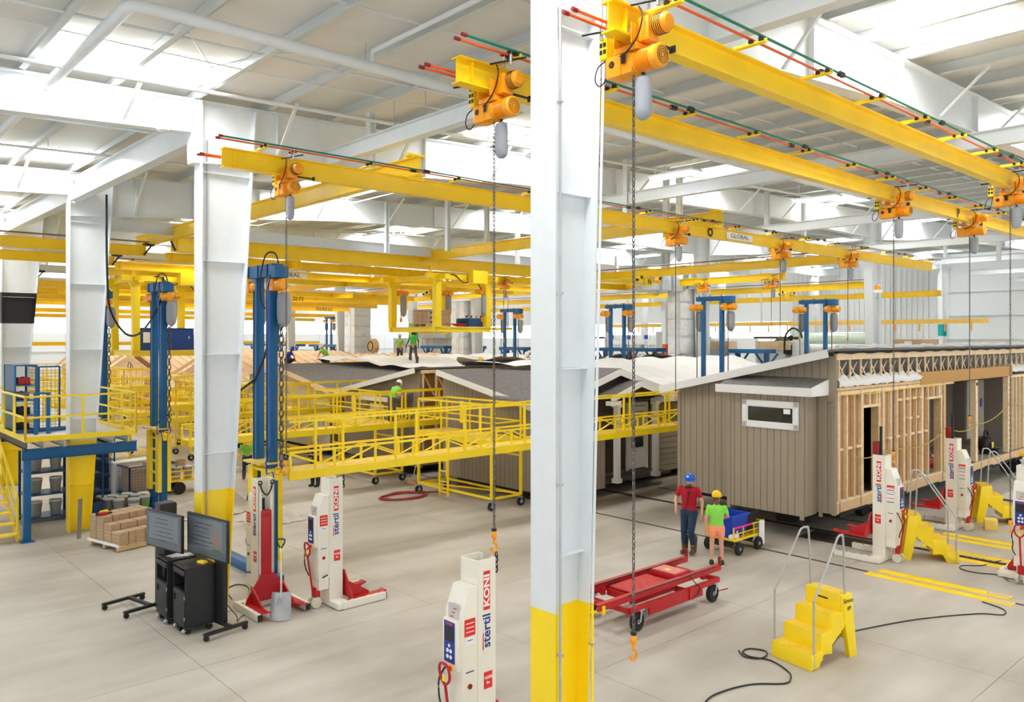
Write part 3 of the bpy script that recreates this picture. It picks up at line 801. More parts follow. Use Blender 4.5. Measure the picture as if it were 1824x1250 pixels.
def box_hoist(lbl, u, v, z, hook, rz=0):
    T = Thing('chain_hoist', lbl, 'hoist', (u, v, z), rz)
    T.mb('body', MB().lathe([(0, -.3), (.1, -.29), (.11, -.26), (.11, -.08), (.08, -.06), (.08, .06), (.11, .08), (.11, .27), (.09, .3), (0, .3)], n=16, axis='X'), M_org)
    T.box('gearbox', (-.12, 0, 0), (.2, .26, .2), M_org, bevel=.02)
    T.mb('top_hook', MB().torus((0, 0, .19), .06, .018, 14, 6, Matrix.Rotation(R(90), 3, 'X')), M_org)
    T.rod('suspension', (0, 0, .25), (0, 0, .46), .02, M_yel)
    T.mb('chain_bag', MB().lathe([(.05, -.1), (.12, -.14), (.13, -.25), (.13, -.75), (.1, -.9), (.02, -.98), (0, -.98)], (.02, -.1, 0), 14), M_bag)
    T.rod('load_chain', (-.02, .02, -.1), (-.02, .02, hook - z + .2), .014, M_chain)
    T.mb('hook_block', MB().cyl((-.02, .02, hook - z + .22), (-.02, .02, hook - z + .05), .05, n=10), M_org)
    T.mb('hook', hook_mesh(-.02, .02, hook - z + .17), M_org)
    return T
HPu, HPv = 19.55, 25.9
hanging_platform('yellow hanging work platform carrying shingle bundles at mid height', HPu, HPv, 2.5, 3.0, 5.42, 7.2)
for i, (a, b) in enumerate([(-.8, 1.5), (-.3, -.2), (.6, .3), (1.1, -1.4)]):
    box_hoist('orange hoist inside the hanging platform, ' + ['far left', 'second from left', 'third from left', 'right'][i], HPu + a, HPv + b, 6.85, 5.6)
# paper wrapped bundles on a pallet, and a blue rack, on its deck
T = Thing('pallet', 'wooden pallet on the hanging platform deck', 'pallet', (HPu - .55, HPv - .25, 5.445))
for x in (-.5, -.17, .17, .5): T.box('deck_board', (x, 0, .12), (.2, 1.0, .02), M_wood2)
for y in (-.42, 0, .42): T.box('stringer', (0, y, .06), (1.2, .05, .1), M_wood2)
for lay in range(6):
    for q in range(3):
        T = Thing('shingle_bundle', 'brown wrapped bundle on the hanging platform, %s stack, %s layer' % (['front', 'middle', 'rear'][q], ['bottom', 'second', 'third', 'fourth', 'fifth', 'top'][lay]), 'bundle', (HPu - .55, HPv - .58 + q * .33, 5.577 + lay * .092), group='wrapped bundles on the hanging pallet')
        T.box('wrap', (0, 0, .045), (1.15, .31, .086), M_card, bevel=.012)
        T.box('band', (-.35 + .2 * (lay % 2), 0, .045), (.2, .314, .06), M_lblue)
T = Thing('tool_tray', 'blue steel tray with air guns on the hanging platform', 'tray', (HPu + 1.0, HPv - 1.0, 5.445))
T.box('tray', (0, 0, .17), (1.2, .8, .33), M_dblue, bevel=.01); T.box('tray_inside', (0, 0, .34), (1.1, .7, .01), M_dark)
for q in range(4): T.rod('air_gun', (-.4 + q * .25, 0, .4), (-.2 + q * .25, .2, .46), .035, [M_black, M_red, M_org, M_black][q])
T = Thing('air_hose', 'red coiled air hose lying on the hanging platform', 'hose', (HPu + .15, HPv - 1.1, 5.47))
T.mb('hose', MB().tube([(math.cos(a * .5) * (.2 + .006 * a), math.sin(a * .5) * (.2), .02 + .002 * a) for a in range(40)], .016, 5), M_red)
Cu, Cv = 11.0, 33.0
hanging_platform('yellow hanging work platform with blue cabinets behind the left blue masts', Cu, Cv, 2.6, 2.6, 4.5, 7.1)
for i, q in enumerate((-.62, .45)):
    T = Thing('steel_cabinet', 'blue cabinet with a pale emblem on the left hanging platform' if i == 0 else 'second blue cabinet, right one on the left hanging platform', 'cabinet', (Cu + q, Cv - .8, 4.525))
    T.box('body', (0, 0, .42), (1.0, .6, .82), mat('cabinet_blue%d' % i, (20, 62, 150), .5), bevel=.02); T.box('top', (0, 0, .85), (1.04, .64, .04), M_dblue)
    T.box('label', (-.2, -.31, .5), (.3, .005, .4), M_lwhite) if i == 0 else T.box('latch', (.3, -.31, .5), (.05, .02, .1), M_steel)
box_hoist('orange hoist with black bag over the left hanging platform', Cu + .5, Cv, 6.7, 5.0)
T = Thing('cable', 'black power cable hanging in a loop from the roof to the left blue masts', 'cable', (0, 0, 0))
D0 = Vec((8.25, 24.6, 0))
T.mb('cable', MB().tube(smooth_path([(5.95, 21.7, 8.6), (5.95, 21.7, 7.4), (6.0, 21.8, 6.4), (6.1, 22, 5.8), (6.35, 22.2, 5.35), (6.7, 22.5, 5.08), (7.1, 22.9, 5.12), (7.5, 23.3, 5.45), (7.8, 23.5, 5.9), (7.95, 23.6, 6.3), (8.0, 23.7, 6.75)]), .028, 8), M_black)

# ================================================================== HOUSES UNDER CONSTRUCTION
def siding_end(T, u0, prof, zb, zseam, m, w=.2, th=.04, skip=None, name='siding_board'):
    """vertical boards of an end wall at u0 facing -X under the polyline prof [(v,z)...]"""
    def zt(v):
        for (a, za), (b, zb_) in zip(prof[:-1], prof[1:]):
            if a - 1e-6 <= v <= b + 1e-6: return za + (zb_ - za) * (v - a) / (b - a)
        return prof[-1][1]
    v0, v1 = prof[0][0], prof[-1][0]; n = max(1, round((v1 - v0) / w)); ww = (v1 - v0) / n
    for k in range(n):
        a, b = v0 + k * ww + .006, v0 + (k + 1) * ww - .006
        T.box(name, (u0 - th / 2, (a + b) / 2, (zb + zseam) / 2), (th, b - a, zseam - zb - .006), m)
        za, zb2 = zt(a), zt(b)
        if min(za, zb2) > zseam + .03:
            T.mb(name, MB().prism([(u0 - th, a, zseam + .004), (u0 - th, b, zseam + .004), (u0 - th, b, zb2), (u0 - th, a, za)], (th, 0, 0)), m)
    T.mb('wall_core', MB().prism([(u0 + .002, v0, zb)] + [(u0 + .002, v1, zb)] + [(u0 + .002, v, z) for v, z in prof[::-1]], (.08, 0, 0)), M_ply if m is M_wood else m)
def siding_side(T, v, u0, u1, z0, z1, m, w=.2, horiz=False, sgn=-1, th=.03):
    if horiz:
        n = max(1, round((z1 - z0) / w)); ww = (z1 - z0) / n
        for k in range(n):
            T.box('lap_board', ((u0 + u1) / 2, v + sgn * th / 2, z0 + (k + .5) * ww), (u1 - u0, th, ww - .012), m, rx=-.06 * sgn * -1)
    else:
        n = max(1, round((u1 - u0) / w)); ww = (u1 - u0) / n
        for k in range(n): T.box('siding_board', (u0 + (k + .5) * ww, v + sgn * th / 2, (z0 + z1) / 2), (ww - .012, th, z1 - z0), m)
def roof_slab(T, u0, u1, a, b, t=.06, m=None, name='roof_slope'):
    (va, za), (vb, zb) = a, b
    T.mb(name, MB().prism([(u0, va, za), (u0, vb, zb), (u0, vb, zb + t), (u0, va, za + t)], (u1 - u0, 0, 0)), m or M_shingle)
def fascia(T, p, q, h=.17, th=.03, m=None, name='fascia_board'):
    T.bar(name, (p[0], p[1], p[2] - h / 2 + .05), (q[0], q[1], q[2] - h / 2 + .05), th, h, m or M_trim)

# ---- the near house on the right -------------------------------------------
H = Thing('modular_house', 'taupe modular house half, raised on lift columns, open stud wall facing us', 'house', (0, 0, 0))
U0, VA, VB, ZB1 = 19.0, 9.1, 13.75, .68
siding_end(H, U0, [(VA + .02, 4.58), (VB, 3.62)], ZB1, 3.42, M_taupe, .2)
roof_slab(H, U0 - .38, 37, (VA - .05, 4.68), (VB + .42, 3.55), .05)
fascia(H, (U0 - .38, VA + .05, 4.68), (U0 - .38, VB + .42, 3.57), .2)
fascia(H, (U0 - .38, VB + .42, 3.57), (37, VB + .42, 3.57), .16)
for v in (VB - .03, VA + .06): H.box('corner_board', (U0 - .05, v, 2.05), (.05, .1, 2.78), M_taupe)
H.box('back_wall', (28, VB - .05, 2.1), (18, .1, 2.9), M_taupe)
# bump-out
u1 = 18.35
nb = 11
for k in range(nb):
    a = 9.66 + (11.72 - 9.66) * k / nb; b = 9.66 + (11.72 - 9.66) * (k + 1) / nb
    H.box('siding_board', (u1, (a + b) / 2, 2.12), (.04, b - a - .012, 2.96), M_taupe)
for k in range(3): H.box('siding_board', (u1 + .11 + k * .2, 9.62, 2.12), (.19, .04, 2.96), M_taupe)
for (a, b) in ((u1 - .02, 9.66), (u1 - .02, 11.7)): H.box('corner_board', (a, b, 2.08), (.05, .09, 3.04), M_taupe)
H.box('corner_board', (U0 - .04, 9.5, 2.08), (.06, .08, 3.0), M_taupe)
H.box('bumpout_core', (18.7, 10.7, 2.13), (.6, 2.0, 2.9), M_ply)
H.mb('bumpout_roof', MB().prism([(u1 - .24, 9.32, 3.76), (U0, 9.32, 4.02), (U0, 9.32, 3.66), (u1 - .24, 9.32, 3.66)], (0, 2.62, 0)), M_shingle)
H.bar('fascia_board', (u1 - .25, 9.3, 3.70), (u1 - .25, 11.96, 3.70), .03, .2, M_trim)
H.mb('fascia_board', MB().prism([(u1 - .26, 9.29, 3.60), (U0 - .04, 9.29, 3.60), (U0 - .04, 9.29, 3.98), (u1 - .26, 9.29, 3.80)], (0, .03, 0)), M_trim)
H.box('soffit', (18.55, 10.63, 3.6), (.9, 2.64, .02), M_trim)
# window of the bump-out
va, vb, za, zb = 9.74, 11.28, 2.74, 3.42
for nm, c, d in (('window_trim', (u1 - .04, (va + vb) / 2, zb - .06), (.05, vb - va, .13)), ('window_trim', (u1 - .04, (va + vb) / 2, za + .06), (.05, vb - va, .13)),
                 ('window_trim', (u1 - .04, va + .06, (za + zb) / 2), (.05, .13, zb - za)), ('window_trim', (u1 - .04, vb - .06, (za + zb) / 2), (.05, .13, zb - za))):
    H.box(nm, c, d, M_trim)
fr_ = H.box('window_sash', (u1 - .03, (va + vb) / 2, (za + zb) / 2), (.03, vb - va - .22, zb - za - .22), M_lwhite)
H.box('glass_pane', (u1 - .048, (va + vb) / 2, (za + zb) / 2), (.012, vb - va - .32, zb - za - .32), M_glass, sub=fr_)
H.box('sticker', (u1 - .056, va + .3, zb - .24), (.004, .18, .12), M_lwhite, sub=fr_)
# floor deck, chassis
H.box('floor_deck', (28, 11.4, .86), (18, 4.5, .14), mat('dusty_floor', (150, 140, 128), .9))
H.box('rim_joist', (28, 9.13, .81), (18, .05, .26), M_wood2)
for k in range(22): H.box('torn_wrap', (19.5 + k * .8, 9.09, .66 + .03 * math.sin(k * 2.1)), (.78, .02, .08 + .03 * math.cos(k * 3)), M_void)
for v in (10.2, 12.2): H.mb('chassis_beam', MB().ibeam((19.1, v, .58), (37, v, .58), .26, .15), M_void)
for u in (19.3, 22, 25, 28, 31): H.box('chassis_cross', (u, 11.3, .62), (.1, 4.2, .16), M_void)
H.box('black_tank', (19.4, 10.6, .45), (.4, .5, .45), M_void, bevel=.04)
H.box('drop_plate', (18.9, 9.9, .5), (.1, .3, .22), M_void)
for u in (22.4, 23.3, 24.2):
    for v in (10.0, 12.4):
        H.mb('chassis_wheel', MB().lathe([(0, -.1), (.2, -.11), (.34, -.1), (.36, 0), (.34, .1), (.2, .11), (0, .1)], (u, v, .37), 20, 'Y'), M_tyre)
# stud wall facing -Y
def stud(u, z0, z1, m=M_wood, w=.065): H.box('stud', (u, VA + .045, (z0 + z1) / 2), (w, .09, z1 - z0), m)
H.box('bottom_plate', (22.45, VA + .045, .97), (6.9, .09, .05), M_wood); H.box('top_plate', (22.9, VA + .045, 3.64), (7.7, .09, .09), M_wood)
H.box('top_plate', (22.4, VA + .035, 3.74), (6.8, .1, .08), M_wood2)
openings = [(20.42, 21.42, 3.2), (24.72, 25.75, 3.2)]
u = 19.06; k = 0
while u < 25.95:
    inside = [o for o in openings if o[0] + .03 < u < o[1] - .03]
    if inside:
        stud(u, 3.28, 3.6)
    else: stud(u, .99, 3.6, M_wood if k % 3 else M_wood2)
    u += .41 if k % 4 else .07; k += 1
for a, b, z in openings:
    stud(a, .99, 3.6, M_wood2); stud(b, .99, 3.6); H.box('header', ((a + b) / 2, VA + .045, z + .04), (b - a + .1, .09, .07), M_wood)
    H.box('jamb', (b - .05, VA + .1, (z + .95) / 2), (.06, .2, z - .95), M_wood2)
for (a, b, z) in ((19.06, 20.42, 2.25), (21.45, 24.7, 2.3), (22.6, 24.7, 3.3), (23.3, 24.1, 2.75)):
    u = a
    while u < b - .1:
        H.box('blocking', (u + .15, VA + .045, z), (.25, .088, .06), M_wood); u += .5
H.box('wall_backing', (19.72, VA + .1, 2.28), (1.32, .015, 2.6), M_ply); H.box('wall_backing', (23.07, VA + .1, 2.28), (3.26, .015, 2.6), M_ply)
for a, b, z in openings: H.box('wall_backing', ((a + b) / 2, VA + .1, 3.42), (b - a, .015, .36), M_ply)
H.box('shade_panel', (21.6, VA + 1.1, 2.3), (2.6, .04, 2.7), M_void); H.box('shade_partition', (22.35, VA + .62, 2.3), (.05, 1.0, 2.7), M_void); H.box('cabinet_inside', (21.0, VA + .9, 1.6), (.8, .5, 1.3), mat('dark_cabinet', (52, 40, 32), .5))  # black panels stand in for the room's shade behind the first opening
H.box('worktop_inside', (21.0, VA + .85, 2.1), (.95, .6, .04), mat('marble_top', (170, 148, 124), .4))
for u in (19.15, 20.3, 21.55, 23.2, 24.6, 25.85):
    H.bar('steel_strap', (u, VA - .008, 3.4), (u, VA - .008, 3.95), .03, .006, M_steel, up=(0, 1, 0)); H.bar('steel_strap', (u, VA - .008, .66), (u, VA - .008, 1.15), .03, .006, M_steel, up=(0, 1, 0))
H.mb('caution_tape', MB().tube([(19.1, VA - .012, 3.6), (21, VA - .014, 3.56), (23, VA - .014, 3.6), (25.9, VA - .012, 3.58)], .012, 4), M_yel)
# truss zone
H.box('top_chord', (28, VA + .04, 4.54), (18, .07, .16), M_wood); H.mb('roof_edge', MB().tube([(18.9 + k * .3, VA - .02, 4.65 + .015 * math.sin(k * 1.7)) for k in range(60)], .04, 6), M_void)
H.mb('rolled_sheet', MB().tube([(19.2 + k * .3, VA + .1, 4.76 + .02 * math.sin(k * 1.1) + .012 * math.sin(k * 2.9)) for k in range(58)], .07, 7), M_tarp, label='white sheet rolled along the ridge')
H.box('vapour_film', (28, VA + .55, 4.2), (18, .01, .9), mat('dark_grey_film', (104, 99, 98), .4, amp=.3, scale=5))  # dark grey plastic film behind the trusses
u = 19.15
while u < 36.6:
    z0 = 3.82
    H.box('truss_upright', (u, VA + .03, (z0 + 4.46) / 2), (.05, .035, 4.46 - z0), M_wood)
    H.bar('truss_diagonal', (u + .04, VA + .08, 4.4), (u + .56, VA + .08, 3.9), .02, .035, M_wood)
    H.bar('truss_diagonal', (u + .04, VA + .11, 3.92), (u + .56, VA + .11, 4.4), .02, .035, M_wood)
    u += .6
random.seed(11)
ins = MB()
for (i0, i1) in ((19.05, 24.2), (32.3, 36.6)): ins.grid(int((i1 - i0) * 8), 6, lambda s, t_: (i0 + s * (i1 - i0), VA - .02 - .04 * math.sin(PI * t_) + .12 * t_ * t_, 3.78 + .26 * t_ + .05 * math.sin(s * 90) * t_ + .03 * math.sin(s * 210) * t_ + random.uniform(0, .035)))
H.mb('insulation', ins, M_tarp)
# header beam and open living room
H.box('header_beam', (28.2, VA + .02, 3.84), (8.2, .12, .36), M_osb, bevel=.01)
H.box('corner_stud', (25.98, VA + .06, 2.3), (.14, .14, 2.65), M_wood2)
for u in (28.75, 32.0): H.box('bearing_post', (u, VA + .07, 2.3), (.2, .16, 2.65), M_wood)
H.box('post_box', (28.75, VA - .02, 3.5), (.1, .02, .1), M_black)
u = 32.1
while u < 36.8:
    stud(u, .99, 3.6); u += .4
H.box('top_plate', (34.5, VA + .045, 3.64), (5, .09, .09), M_wood); H.box('wall_backing', (35.4, VA + .1, 2.28), (3, .015, 2.6), M_ply)
H.box('room_wall', (30, 11.6, 2.3), (8.5, .08, 2.75), M_inside); H.box('room_wall', (33.9, 10.4, 2.3), (.08, 2.3, 2.75), M_inside); H.box('room_wall', (25.9, 10.5, 2.3), (.08, 2.0, 2.75), M_inside)
H.box('ceiling_board', (28.3, 11.2, 3.66), (16.5, 4.1, .02), M_inside); H.box('room_wall', (31.1, 9.9, 2.5), (1.7, .06, 2.0), M_inside)
wf = H.box('window_frame', (28.35, 11.53, 2.7), (1.25, .08, 1.75), M_dark)
for z in (2.15, 2.7, 3.25): H.box('glass_pane', (28.35, 11.48, z), (1.05, .02, .45), mat('frosted_pane%d' % int(z * 10), (128, 126, 124), .3), sub=wf)
H.box('wall_switch', (31.6, 9.85, 2.7), (.12, .02, .3), M_tub)
# loose things inside
T = Thing('cloth_bag', 'red bag among green and white plastic wrap on the house floor', 'bag', (26.6, 9.75, .935))
T.mb('bag', MB().ball((0, 0, .17), .26, sc=(1.1, .8, .7)), M_red); T.mb('strap', MB().torus((0, 0, .3), .12, .02, 14, 5, Matrix.Rotation(R(80), 3, 'X')), M_black)
T = Thing('plastic_wrap', 'heap of green and white plastic wrap beside the red bag', 'wrap', (27.3, 9.9, .935))
for q in range(7): T.mb('fold', MB().ball((random.uniform(-.4, .3), random.uniform(-.2, .3), .12 + random.uniform(0, .1)), .16, 8, 5, (1.2, 1, .7)), [M_lwhite, mat('green_print%d' % q, (60, 170, 80), .6), M_lwhite][q % 3])
T = Thing('tool_bag', 'black and yellow tool bag lying open in the doorway of the house', 'bag', (31.3, 9.6, .935))
T.mb('bag', MB().ball((0, 0, .3), .36, sc=(1, .8, .85)), M_black); T.box('pocket', (-.25, -.28, .35), (.12, .03, .2), M_yel, bevel=.01); T.mb('handle', MB().torus((.02, 0, .62), .2, .035, 14, 6, Matrix.Rotation(R(85), 3, 'X')), M_dark); T.box('flap', (.15, -.3, .12), (.5, .22, .14), M_dark, bevel=.03)
T = Thing('safety_rope', 'yellow rope slung across the open side of the near house', 'rope', (0, 0, 0))
pts = []
for (a, za), (b, zb) in (((19.9, 2.02), (21.4, 2.0)), ((23.0, 1.95), (26, 2.3)), ((26, 2.3), (28.7, 2.2)), ((28.7, 2.2), (32.0, 2.75)), ((32, 2.75), (36, 2.7))):
    for q in range(9):
        s = q / 8; pts.append((a + (b - a) * s, VA - .05, za + (zb - za) * s - .3 * 4 * s * (1 - s) * (.3 if a < 21 else .6)))
T.mb('rope', MB().tube(pts, .014, 5), mat('rope_yellow', (200, 176, 90), .8))

# ---- middle house with the porch gables --------------------------------------
H = Thing('modular_house', 'taupe modular house with white porch posts and double gables behind the walkway', 'house', (0, 0, 0))
U0, VS, VR, ZBt, ZE, ZR = 16.8, 17.4, 22.0, .3, 2.95, 3.85
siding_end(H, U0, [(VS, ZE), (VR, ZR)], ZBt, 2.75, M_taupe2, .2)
H.box('side_wall', (26, VR - .04, 2.0), (18, .08, 3.4), M_ply)
H.box('side_core', (26, VS + .06, 1.65), (18.4, .08, 2.7), M_taupe2)
roof_slab(H, U0 - .3, 35, (VS - .35, ZE - .07), (VR + .05, ZR), .06)
fascia(H, (U0 - .3, VS - .35, ZE - .05), (U0 - .3, VR + .03, ZR + .02), .19)
fascia(H, (21.9, VS - .36, ZE - .05), (35, VS - .36, ZE - .05), .17)
H.box('floor_edge', (26, VS + .1, .33), (18.4, .1, .12), M_wood2); H.box('chassis', (26, 19.7, .25), (18, 3.6, .25), M_void)
VP = 16.6
siding_side(H, VS, 22.3, 35, ZBt, ZE - .1, M_taupe, .2, horiz=True)
siding_side(H, VS, 18.9, 22.3, .55, 3.5, M_brown, .2, horiz=True)
H.box('porch_floor', (20.7, 17.0, .42), (3.6, .7, .08), M_brown)
siding_side(H, VP, 16.75, 19.0, ZBt, 2.0, M_taupe, .2); siding_side(H, VP, 16.75, 19.3, 2.0, 3.1, M_brown, .2, horiz=True)
H.mb('gable_wall', MB().prism([(16.5, VP + .02, 3.05), (22.3, VP + .02, 3.05), (19.4, VP + .02, 3.85)], (0, .02, 0)), M_brown, label='dark brown gable wall')
for (a, b) in (((16.3, 3.02), (19.4, 3.93)), ((19.4, 3.93), (22.5, 3.02))):
    H.bar('gable_fascia', (a[0], VP - .32, a[1]), (b[0], VP - .32, b[1]), .03, .2, M_trim)
    H.mb('gable_roof', MB().prism([(a[0], VP - .3, a[1] + .06), (b[0], VP - .3, b[1] + .06), (b[0], VP - .3, b[1] + .12), (a[0], VP - .3, a[1] + .12)], (0, 2.6, 0)), M_shingle)
for (a, b) in (((18.45, 3.12), (19.9, 3.56)), ((19.9, 3.56), (21.35, 3.12))):
    H.bar('gable_fascia', (a[0], VP - .75, a[1]), (b[0], VP - .75, b[1]), .03, .17, M_trim)
    H.mb('gable_roof', MB().prism([(a[0], VP - .73, a[1] + .05), (b[0], VP - .73, b[1] + .05), (b[0], VP - .73, b[1] + .1), (a[0], VP - .73, a[1] + .1)], (0, 1.0, 0)), M_shingle)
H.mb('gable_wall', MB().prism([(18.7, VP - .4, 3.1), (21.1, VP - .4, 3.1), (19.9, VP - .4, 3.46)], (0, .02, 0)), M_brown)
H.box('eave_return', (18.62, VP - .7, 3.02), (.5, .2, .13), M_trim); H.box('eave_return', (21.2, VP - .6, 3.02), (.4, .4, .13), M_trim)
for u in (19.07, 21.0):
    p = H.box('porch_post', (u, VP - .45, 1.74), (.16, .16, 2.46), M_trim)
    H.box('post_base', (u, VP - .45, .58), (.23, .23, .14), M_trim, sub=p); H.box('post_cap', (u, VP - .45, 2.9), (.23, .23, .1), M_trim, sub=p)
d_ = H.box('front_door', (21.5, VS - .06, 1.62), (.95, .05, 2.1), M_lwhite)
for c, s_ in (((20.98, VS - .08, 1.65), (.1, .06, 2.25)), ((22.02, VS - .08, 1.65), (.1, .06, 2.25)), ((21.5, VS - .08, 2.76), (1.14, .06, .12))): H.box('door_trim', c, s_, M_trim)
H.box('door_glass', (21.5, VS - .09, 1.95), (.62, .02, 1.15), mat('blind_glass', (196, 190, 170), .4), sub=d_)
H.box('glass_lower', (21.5, VS - .1, 1.45), (.6, .02, .35), M_glass, sub=d_)
for u in (20.75, 22.2): H.mb('porch_lamp', MB().lathe([(.02, -.06), (.05, -.04), (.05, .06), (.02, .09)], (u, VS - .1, 2.3), 10), M_steel)
wf = H.box('side_window', (17.45, VP - .05, 1.95), (.75, .04, 1.6), M_trim)
H.box('glass_pane', (17.45, VP - .08, 2.28), (.55, .02, .65), M_glass, sub=wf); H.box('glass_pane', (17.45, VP - .08, 1.55), (.55, .02, .6), M_glass, sub=wf)

# ---- double house further left -----------------------------------------------
def small_bump(T, u0, va, vb, z0, z1):
    n = round((vb - va) / .2)
    for k in range(n): T.box('siding_board', (u0 - .55, va + (k + .5) * (vb - va) / n, (z0 + z1) / 2), (.04, (vb - va) / n - .012, z1 - z0), M_taupe2)
    T.box('bump_side', (u0 - .28, va, (z0 + z1) / 2), (.55, .04, z1 - z0), M_taupe2)
    T.mb('bump_roof', MB().prism([(u0 - .8, va - .25, z1), (u0, va - .25, z1), (u0, va - .25, z1 + .3), (u0 - .8, va - .25, z1 + .1)], (0, vb - va + .5, 0)), M_shingle)
    T.bar('fascia_board', (u0 - .82, va - .26, z1 + .03), (u0 - .82, vb + .26, z1 + .03), .03, .17, M_trim)
H = Thing('modular_house', 'dim taupe house half with open trusses beside the worker in green on the walkway', 'house', (0, 0, 0))
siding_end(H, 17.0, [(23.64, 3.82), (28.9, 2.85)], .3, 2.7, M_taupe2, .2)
roof_slab(H, 16.7, 32.6, (23.6, 3.88), (29.2, 2.82), .06); fascia(H, (16.7, 23.6, 3.88), (16.7, 29.2, 2.84), .19); fascia(H, (16.7, 29.2, 2.84), (32.6, 29.2, 2.84), .17)
H.box('side_film', (24.8, 24.0, 2.0), (15.6, .02, 3.4), M_ply); H.box('top_chord', (24.8, 23.62, 3.78), (15.6, .07, .12), M_wood); H.box('top_plate', (24.8, 23.62, 2.75), (15.6, .07, .12), M_wood)
for k in range(22):
    H.box('truss_upright', (17.1 + k * .6, 23.64, 3.25), (.06, .08, .95), M_wood); H.bar('truss_diagonal', (17.15 + k * .6, 23.7, 3.7), (17.65 + k * .6, 23.7, 2.9), .05, .05, M_wood2)
    H.box('stud', (17.1 + k * .6, 23.64, 1.6), (.06, .08, 2.2), M_wood)
small_bump(H, 17.0, 24.3, 26.4, .3, 2.72)
H.box('bump_window', (16.4, 25.6, 2.35), (.03, .9, .4), M_trim)
H.box('chassis', (24.8, 26.3, .25), (15.6, 4, .25), M_void)
H = Thing('modular_house', 'beige gabled house at left with shingled roof and white sheet', 'house', (0, 0, 0))
siding_end(H, 17.0, [(30.1, 2.82), (35.1, 3.70), (38.0, 3.2)], .3, 2.62, mat('beige_siding', (214, 203, 176), .75), .2)
roof_slab(H, 16.7, 32.6, (29.75, 2.8), (35.1, 3.74), .06); roof_slab(H, 16.7, 32.6, (35.1, 3.74), (38.3, 3.2), .06)
fascia(H, (16.7, 29.75, 2.82), (16.7, 35.1, 3.76), .2, m=M_wood); fascia(H, (16.7, 35.1, 3.76), (16.7, 38.3, 3.22), .2, m=M_wood); fascia(H, (16.7, 29.72, 2.82), (32.6, 29.72, 2.82), .17)
H.box('side_wall', (24.8, 30.14, 1.5), (15.6, .08, 2.5), M_taupe2); H.box('chassis', (24.8, 34, .25), (15.6, 7.4, .25), M_void)
H.mb('insulation_roll', MB().cyl((16.2, 36, 2.7), (16.2, 37, 2.7), .2), M_wood)
# ---- raw timber houses at the left -------------------------------------------
for i, (va, vm, vb, zt_) in enumerate([(38.9, 43.8, 48.8, 3.9), (51.2, 56.8, 62.4, 3.9), (65, 70, 75, 3.9)]):
    H = Thing('timber_house', ['raw timber framed house, its gable half hidden by the second column', 'raw timber framed house with board gable left of the blue masts', 'raw timber framed house furthest left'][i], 'house', (0, 0, 0))
    H.mb('gable_board', MB().prism([(17, va, 2.6), (17, vb, 2.6), (17, vm, zt_)], (.03, 0, 0)), mat('pale_board%d' % i, (232, 204, 168), .8))
    H.box('band', (16.96, (va + vb) / 2, 2.55), (.08, vb - va, .12), M_wood)
    for q in range(int((vb - va) / .6)):
        H.box('stud', (17, va + q * .6 + .1, 1.45), (.09, .06, 2.2), M_wood if q % 2 else M_wood2)
    H.box('sheathing', (17.1, vb - 1.2, 1.5), (.03, 2.2, 2.2), M_osb); H.box('sheathing', (17.1, va + 2, 1.5), (.03, 1.8, 2.2), M_osb)
    H.box('floor_edge', (25, (va + vb) / 2, .35), (16, vb - va, .15), M_wood2); H.box('chassis', (25, (va + vb) / 2, .2), (15.5, vb - va - .4, .15), M_void)
    for s_, (a, za, b, zb) in enumerate(((va - .3, 2.6, vm, zt_ + .05), (vm, zt_ + .05, vb + .3, 2.6))):
        H.bar('barge_board', (16.7, a, za + .02), (16.7, b, zb + .02), .04, .16, M_wood2)
        roof_slab(H, 17.6, 33, (a, za), (b, zb), .03, mat('roof_board%d%d' % (i, s_), (236, 208, 172), .8, amp=.08), 'roof_board')
        for q in range(26):
            H.bar('rafter', (16.8 + q * .62, a, za + .07), (16.8 + q * .62, b, zb + .07), .05, .08, M_wood)
    H.mb('crayon_mark', MB().torus((16.985, vm, 3.1), .3, .025, 16, 4, Matrix.Rotation(R(90), 3, 'Y')), M_dark)
    H.mb('crayon_mark', MB().torus((16.985, vm - .45, 3.05), .2, .025, 12, 4, Matrix.Rotation(R(90), 3, 'Y')), M_dark)

# white sheets on the roofs
def sheet(lbl, u0, u1, edge, plane, seed, hump=.12, off=.17):
    rnd = random.Random(seed); ph = [rnd.uniform(0, 6) for _ in range(6)]
    def fn(s, t):
        a, b = edge(t); u = a + (u1 - a) * s if b is None else a + (b - a) * s
        v = t; vv = plane[0][0] + (plane[1][0] - plane[0][0]) * v; z = plane[0][1] + (plane[1][1] - plane[0][1]) * v
        w = abs(math.sin(u * 1.3 + ph[0] + 2 * t) * math.sin(vv * 1.7 + ph[1])) * hump + abs(math.sin(u * 3.1 + ph[2]) * math.sin(vv * 2.9 + ph[3])) * hump * .5 + rnd.uniform(0, .02)
        return (u + .1 * math.sin(vv * 5 + ph[4]), vv, z + off + w)
    b = MB().grid(60, 26, fn); me = b.mesh('sheet', M_tarp, ang=80)
    return tagged('roof_sheet', me, lbl, 'sheet', 'white sheets over the house roofs')
sheet('white crumpled sheet on the roof of the porch house', 18, 35, lambda t: (19.2 + 4.5 * (1 - t) - 1.6 * t * math.sin(t * 7), None), ((VS + .4, ZE + .05), (VR + .1, ZR + .02)), 1)
sheet('white crumpled sheet under the feet of the man in the green helmet', 18, 32.6, lambda t: (18.6 + 5 * t, None), ((23.5, 3.92), (28.9, 2.92)), 2, .16)
sheet('white crumpled sheet on the beige gabled house', 18, 32.6, lambda t: (20.5 - 2 * t + 5 * (1 - t), None), ((30.2, 2.95), (35.4, 3.8)), 3, .2)
sheet('white sheet along the ridge of the near house', 18, 37, lambda t: (19.2 + 3.2 * (1 - t), None), ((VB - 1.8, 4.10), (9.12, 4.73)), 4, .05, .03)

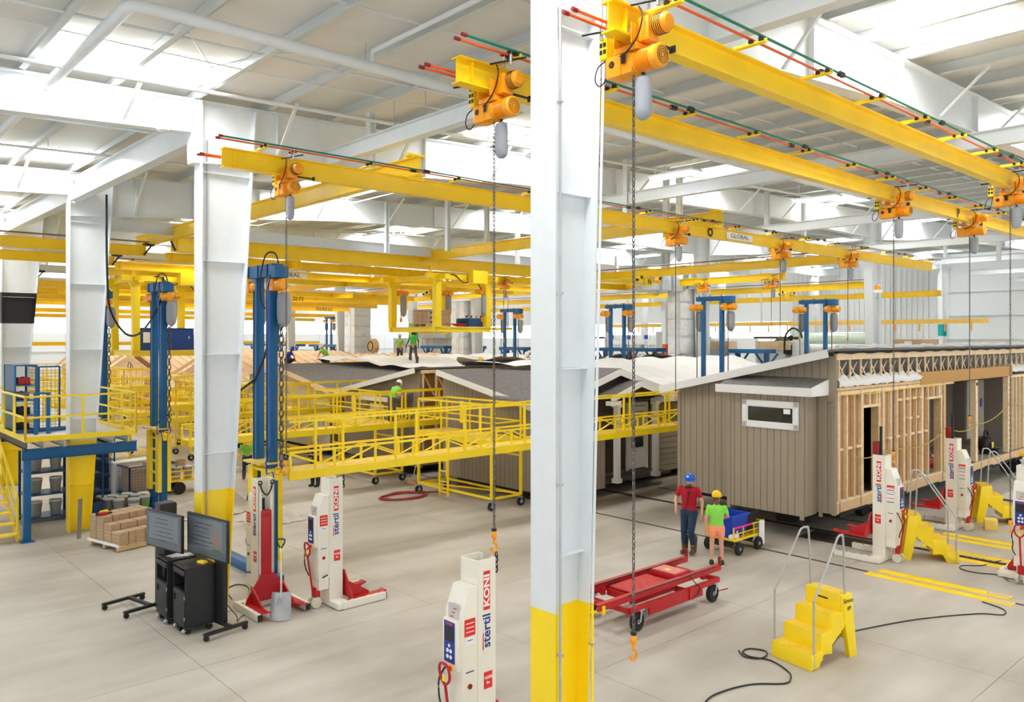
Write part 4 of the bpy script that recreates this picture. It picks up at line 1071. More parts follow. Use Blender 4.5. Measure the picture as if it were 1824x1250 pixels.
# ================================================================== WALKWAYS AND SCAFFOLDS
def walkway(lbl, u0, u1, v, wd=.6, z=2.02, th=.13, tr=.42, hr=1.05, post=2.0, off=0):
    T = Thing('elevated_walkway', lbl, 'walkway', (0, 0, 0))
    T.box('deck', ((u0 + u1) / 2, v + wd / 2, z + th), (u1 - u0, wd, .03), M_ydeck)
    for s_, vv in ((0, v), (1, v + wd)):
        T.box('side_channel', ((u0 + u1) / 2, vv, z + th / 2 + .01), (u1 - u0, .05, th + .05), M_yel)
        T.box('truss_chord', ((u0 + u1) / 2, vv, z + th + tr), (u1 - u0, .045, .045), M_yel)
        T.box('hand_rail', ((u0 + u1) / 2, vv, z + th + hr), (u1 - u0, .045, .045), M_yel)
        n = int((u1 - u0) / 1.0)
        for k in range(n + 1):
            a = u0 + .03 + k * (u1 - u0 - .06) / n
            T.box('truss_post', (a, vv, z + th + tr / 2), (.045, .045, tr), M_yel)
            if k < n:
                b = u0 + .03 + (k + 1) * (u1 - u0 - .06) / n
                zz = (z + th + .02, z + th + tr - .02) if k % 2 else (z + th + tr - .02, z + th + .02)
                T.bar('truss_brace', (a, vv, zz[0]), (b, vv, zz[1]), .03, .03, M_yel)
        a = u0 + .6 + off + s_ * 1.0
        while a < u1:
            T.box('rail_post', (a, vv, z + th + hr / 2), (.05, .05, hr), M_yel); a += post
    return T
walkway('long yellow truss walkway nearest us, spanning from the blue masts to the near house', 7.6, 26.0, 15.15, z=2.1)
walkway('second yellow truss walkway, carrying the worker with the white helmet', 8.2, 26.0, 22.25)
walkway('third yellow truss walkway, toward the beige gabled house', 8.2, 26.0, 29.2, z=2.0)
walkway('fourth yellow truss walkway, behind the second column', 8.4, 16.6, 38.3, wd=.5, z=2.0)
walkway('fifth yellow truss walkway, in front of the raw timber gables', 7.5, 16.6, 49.6, wd=.6, z=2.0)
walkway('furthest yellow truss walkway at the left', 4.0, 16.6, 63.4, wd=.6, z=2.0)

def castor(T, x, y, zc=.14, r=.13):
    T.mb('castor_wheel', MB().lathe([(0, -.03), (r * .5, -.035), (r, -.03), (r, .03), (r * .5, .035), (0, .03)], (x, y + .05, r), 16, 'Y'), M_tyre)
    T.mb('castor_hub', MB().cyl((x, y + .01, r), (x, y + .09, r), r * .45, n=12), M_steel)
    T.box('castor_fork', (x - .02, y + .05, r * 2 - .01 + .02), (.12, .12, .04), M_steel)
    for s_ in (-1, 1): T.bar('fork_arm', (x - .02, y + .05 + s_ * .05, r * 2), (x, y + .05 + s_ * .05, r), .03, .01, M_steel, up=(0, 1, 0))
def scaffold(lbl, u, v, lu, lv, z=2.0, ladder=1, gate=True, rail=1.05):
    """castored work platform; u,v the near left foot, lu along X, lv along Y"""
    T = Thing('rolling_scaffold', lbl, 'scaffold', (u, v, 0))
    T.box('deck', (lu / 2, lv / 2, z), (lu, lv, .04), M_ydeck)
    for x in (0, lu): T.box('deck_channel', (x, lv / 2, z - .04), (.06, lv, .16), M_yel); T.box('base_rail', (x, lv / 2, .34), (.06, lv, .06), M_yel)
    for y in (0, lv): T.box('deck_channel', (lu / 2, y, z - .04), (lu, .06, .16), M_yel); T.box('base_rail', (lu / 2, y, .34), (lu, .06, .06), M_yel)
    for x in (0, lu):
        for y in (0, lv):
            T.box('leg', (x, y, (z + .34) / 2), (.07, .07, z - .34), M_yel)
            castor(T, x, y - .05)
        n = max(2, int(lv / 1.2))
        for k in range(n + 1):
            T.box('rail_post', (x, lv * k / n, z + rail / 2), (.05, .05, rail), M_yel)
        T.box('mid_rail', (x, lv / 2, z + rail * .5), (.04, lv, .04), M_yel); T.box('top_rail', (x, lv / 2, z + rail), (.05, lv, .05), M_yel)
    for y in (0, lv): T.box('top_rail', (lu / 2, y, z + rail), (lu, .05, .05), M_yel); T.box('mid_rail', (lu / 2, y, z + rail * .5), (lu, .04, .04), M_yel)
    T.bar('brace', (0, lv, .36), (lu, 0, .36), .04, .04, M_yel)
    T.bar('brace', (lu, 0, z - .5), (lu, lv * .4, z - .5), .05, .05, M_yel)
    if ladder:
        y = lv * .55
        for s_ in (0, .42): T.box('ladder_rail', (-.06, y + s_, z / 2 + .08), (.05, .05, z - .1), M_yel)
        for k in range(6): T.box('ladder_rung', (-.06, y + .21, .25 + k * .32), (.04, .4, .04), M_yel)
    if gate:
        T.box('gate_plate', (lu, lv * .78, z + .6), (.03, .2, .7), M_yel)
        T.box('gate_latch', (lu - .05, lv * .9, z + .75), (.04, .04, .3), M_org)
    return T
scaffold('yellow rolling scaffold with ladder in front of the porch house end wall', 15.1, 17.5, 1.15, 3.6)
scaffold('yellow rolling scaffold behind it, in front of the dim house half', 14.9, 23.35, 1.1, 4.2)
scaffold('yellow rolling scaffold in front of the beige gabled house', 15.2, 30.6, 1.1, 4.4)
scaffold('yellow rolling scaffold seen left of the second column', 15.2, 40.2, 1.1, 5)
scaffold('yellow rolling scaffold in front of the left raw timber gable', 15.2, 52, 1.1, 6)
scaffold('yellow rolling scaffold right of the mezzanine column', 10.0, 33.4, 1.0, 3.2)
scaffold('yellow rolling scaffold further left behind the blue cage', 9.5, 42.5, 1.0, 4.0)
scaffold('small yellow rolling scaffold at the far left by the cage', 9.5, 55.5, 1.0, 4.0)
scaffold('tall yellow rolling scaffold beside the left masts', 12.4, 35.2, 1.2, 3.0, z=2.0)
scaffold('yellow rolling scaffold between second column and beige house', 12.2, 30.3, 1.2, 2.6)

# ================================================================== BLUE LIFT MASTS
def mast_pair(lbl, u, v, zt=6.35, zc=(.55, 2.3), detail=True, base=True, plat=True, group=None, dv=.75):
    T = Thing('mast_lift', lbl, 'lift mast', (u, v, 0), group=group)
    for s_ in (0, dv):
        mw = .18 if detail else .13
        T.box('mast', (0, s_, zt / 2 + .08), (mw, mw, zt - .16), M_blue, bevel=.012)
        T.box('mast_foot', (0, s_, .045), (.34, .3, .09), M_blue)
        if detail: T.box('guide_strip', (-.095, s_ + .03, zt / 2), (.012, .03, zt - .6), M_dark)
    hh = .26 if detail else .16
    T.box('head_beam', (0, dv / 2, zt + .08), (hh, dv + .55, hh), M_blue, bevel=.02)
    for k in (-.1, .35, .8):
        T.box('head_rib', (-.14, k + .03, zt + .08), (.02, .03, .24), M_blue)
    T.box('head_motor', (0, -.3, zt + .03), (.3, .3, .24), M_blue, bevel=.02)
    for s_, y in ((0, -.26), (1, dv + .26)):
        T.mb('hoist_body', MB().lathe([(0, -.3), (.1, -.29), (.12, -.25), (.12, -.06), (.09, -.04), (.09, .06), (.12, .08), (.12, .24), (.1, .28), (0, .29)], (0, y, zt - .22), 16, 'Y'), M_org)
        T.box('hoist_gearbox', (.02, y + .1, zt - .22), (.26, .2, .24), M_org, bevel=.02)
        T.mb('chain_bag', MB().lathe([(.05, -.36), (.12, -.4), (.14, -.5), (.14, -.9), (.11, -1.0), (.02, -1.08), (0, -1.08)], (.14, y, zt), 12), M_bag)
        if detail: T.mb('lift_chain', link_chain(.08, y + (.0 if s_ == 0 else -.1), zt - .5, zc[1], .15, .016, .045), M_chain)
        else: T.rod('lift_chain', (-.02, y, zt - .35), (-.02, y, zc[1]), .018, M_chain)
    if base: T.box('base_beam', (0, dv + .65, .1), (.22, 3.2, .2), M_blue, bevel=.01)
    # climbing carriage
    for s_ in (0, dv):
        T.box('carriage_sleeve', (-.13, s_, (zc[0] + zc[1]) / 2), (.1, .24, zc[1] - zc[0]), M_yel); T.box('carriage_sleeve', (.13, s_, (zc[0] + zc[1]) / 2), (.1, .24, zc[1] - zc[0]), M_yel)
    k = zc[0] + .2
    while k < zc[1]:
        T.box('carriage_rung', (-.13, dv / 2, k), (.05, dv - .2, .05), M_yel); k += .33
    if plat:
        T.box('carriage_plate', (-.05, dv / 2, zc[1] + .1), (.5, dv + .2, .04), M_ydeck); T.box('carriage_arm', (-.1, -.22, zc[1] - .1), (.16, .3, .2), M_yel)
        T.mb('carriage_gusset', MB().prism([(-.2, dv / 2, zc[1] + .08), (.3, dv / 2, zc[1] + .08), (.1, dv / 2, zc[1] - .4)], (0, .03, 0)), M_yel)
        T.mb('carriage_hook', MB().torus((-.05, -.36, zc[1] - .02), .07, .018, 14, 6, Matrix.Rotation(R(90), 3, 'X')), M_org)
    if detail:
        T.mb('hose', MB().tube([(-.1, -.18, zt + .1), (-.25, -.35, zt - .3), (-.2, -.3, 4.4), (-.14, -.2, 3.2), (-.13, -.2, 2.8), (-.25, -.25, 2.5), (-.3, -.4, 2.3), (-.22, -.5, 2.35), (-.18, -.5, 2.1)], .018, 6), mat('hose_blue', (0, 90, 190), .4))
        T.mb('cable', MB().tube(smooth_path([(.1, -.1, zt + .2), (0, -.15, zt + .42), (-.16, -.05, zt + .38), (-.2, .1, zt - .1), (-.15, .2, zt - .5), (-.1, .1, zt - .7)]), .016, 6), M_black)
    return T
m2 = mast_pair('tall blue twin mast lift right of the second column', 7.35, 15.4, 6.3, (.45, 2.35), dv=.62)
m2.mb('cable', MB().tube([(.1, .1, 5.4), (.0, .35, 4.6), (-.1, .55, 4.15), (-.2, .9, 3.95), (-.3, 1.2, 3.8)], .025, 6), M_black)
m2.box('pendant', (-.16, .75, 1.2), (.1, .09, .5), M_yel, rx=.1, bevel=.02); m2.mb('pendant_cord', MB().tube([(-.13, .7, 2.2), (-.15, .72, 1.9), (-.18, .78, 1.6), (-.16, .75, 1.45)], .014, 5), M_black)
mast_pair('tall blue twin mast lift behind the stack of cartons', 8.0, 23.7, 6.4, (.6, 2.3))
mast_pair('tall blue twin mast lift just right of the mezzanine column', 7.85, 28.9, 6.4, (.6, 2.2))
mast_pair('blue twin mast lift at the left edge beside the black band', 8.0, 42.2, 6.3, (.6, 2.2))
for i, (u, v) in enumerate([(28.9, 14.3), (24.0, 15.6), (26.8, 22.3), (26.8, 29.3), (35, 59.9), (35, 61.9), (35, 72)]):
    mast_pair(['distant blue twin mast behind the near house roof', 'distant blue twin mast in front of the wrapped duct', 'distant blue twin mast right of the central column', 'distant blue twin mast left of the central column',
               'distant blue twin mast before the left duct', 'distant blue twin mast left of the left duct', 'most distant blue twin mast right of the second column'][i], u, v, 6.3 if u < 30 else 6.7, (1.2, 2.3), detail=False, base=False, plat=False)

# ================================================================== COLUMN LIFTS
def column_lift(lbl, u, v, rz, raised=None, hook_front=False):
    """white mobile lift column; local +X is the carriage side"""
    T = Thing('column_lift', lbl, 'vehicle lift', (u, v, 0), rz, group='white mobile lift columns')
    Hh = 2.36
    # mast: a channel open towards +X, with open top
    b = MB()
    b.box((-.128, 0, Hh / 2 + .06), (.02, .276, Hh - .11))
    for s in (-1, 1): b.box((0, s * .15, Hh / 2 + .06), (.28, .02, Hh - .1)); b.box((.13, s * .115, Hh / 2 + .06), (.02, .07, Hh - .1))
    T.mb('mast', b, M_cream)
    T.rod('lift_screw', (.02, 0, 2.0 if not raised else 2.3), (.02, 0, 1.5 if not raised else 3.0), .03, M_black)
    # cabinet with sloped head
    T.mb('cabinet', MB().prism([(-.14, -.16, .55), (-.37, -.16, .55), (-.37, -.16, 1.80), (-.26, -.16, 2.08), (-.14, -.16, 2.08)], (0, .32, 0)), M_cream, bevel=.012)
    T.box('control_panel', (-.40, .0, 1.42), (.07, .28, .58), M_cream, bevel=.02)
    T.box('keypad', (-.437, 0, 1.45), (.006, .2, .48), M_lblue, bevel=.002)
    T.box('display', (-.441, 0, 1.55), (.005, .16, .17), M_dark)
    T.box('brand_strip', (-.441, 0, 1.665), (.004, .11, .02), M_lred)
    for y in (-.03, .03):
        for z in (1.28, 1.35): T.rod('button', (-.438, y, z), (-.444, y, z), .024, M_lwhite)
    T.rod('button', (-.438, 0, 1.41), (-.444, 0, 1.41), .02, M_lwhite)
    T.rod('stop_ring', (-.433, -.02, 1.15), (-.44, -.02, 1.15), .045, M_yel); T.rod('stop_button', (-.44, -.02, 1.15), (-.465, -.02, 1.15), .028, M_lred)
    T.box('data_plate', (-.373, 0, 1.78), (.005, .2, .2), mat_plate, bevel=0)
    for k in range(3): T.box('plate_print', (-.377, -.03 + .03 * k, 1.83 - .05 * k), (.003, .06, .012), M_lred)
    for s in (-1, 1):
        y = s * .163
        T.box('warning_label', (-.26, y, 1.62), (.16, .004, .2), M_lred)
        for k in range(3): T.box('print_line', (-.26, y + s * .003, 1.67 - .05 * k), (.12, .002, .01), M_lwhite)
        T.box('notice_label', (-.26, y, 1.46), (.13, .004, .08), M_lwhite)
        T.box('notice_print', (-.26, y + s * .003, 1.47), (.08, .002, .01), M_lblue)
        T.box('notice_print', (-.26, y, 1.1), (.12, .004, .012), M_lblue)
        T.rod('signal_button', (-.26, y - s * .01, .93), (-.26, y + s * .012, .93), .03, M_dred)
        # vertical lettering on the mast cheek
        yy = s * .1615
        T.box('red_field', (.0, yy, 2.0), (.1, .003, .46), M_lred)
        tm = tmat((0, 0, 1), (0, s, 0))
        T.text('lettering', 'KONI', .115, (.0, yy + s * .003, 2.0), tm, M_lwhite, font_bold=.004, sx=1.35, label='white lettering on red')
        T.text('lettering', 'stertil', .17, (.0, yy + s * .001, 1.52), tm, M_lblue, font_bold=.003, sx=1.02, label='blue lettering')
        T.bar('letter_swoosh', (-.055, yy + s * .002, 1.30), (-.055, yy + s * .002, 1.5), .012, .003, M_lred, up=(0, 1, 0))
        T.box('load_field', (.02, yy, .93), (.13, .003, .2), M_lred)
        T.text('load_lettering', '16500', .05, (.02, yy + s * .003, .96), tmat((-s, 0, 0) if s > 0 else (1, 0, 0), (0, s, 0)), M_lwhite, font_bold=.001)
        T.text('load_lettering', 'lbs', .045, (.02, yy + s * .003, .90), tmat((-s, 0, 0) if s > 0 else (1, 0, 0), (0, s, 0)), M_lwhite, font_bold=.001)
    if raised:
        for s in (-1, 1):
            for k in range(4): T.box('manual_sheet', (-.26, s * .168, 1.62 - k * .09), (.17, .003, .07), M_lwhite); T.box('sheet_print', (-.26, s * .171, 1.62 - k * .09), (.15, .002, .015), [M_lblack, M_lblue, M_lred, M_lblack][k])
    # chain handle on the head
    T.mb('lift_chain', link_chain(.17, -.14, 2.42, 2.2, .06, .009, .018), M_dark) if not hook_front else None
    pts = [(.15, -.12, 2.3), (.16, -.08, 2.16), (.165, 0, 2.08), (.16, .08, 2.16), (.15, .12, 2.3)]
    if hook_front:
        for a in (-.12, .12): T.mb('eye', MB().torus((.15, a, 2.31), .035, .012, 12, 5, Matrix.Rotation(R(90), 3, 'Y')), M_dark)
        T.mb('head_chain', MB().tube(smooth_path(pts), .016, 6), M_dark)
    # base: cross foot, two legs with hazard edges
    T.box('foot_beam', (-.02, 0, .07), (.26, 1.0, .11), M_cream, bevel=.01)
    for s in (-1, 1):
        T.box('leg', (.42, s * .46, .075), (.92, .1, .13), M_cream, bevel=.008)
        T.box('leg_cap', (.885, s * .46, .075), (.02, .09, .11), M_dark)
        for k in range(9): T.box('hazard_stripe', (.1 + k * .085, s * .46 - .03 * s, .1415), (.04, .035, .003), M_yel if k % 2 else M_lblack, rz=.5)
        T.mb('leg_roller', MB().cyl((.84, s * .46 - .045, .04), (.84, s * .46 + .045, .04), .04, n=12), M_steel)
    # red carriage
    zc = .0 if not raised else raised
    T.box('carriage_block', (.1, 0, (1.72 if not raised else 2.5)), (.13, .2, .14 if not raised else .3), M_dred if raised else M_red, bevel=.01)
    if not raised: T.box('carriage_body', (.13, 0, .95), (.09, .2, 1.45), M_red, bevel=.02)
    T.mb('carriage_plate', MB().prism([(.18, -.42, zc + .14), (.18, .42, zc + .14), (.18, .40, zc + .22), (.18, .13, zc + .62), (.18, -.13, zc + .62), (.18, -.40, zc + .22)], (.03, 0, 0)), M_red)
    for s in (-1, 1):
        T.mb('fork_web', MB().prism([(.19, s * .3 - .015, zc + .14), (.62, s * .3 - .015, zc + .14), (.62, s * .3 - .015, zc + .18), (.2, s * .3 - .015, zc + .44)], (0, .03, 0)), M_red)
        T.box('fork', (.5, s * .3 + .06 * s, zc + .12), (.62, .16, .05), M_red, bevel=.008)
        T.box('fork_tip', (.86, s * .3 + .06 * s, zc + .135), (.14, .16, .03), M_red, ry=-.25)
    # steering drawbar with wheel fork at the back
    T.box('jack_body', (-.33, .0, .28), (.12, .14, .18), M_red, bevel=.015); T.rod('jack_cylinder', (-.3, .05, .2), (-.3, .05, .52), .025, M_steel)
    T.rod('drawbar', (-.4, 0, .3), (-.5, 0, .98), .018, M_red)
    pts = [(-.5, 0, .96), (-.5, -.075, 1.03), (-.51, -.095, 1.12), (-.52, -.07, 1.2), (-.525, 0, 1.225), (-.52, .07, 1.2), (-.51, .095, 1.12), (-.5, .075, 1.03), (-.5, 0, .96)]
    T.mb('handle_loop', MB().tube(smooth_path(pts), .017, 8), M_red)
    T.box('handle_tag', (-.52, 0, 1.05), (.008, .05, .07), M_yel)
    for s in (-1, 1): T.mb('steer_wheel', MB().lathe([(0, -.025), (.05, -.03), (.1, -.022), (.1, .022), (.05, .03), (0, .025)], (-.36, s * .07, .102), 18, 'Y'), mat_wheel)
    T.box('rear_plate', (-.25, 0, .45), (.2, .3, .22), M_cream)
    T.mb('cable', MB().tube(smooth_path([(-.38, .12, 1.14), (-.47, .15, 1.0), (-.5, .12, .85), (-.46, .14, .7), (-.42, .1, .58)]), .012, 5), M_black)
    T.rod('side_lever', (-.18, -.165, .6), (-.3, -.2, .58), .012, M_black)
    return T
mat_plate = mat('data_plate', (196, 198, 196), .4)
mat_wheel = mat('nylon_wheel', (214, 208, 186), .5)
column_lift('white column lift nearest the camera, left of the central column', 6.17, 7.40, 0)
column_lift('white column lift with its legs to the right, standing behind the grain scoop', 7.62, 13.45, 0)
column_lift('white column lift facing us with red carriage and a chain on its head', 6.62, 14.25, -PI / 2, hook_front=True)
column_lift('raised white column lift under the near corner of the framed house', 18.35, 7.75, PI / 2, raised=.42)
column_lift('raised white column lift further along the framed house', 22.75, 7.75, PI / 2, raised=.42)
column_lift('white column lift cut off by the right edge', 18.95, 5.05, 0)

# grain scoop leaning on the facing lift
T = Thing('scoop_shovel', 'aluminium scoop shovel with green D grip leaning on the column lift', 'shovel', (6.42, 13.16, 0), R(-38))
def scoop(s, t):
    x = (s - .5) * .38 * (1 - .12 * t); z = .02 + t * .46
    return (x, .03 + .12 * t - .06 * (1 - (2 * s - 1) ** 2) * (1 - .3 * t) + .03, z)
bb = MB().grid(14, 10, scoop); bb.grid(14, 10, lambda s, t: Vec(scoop(s, t)) + Vec((0, .006, 0)))
T.mb('scoop_blade', bb, M_alum, ang=60)
for k in (-.06, 0, .06): T.bar('blade_rib', (k, .05, .1), (k * .7, .1, .4), .008, .008, M_alum)
T.rod('socket', (0, .13, .4), (-.01, .2, .62), .02, M_steel); T.rod('shaft', (-.01, .2, .6), (-.06, .4, 1.12), .017, M_wood)
T.rod('ferrule', (-.06, .4, 1.1), (-.065, .425, 1.2), .02, M_lwhite)
T.mb('grip', MB().tube(smooth_path([(-.065, .42, 1.18), (-.12, .45, 1.27), (-.13, .46, 1.34), (-.065, .46, 1.35), (0, .45, 1.34), (-.01, .44, 1.27), (-.065, .42, 1.18)]), .016, 7), M_darkgreen)

# ================================================================== STEP STOOLS
def step_stool(lbl, u, v, rz, mark=True):
    """yellow moulded steps, climbing along local +X"""
    T = Thing('step_stand', lbl, 'steps', (u, v, 0), rz, group='yellow moulded step stands')
    n, d, h = 4, .25, .255
    for k in range(n):
        wv = .74 - .045 * k
        x0 = k * d; z = (k + 1) * h
        T.mb('step', MB().prism([(x0, -wv / 2, z - h + (.0 if k == 0 else -.06)), (x0 + .012, -wv / 2, z - .015), (x0 + d + .03, -wv / 2, z - .015), (x0 + d + .03, -wv / 2, z - h - (0 if k == 0 else .1) + (.12 if k == 0 else 0))], (0, wv, 0)), M_yel, bevel=.012)
        for q in range(7):
            T.box('tread_rib', (x0 + .02 + q * .036, 0, z - .012), (.022, wv - .02, .012), M_ydeck if q % 2 else M_yel)
    for s in (-1, 1):
        y = s * .30
        T.mb('side_leg', MB().prism([(.78, y - .04, 1.0), (1.03, y - .04, 1.0), (1.16, y - .04, 0), (.98, y - .04, 0), (.86, y - .04, .55)], (0, .08, 0)), M_yel, bevel=.01)
        T.mb('side_web', MB().prism([(.04, y - .03, .0), (.24, y - .03, .0), (.32, y - .03, .15), (.55, y - .03, .28), (.84, y - .03, .5), (.95, y - .03, .75), (1.0, y - .03, .98), (.78, y - .03, .98), (.77, y - .03, .73), (.53, y - .03, .73), (.52, y - .03, .475), (.28, y - .03, .475), (.27, y - .03, .22), (.04, y - .03, .22)], (0, .06, 0)), M_yel)
        yy = s * .36
        pts = [(.07, yy, .04), (.07, yy, .95), (.12, yy, 1.1), (.6, yy * .95, 1.82), (.7, yy * .92, 1.93), (.78, yy * .9, 1.93), (.84, yy * .88, 1.82), (.9, yy * .86, .72)]
        T.mb('hand_rail', MB().tube(smooth_path(pts, 5), .017, 8), M_steel)
    T.box('back_panel', (1.0, 0, .62), (.03, .52, .75), M_yel, ry=-.12)
    T.box('grip_slot', (-.0 + .75, 0, .9), (.01, .2, .02), M_black)
    if mark:
        T.text('handwriting', 'Simon', .1, (.93, -.345, .90), tmat((1, 0, 0), (0, -1, 0)), M_lblack); T.text('handwriting', '#9', .09, (.95, -.345, .78), tmat((1, 0, 0), (0, -1, 0)), M_lblack)
        T.text('handwriting', 'Simon', .1, (1.09, 0, .86), tmat((0, -1, 0), (-1, 0, 0)) if False else tmat((0, 1, 0), (1, 0, .12)), M_lblack)
    return T
step_stool('yellow four-step stand with tall steel rails alone on the open floor', 11.42, 6.2, R(-10))
step_stool('yellow four-step stand beside the raised lift at the near house corner', 19.55, 6.62, R(122))
step_stool('yellow four-step stand beside the further raised lift', 24.75, 6.75, R(122))
T = Thing('plastic_crate', 'small yellow box behind the further raised lift', 'box', (23.35, 7.05, 0), R(20)); T.box('body', (0, 0, .13), (.4, .3, .26), M_ydeck, bevel=.01); T.box('label', (0, -.152, .13), (.1, .004, .1), M_lblack)

# ================================================================== RED TRANSPORT CART
T = Thing('transport_cart', 'long red steel frame cart with pneumatic wheels at centre right', 'cart', (0, 0, 0))
for v in (8.75, 9.52):
    T.mb('rail', MB().bar((9.85, v, .56), (13.4, v, .56), .05, .10).bar((9.85, v + .02, .615), (13.4, v + .02, .615), .09, .012), M_red)
    T.box('end_stop', (13.38, v, .68), (.04, .05, .17), M_dred)
    T.box('rubber_strip', (11.9, v - .03, .615), (2.6, .02, .015), M_black)
for a, b in (((10.5, 8.62, .4), (13.15, 8.62, .4)), ((10.5, 9.75, .4), (13.15, 9.75, .4)), ((10.5, 8.62, .4), (10.5, 9.75, .4)), ((13.15, 8.62, .4), (13.15, 9.75, .4)), ((12.1, 8.62, .4), (12.1, 9.75, .4))):
    T.bar('lower_frame', a, b, .06, .09, M_red)
T.box('hanging_plate', (11.6, 8.6, .31), (1.2, .03, .16), M_red); T.box('side_plate', (12.35, 8.58, .34), (.4, .03, .2), M_red)
for u in (10.8, 12.9):
    for v in (8.8, 9.48): T.box('riser', (u, v, .48), (.08, .08, .12), M_red)
T.box('deck_plate', (11.45, 9.12, .55), (1.05, .62, .03), mat('worn_red', (196, 50, 48), .6, amp=.25, scale=9)); T.box('deck_box', (11.45, 9.12, .46), (1.15, .66, .12), M_red, bevel=.01)
T.box('control_box', (12.25, 9.1, .58), (.42, .55, .16), M_red, bevel=.01); T.box('box_lid', (12.25, 9.1, .665), (.36, .5, .012), mat('pink_lid', (214, 130, 120), .6, amp=.2, scale=12)); T.box('label', (12.2, 9.1, .674), (.1, .1, .003), M_yel)
for k in range(4): T.box('switch', (11.0 + k * .07, 9.45, .55), (.04, .04, .06), M_black)
T.bar('cross_rail', (10.2, 8.75, .5), (10.2, 9.52, .5), .05, .06, M_red); T.bar('cross_rail', (12.85, 8.75, .5), (12.85, 9.52, .5), .05, .06, M_red)
for (x, y) in ((10.75, 8.66), (13.0, 8.66), (10.72, 9.72), (13.0, 9.72)):
    r = .165
    wh = T.mb('tyre', MB().lathe([(.085, -.045), (.13, -.055), (.16, -.035), (r, 0), (.16, .035), (.13, .055), (.085, .045)], (x, y, r), 22, 'Y'), M_tyre)
    T.mb('wheel_rim', MB().lathe([(0, -.03), (.03, -.05), (.05, -.03), (.088, -.042), (.088, .042), (.05, .03), (.03, .05), (0, .03)], (x, y, r), 18, 'Y'), M_lwhite, sub=wh)
    for s in (-1, 1): T.bar('fork_arm', (x + .05, y + s * .07, .36), (x, y + s * .07, r), .04, .012, M_steel, up=(0, 1, 0))
    T.box('fork_head', (x + .05, y, .365), (.14, .16, .02), M_steel)
T.mb('tow_handle', MB().bar((9.65, 8.9, .5), (9.95, 8.74, .5), .04, .03).bar((9.65, 8.9, .5), (9.6, 9.45, .5), .04, .03).box((9.95, 8.72, .52), (.06, .04, .14)), M_yel)
T.bar('brake_pedal', (13.1, 8.6, .2), (13.35, 8.55, .2), .03, .01, M_dred)
T.mb('strap', MB().tube(smooth_path([(12.35, 8.72, .62), (12.38, 8.62, .5), (12.45, 8.56, .42), (12.4, 8.55, .32), (12.3, 8.56, .28), (12.22, 8.56, .24)]), .01, 5), M_black)

# ================================================================== YELLOW WAGON WITH TUBS
T = Thing('tub_wagon', 'yellow railed wagon with white-rimmed wheels next to the two people', 'wagon', (16.1, 10.15, 0), R(0))
T.box('deck', (.65, .35, .34), (1.3, .7, .04), M_yel2)
for y in (0, .7):
    T.bar('side_bar', (0, y, .34), (1.3, y, .34), .04, .05, M_yel2)
for a, b in (((.0, 0), (1.3, 0)), ((1.3, 0), (1.3, .7)), ((1.3, .7), (0, .7))):
    T.bar('guard_rail', (a[0], a[1], .62), (b[0], b[1], .62), .025, .025, M_yel2); T.bar('guard_rail', (a[0], a[1], .48), (b[0], b[1], .48), .02, .02, M_yel2)
for x, y in ((.0, 0), (.4, 0), (.85, 0), (1.3, 0), (1.3, .7), (.4, .7), (0, .7)): T.box('guard_post', (x, y, .49), (.025, .025, .3), M_yel2)
T.bar('pink_wrap', (0, -.003, .625), (.75, -.003, .625), .034, .034, mat('pink_tape', (240, 50, 150), .6), label='pink wrapped rail')
for x, y in ((.12, -.06), (.95, -.06), (.12, .76), (.95, .76)):
    r = .15
    wh = T.mb('tyre', MB().lathe([(.08, -.04), (.12, -.05), (.145, -.03), (r, 0), (.145, .03), (.12, .05), (.08, .04)], (x, y, r), 20, 'Y'), M_tyre)
    T.mb('wheel_rim', MB().lathe([(0, -.025), (.03, -.045), (.045, -.025), (.082, -.038), (.082, .038), (.045, .025), (.03, .045), (0, .025)], (x, y, r), 16, 'Y'), M_lwhite, sub=wh)
T.rod('axle', (.12, -.06, .15), (.12, .76, .15), .015, M_dark); T.rod('axle', (.95, -.06, .15), (.95, .76, .15), .015, M_dark)
for x in (.12, .95): T.box('axle_block', (x, .35, .25), (.08, .5, .14), M_dark)
def tub(lbl, x, y, sx, sy, h, m, z0=.362):
    T = Thing('plastic_tub', lbl, 'tub', (16.1 + x, 10.15 + y, z0))
    b = MB(); k = .82
    for s in (-1, 1):
        b.prism([(-sx / 2 * k, s * sy / 2 * k, 0), (sx / 2 * k, s * sy / 2 * k, 0), (sx / 2, s * sy / 2, h), (-sx / 2, s * sy / 2, h)], (0, -s * .015, 0))
        b.prism([(s * sx / 2 * k, -sy / 2 * k, 0), (s * sx / 2 * k, sy / 2 * k, 0), (s * sx / 2, sy / 2, h), (s * sx / 2, -sy / 2, h)], (-s * .015, 0, 0))
    b.box((0, 0, .01), (sx * k, sy * k, .02)); T.mb('tub_body', b, m)
    for s in (-1, 1): T.box('rim', (0, s * (sy / 2 + .012), h), (sx + .05, .03, .04), m); T.box('rim', (s * (sx / 2 + .012), 0, h), (.03, sy + .05, .04), m)
    return T
tub('deep blue plastic tub on the yellow wagon', .38, .35, .72, .56, .5, M_tub)
tub('dark grey plastic tub behind the blue one on the wagon', 1.02, .4, .46, .5, .46, M_dark)
T = Thing('rag', 'white cloth draped over the end of the yellow wagon', 'cloth', (16.1 + 1.12, 10.15 - .03, .3))
T.mb('cloth', MB().grid(8, 10, lambda s, t: ((s - .5) * .22, -.02 - .03 * math.sin(s * 9) , .36 - t * .55 + .03 * math.sin(s * 5))), M_tarp, ang=80)
T = Thing('paper_roll', 'white paper roll on the corner of the wagon', 'roll', (16.08, 10.22, .362)); T.mb('roll', MB().cyl((0, 0, .06), (.26, 0, .06), .055, n=14), M_lwhite)
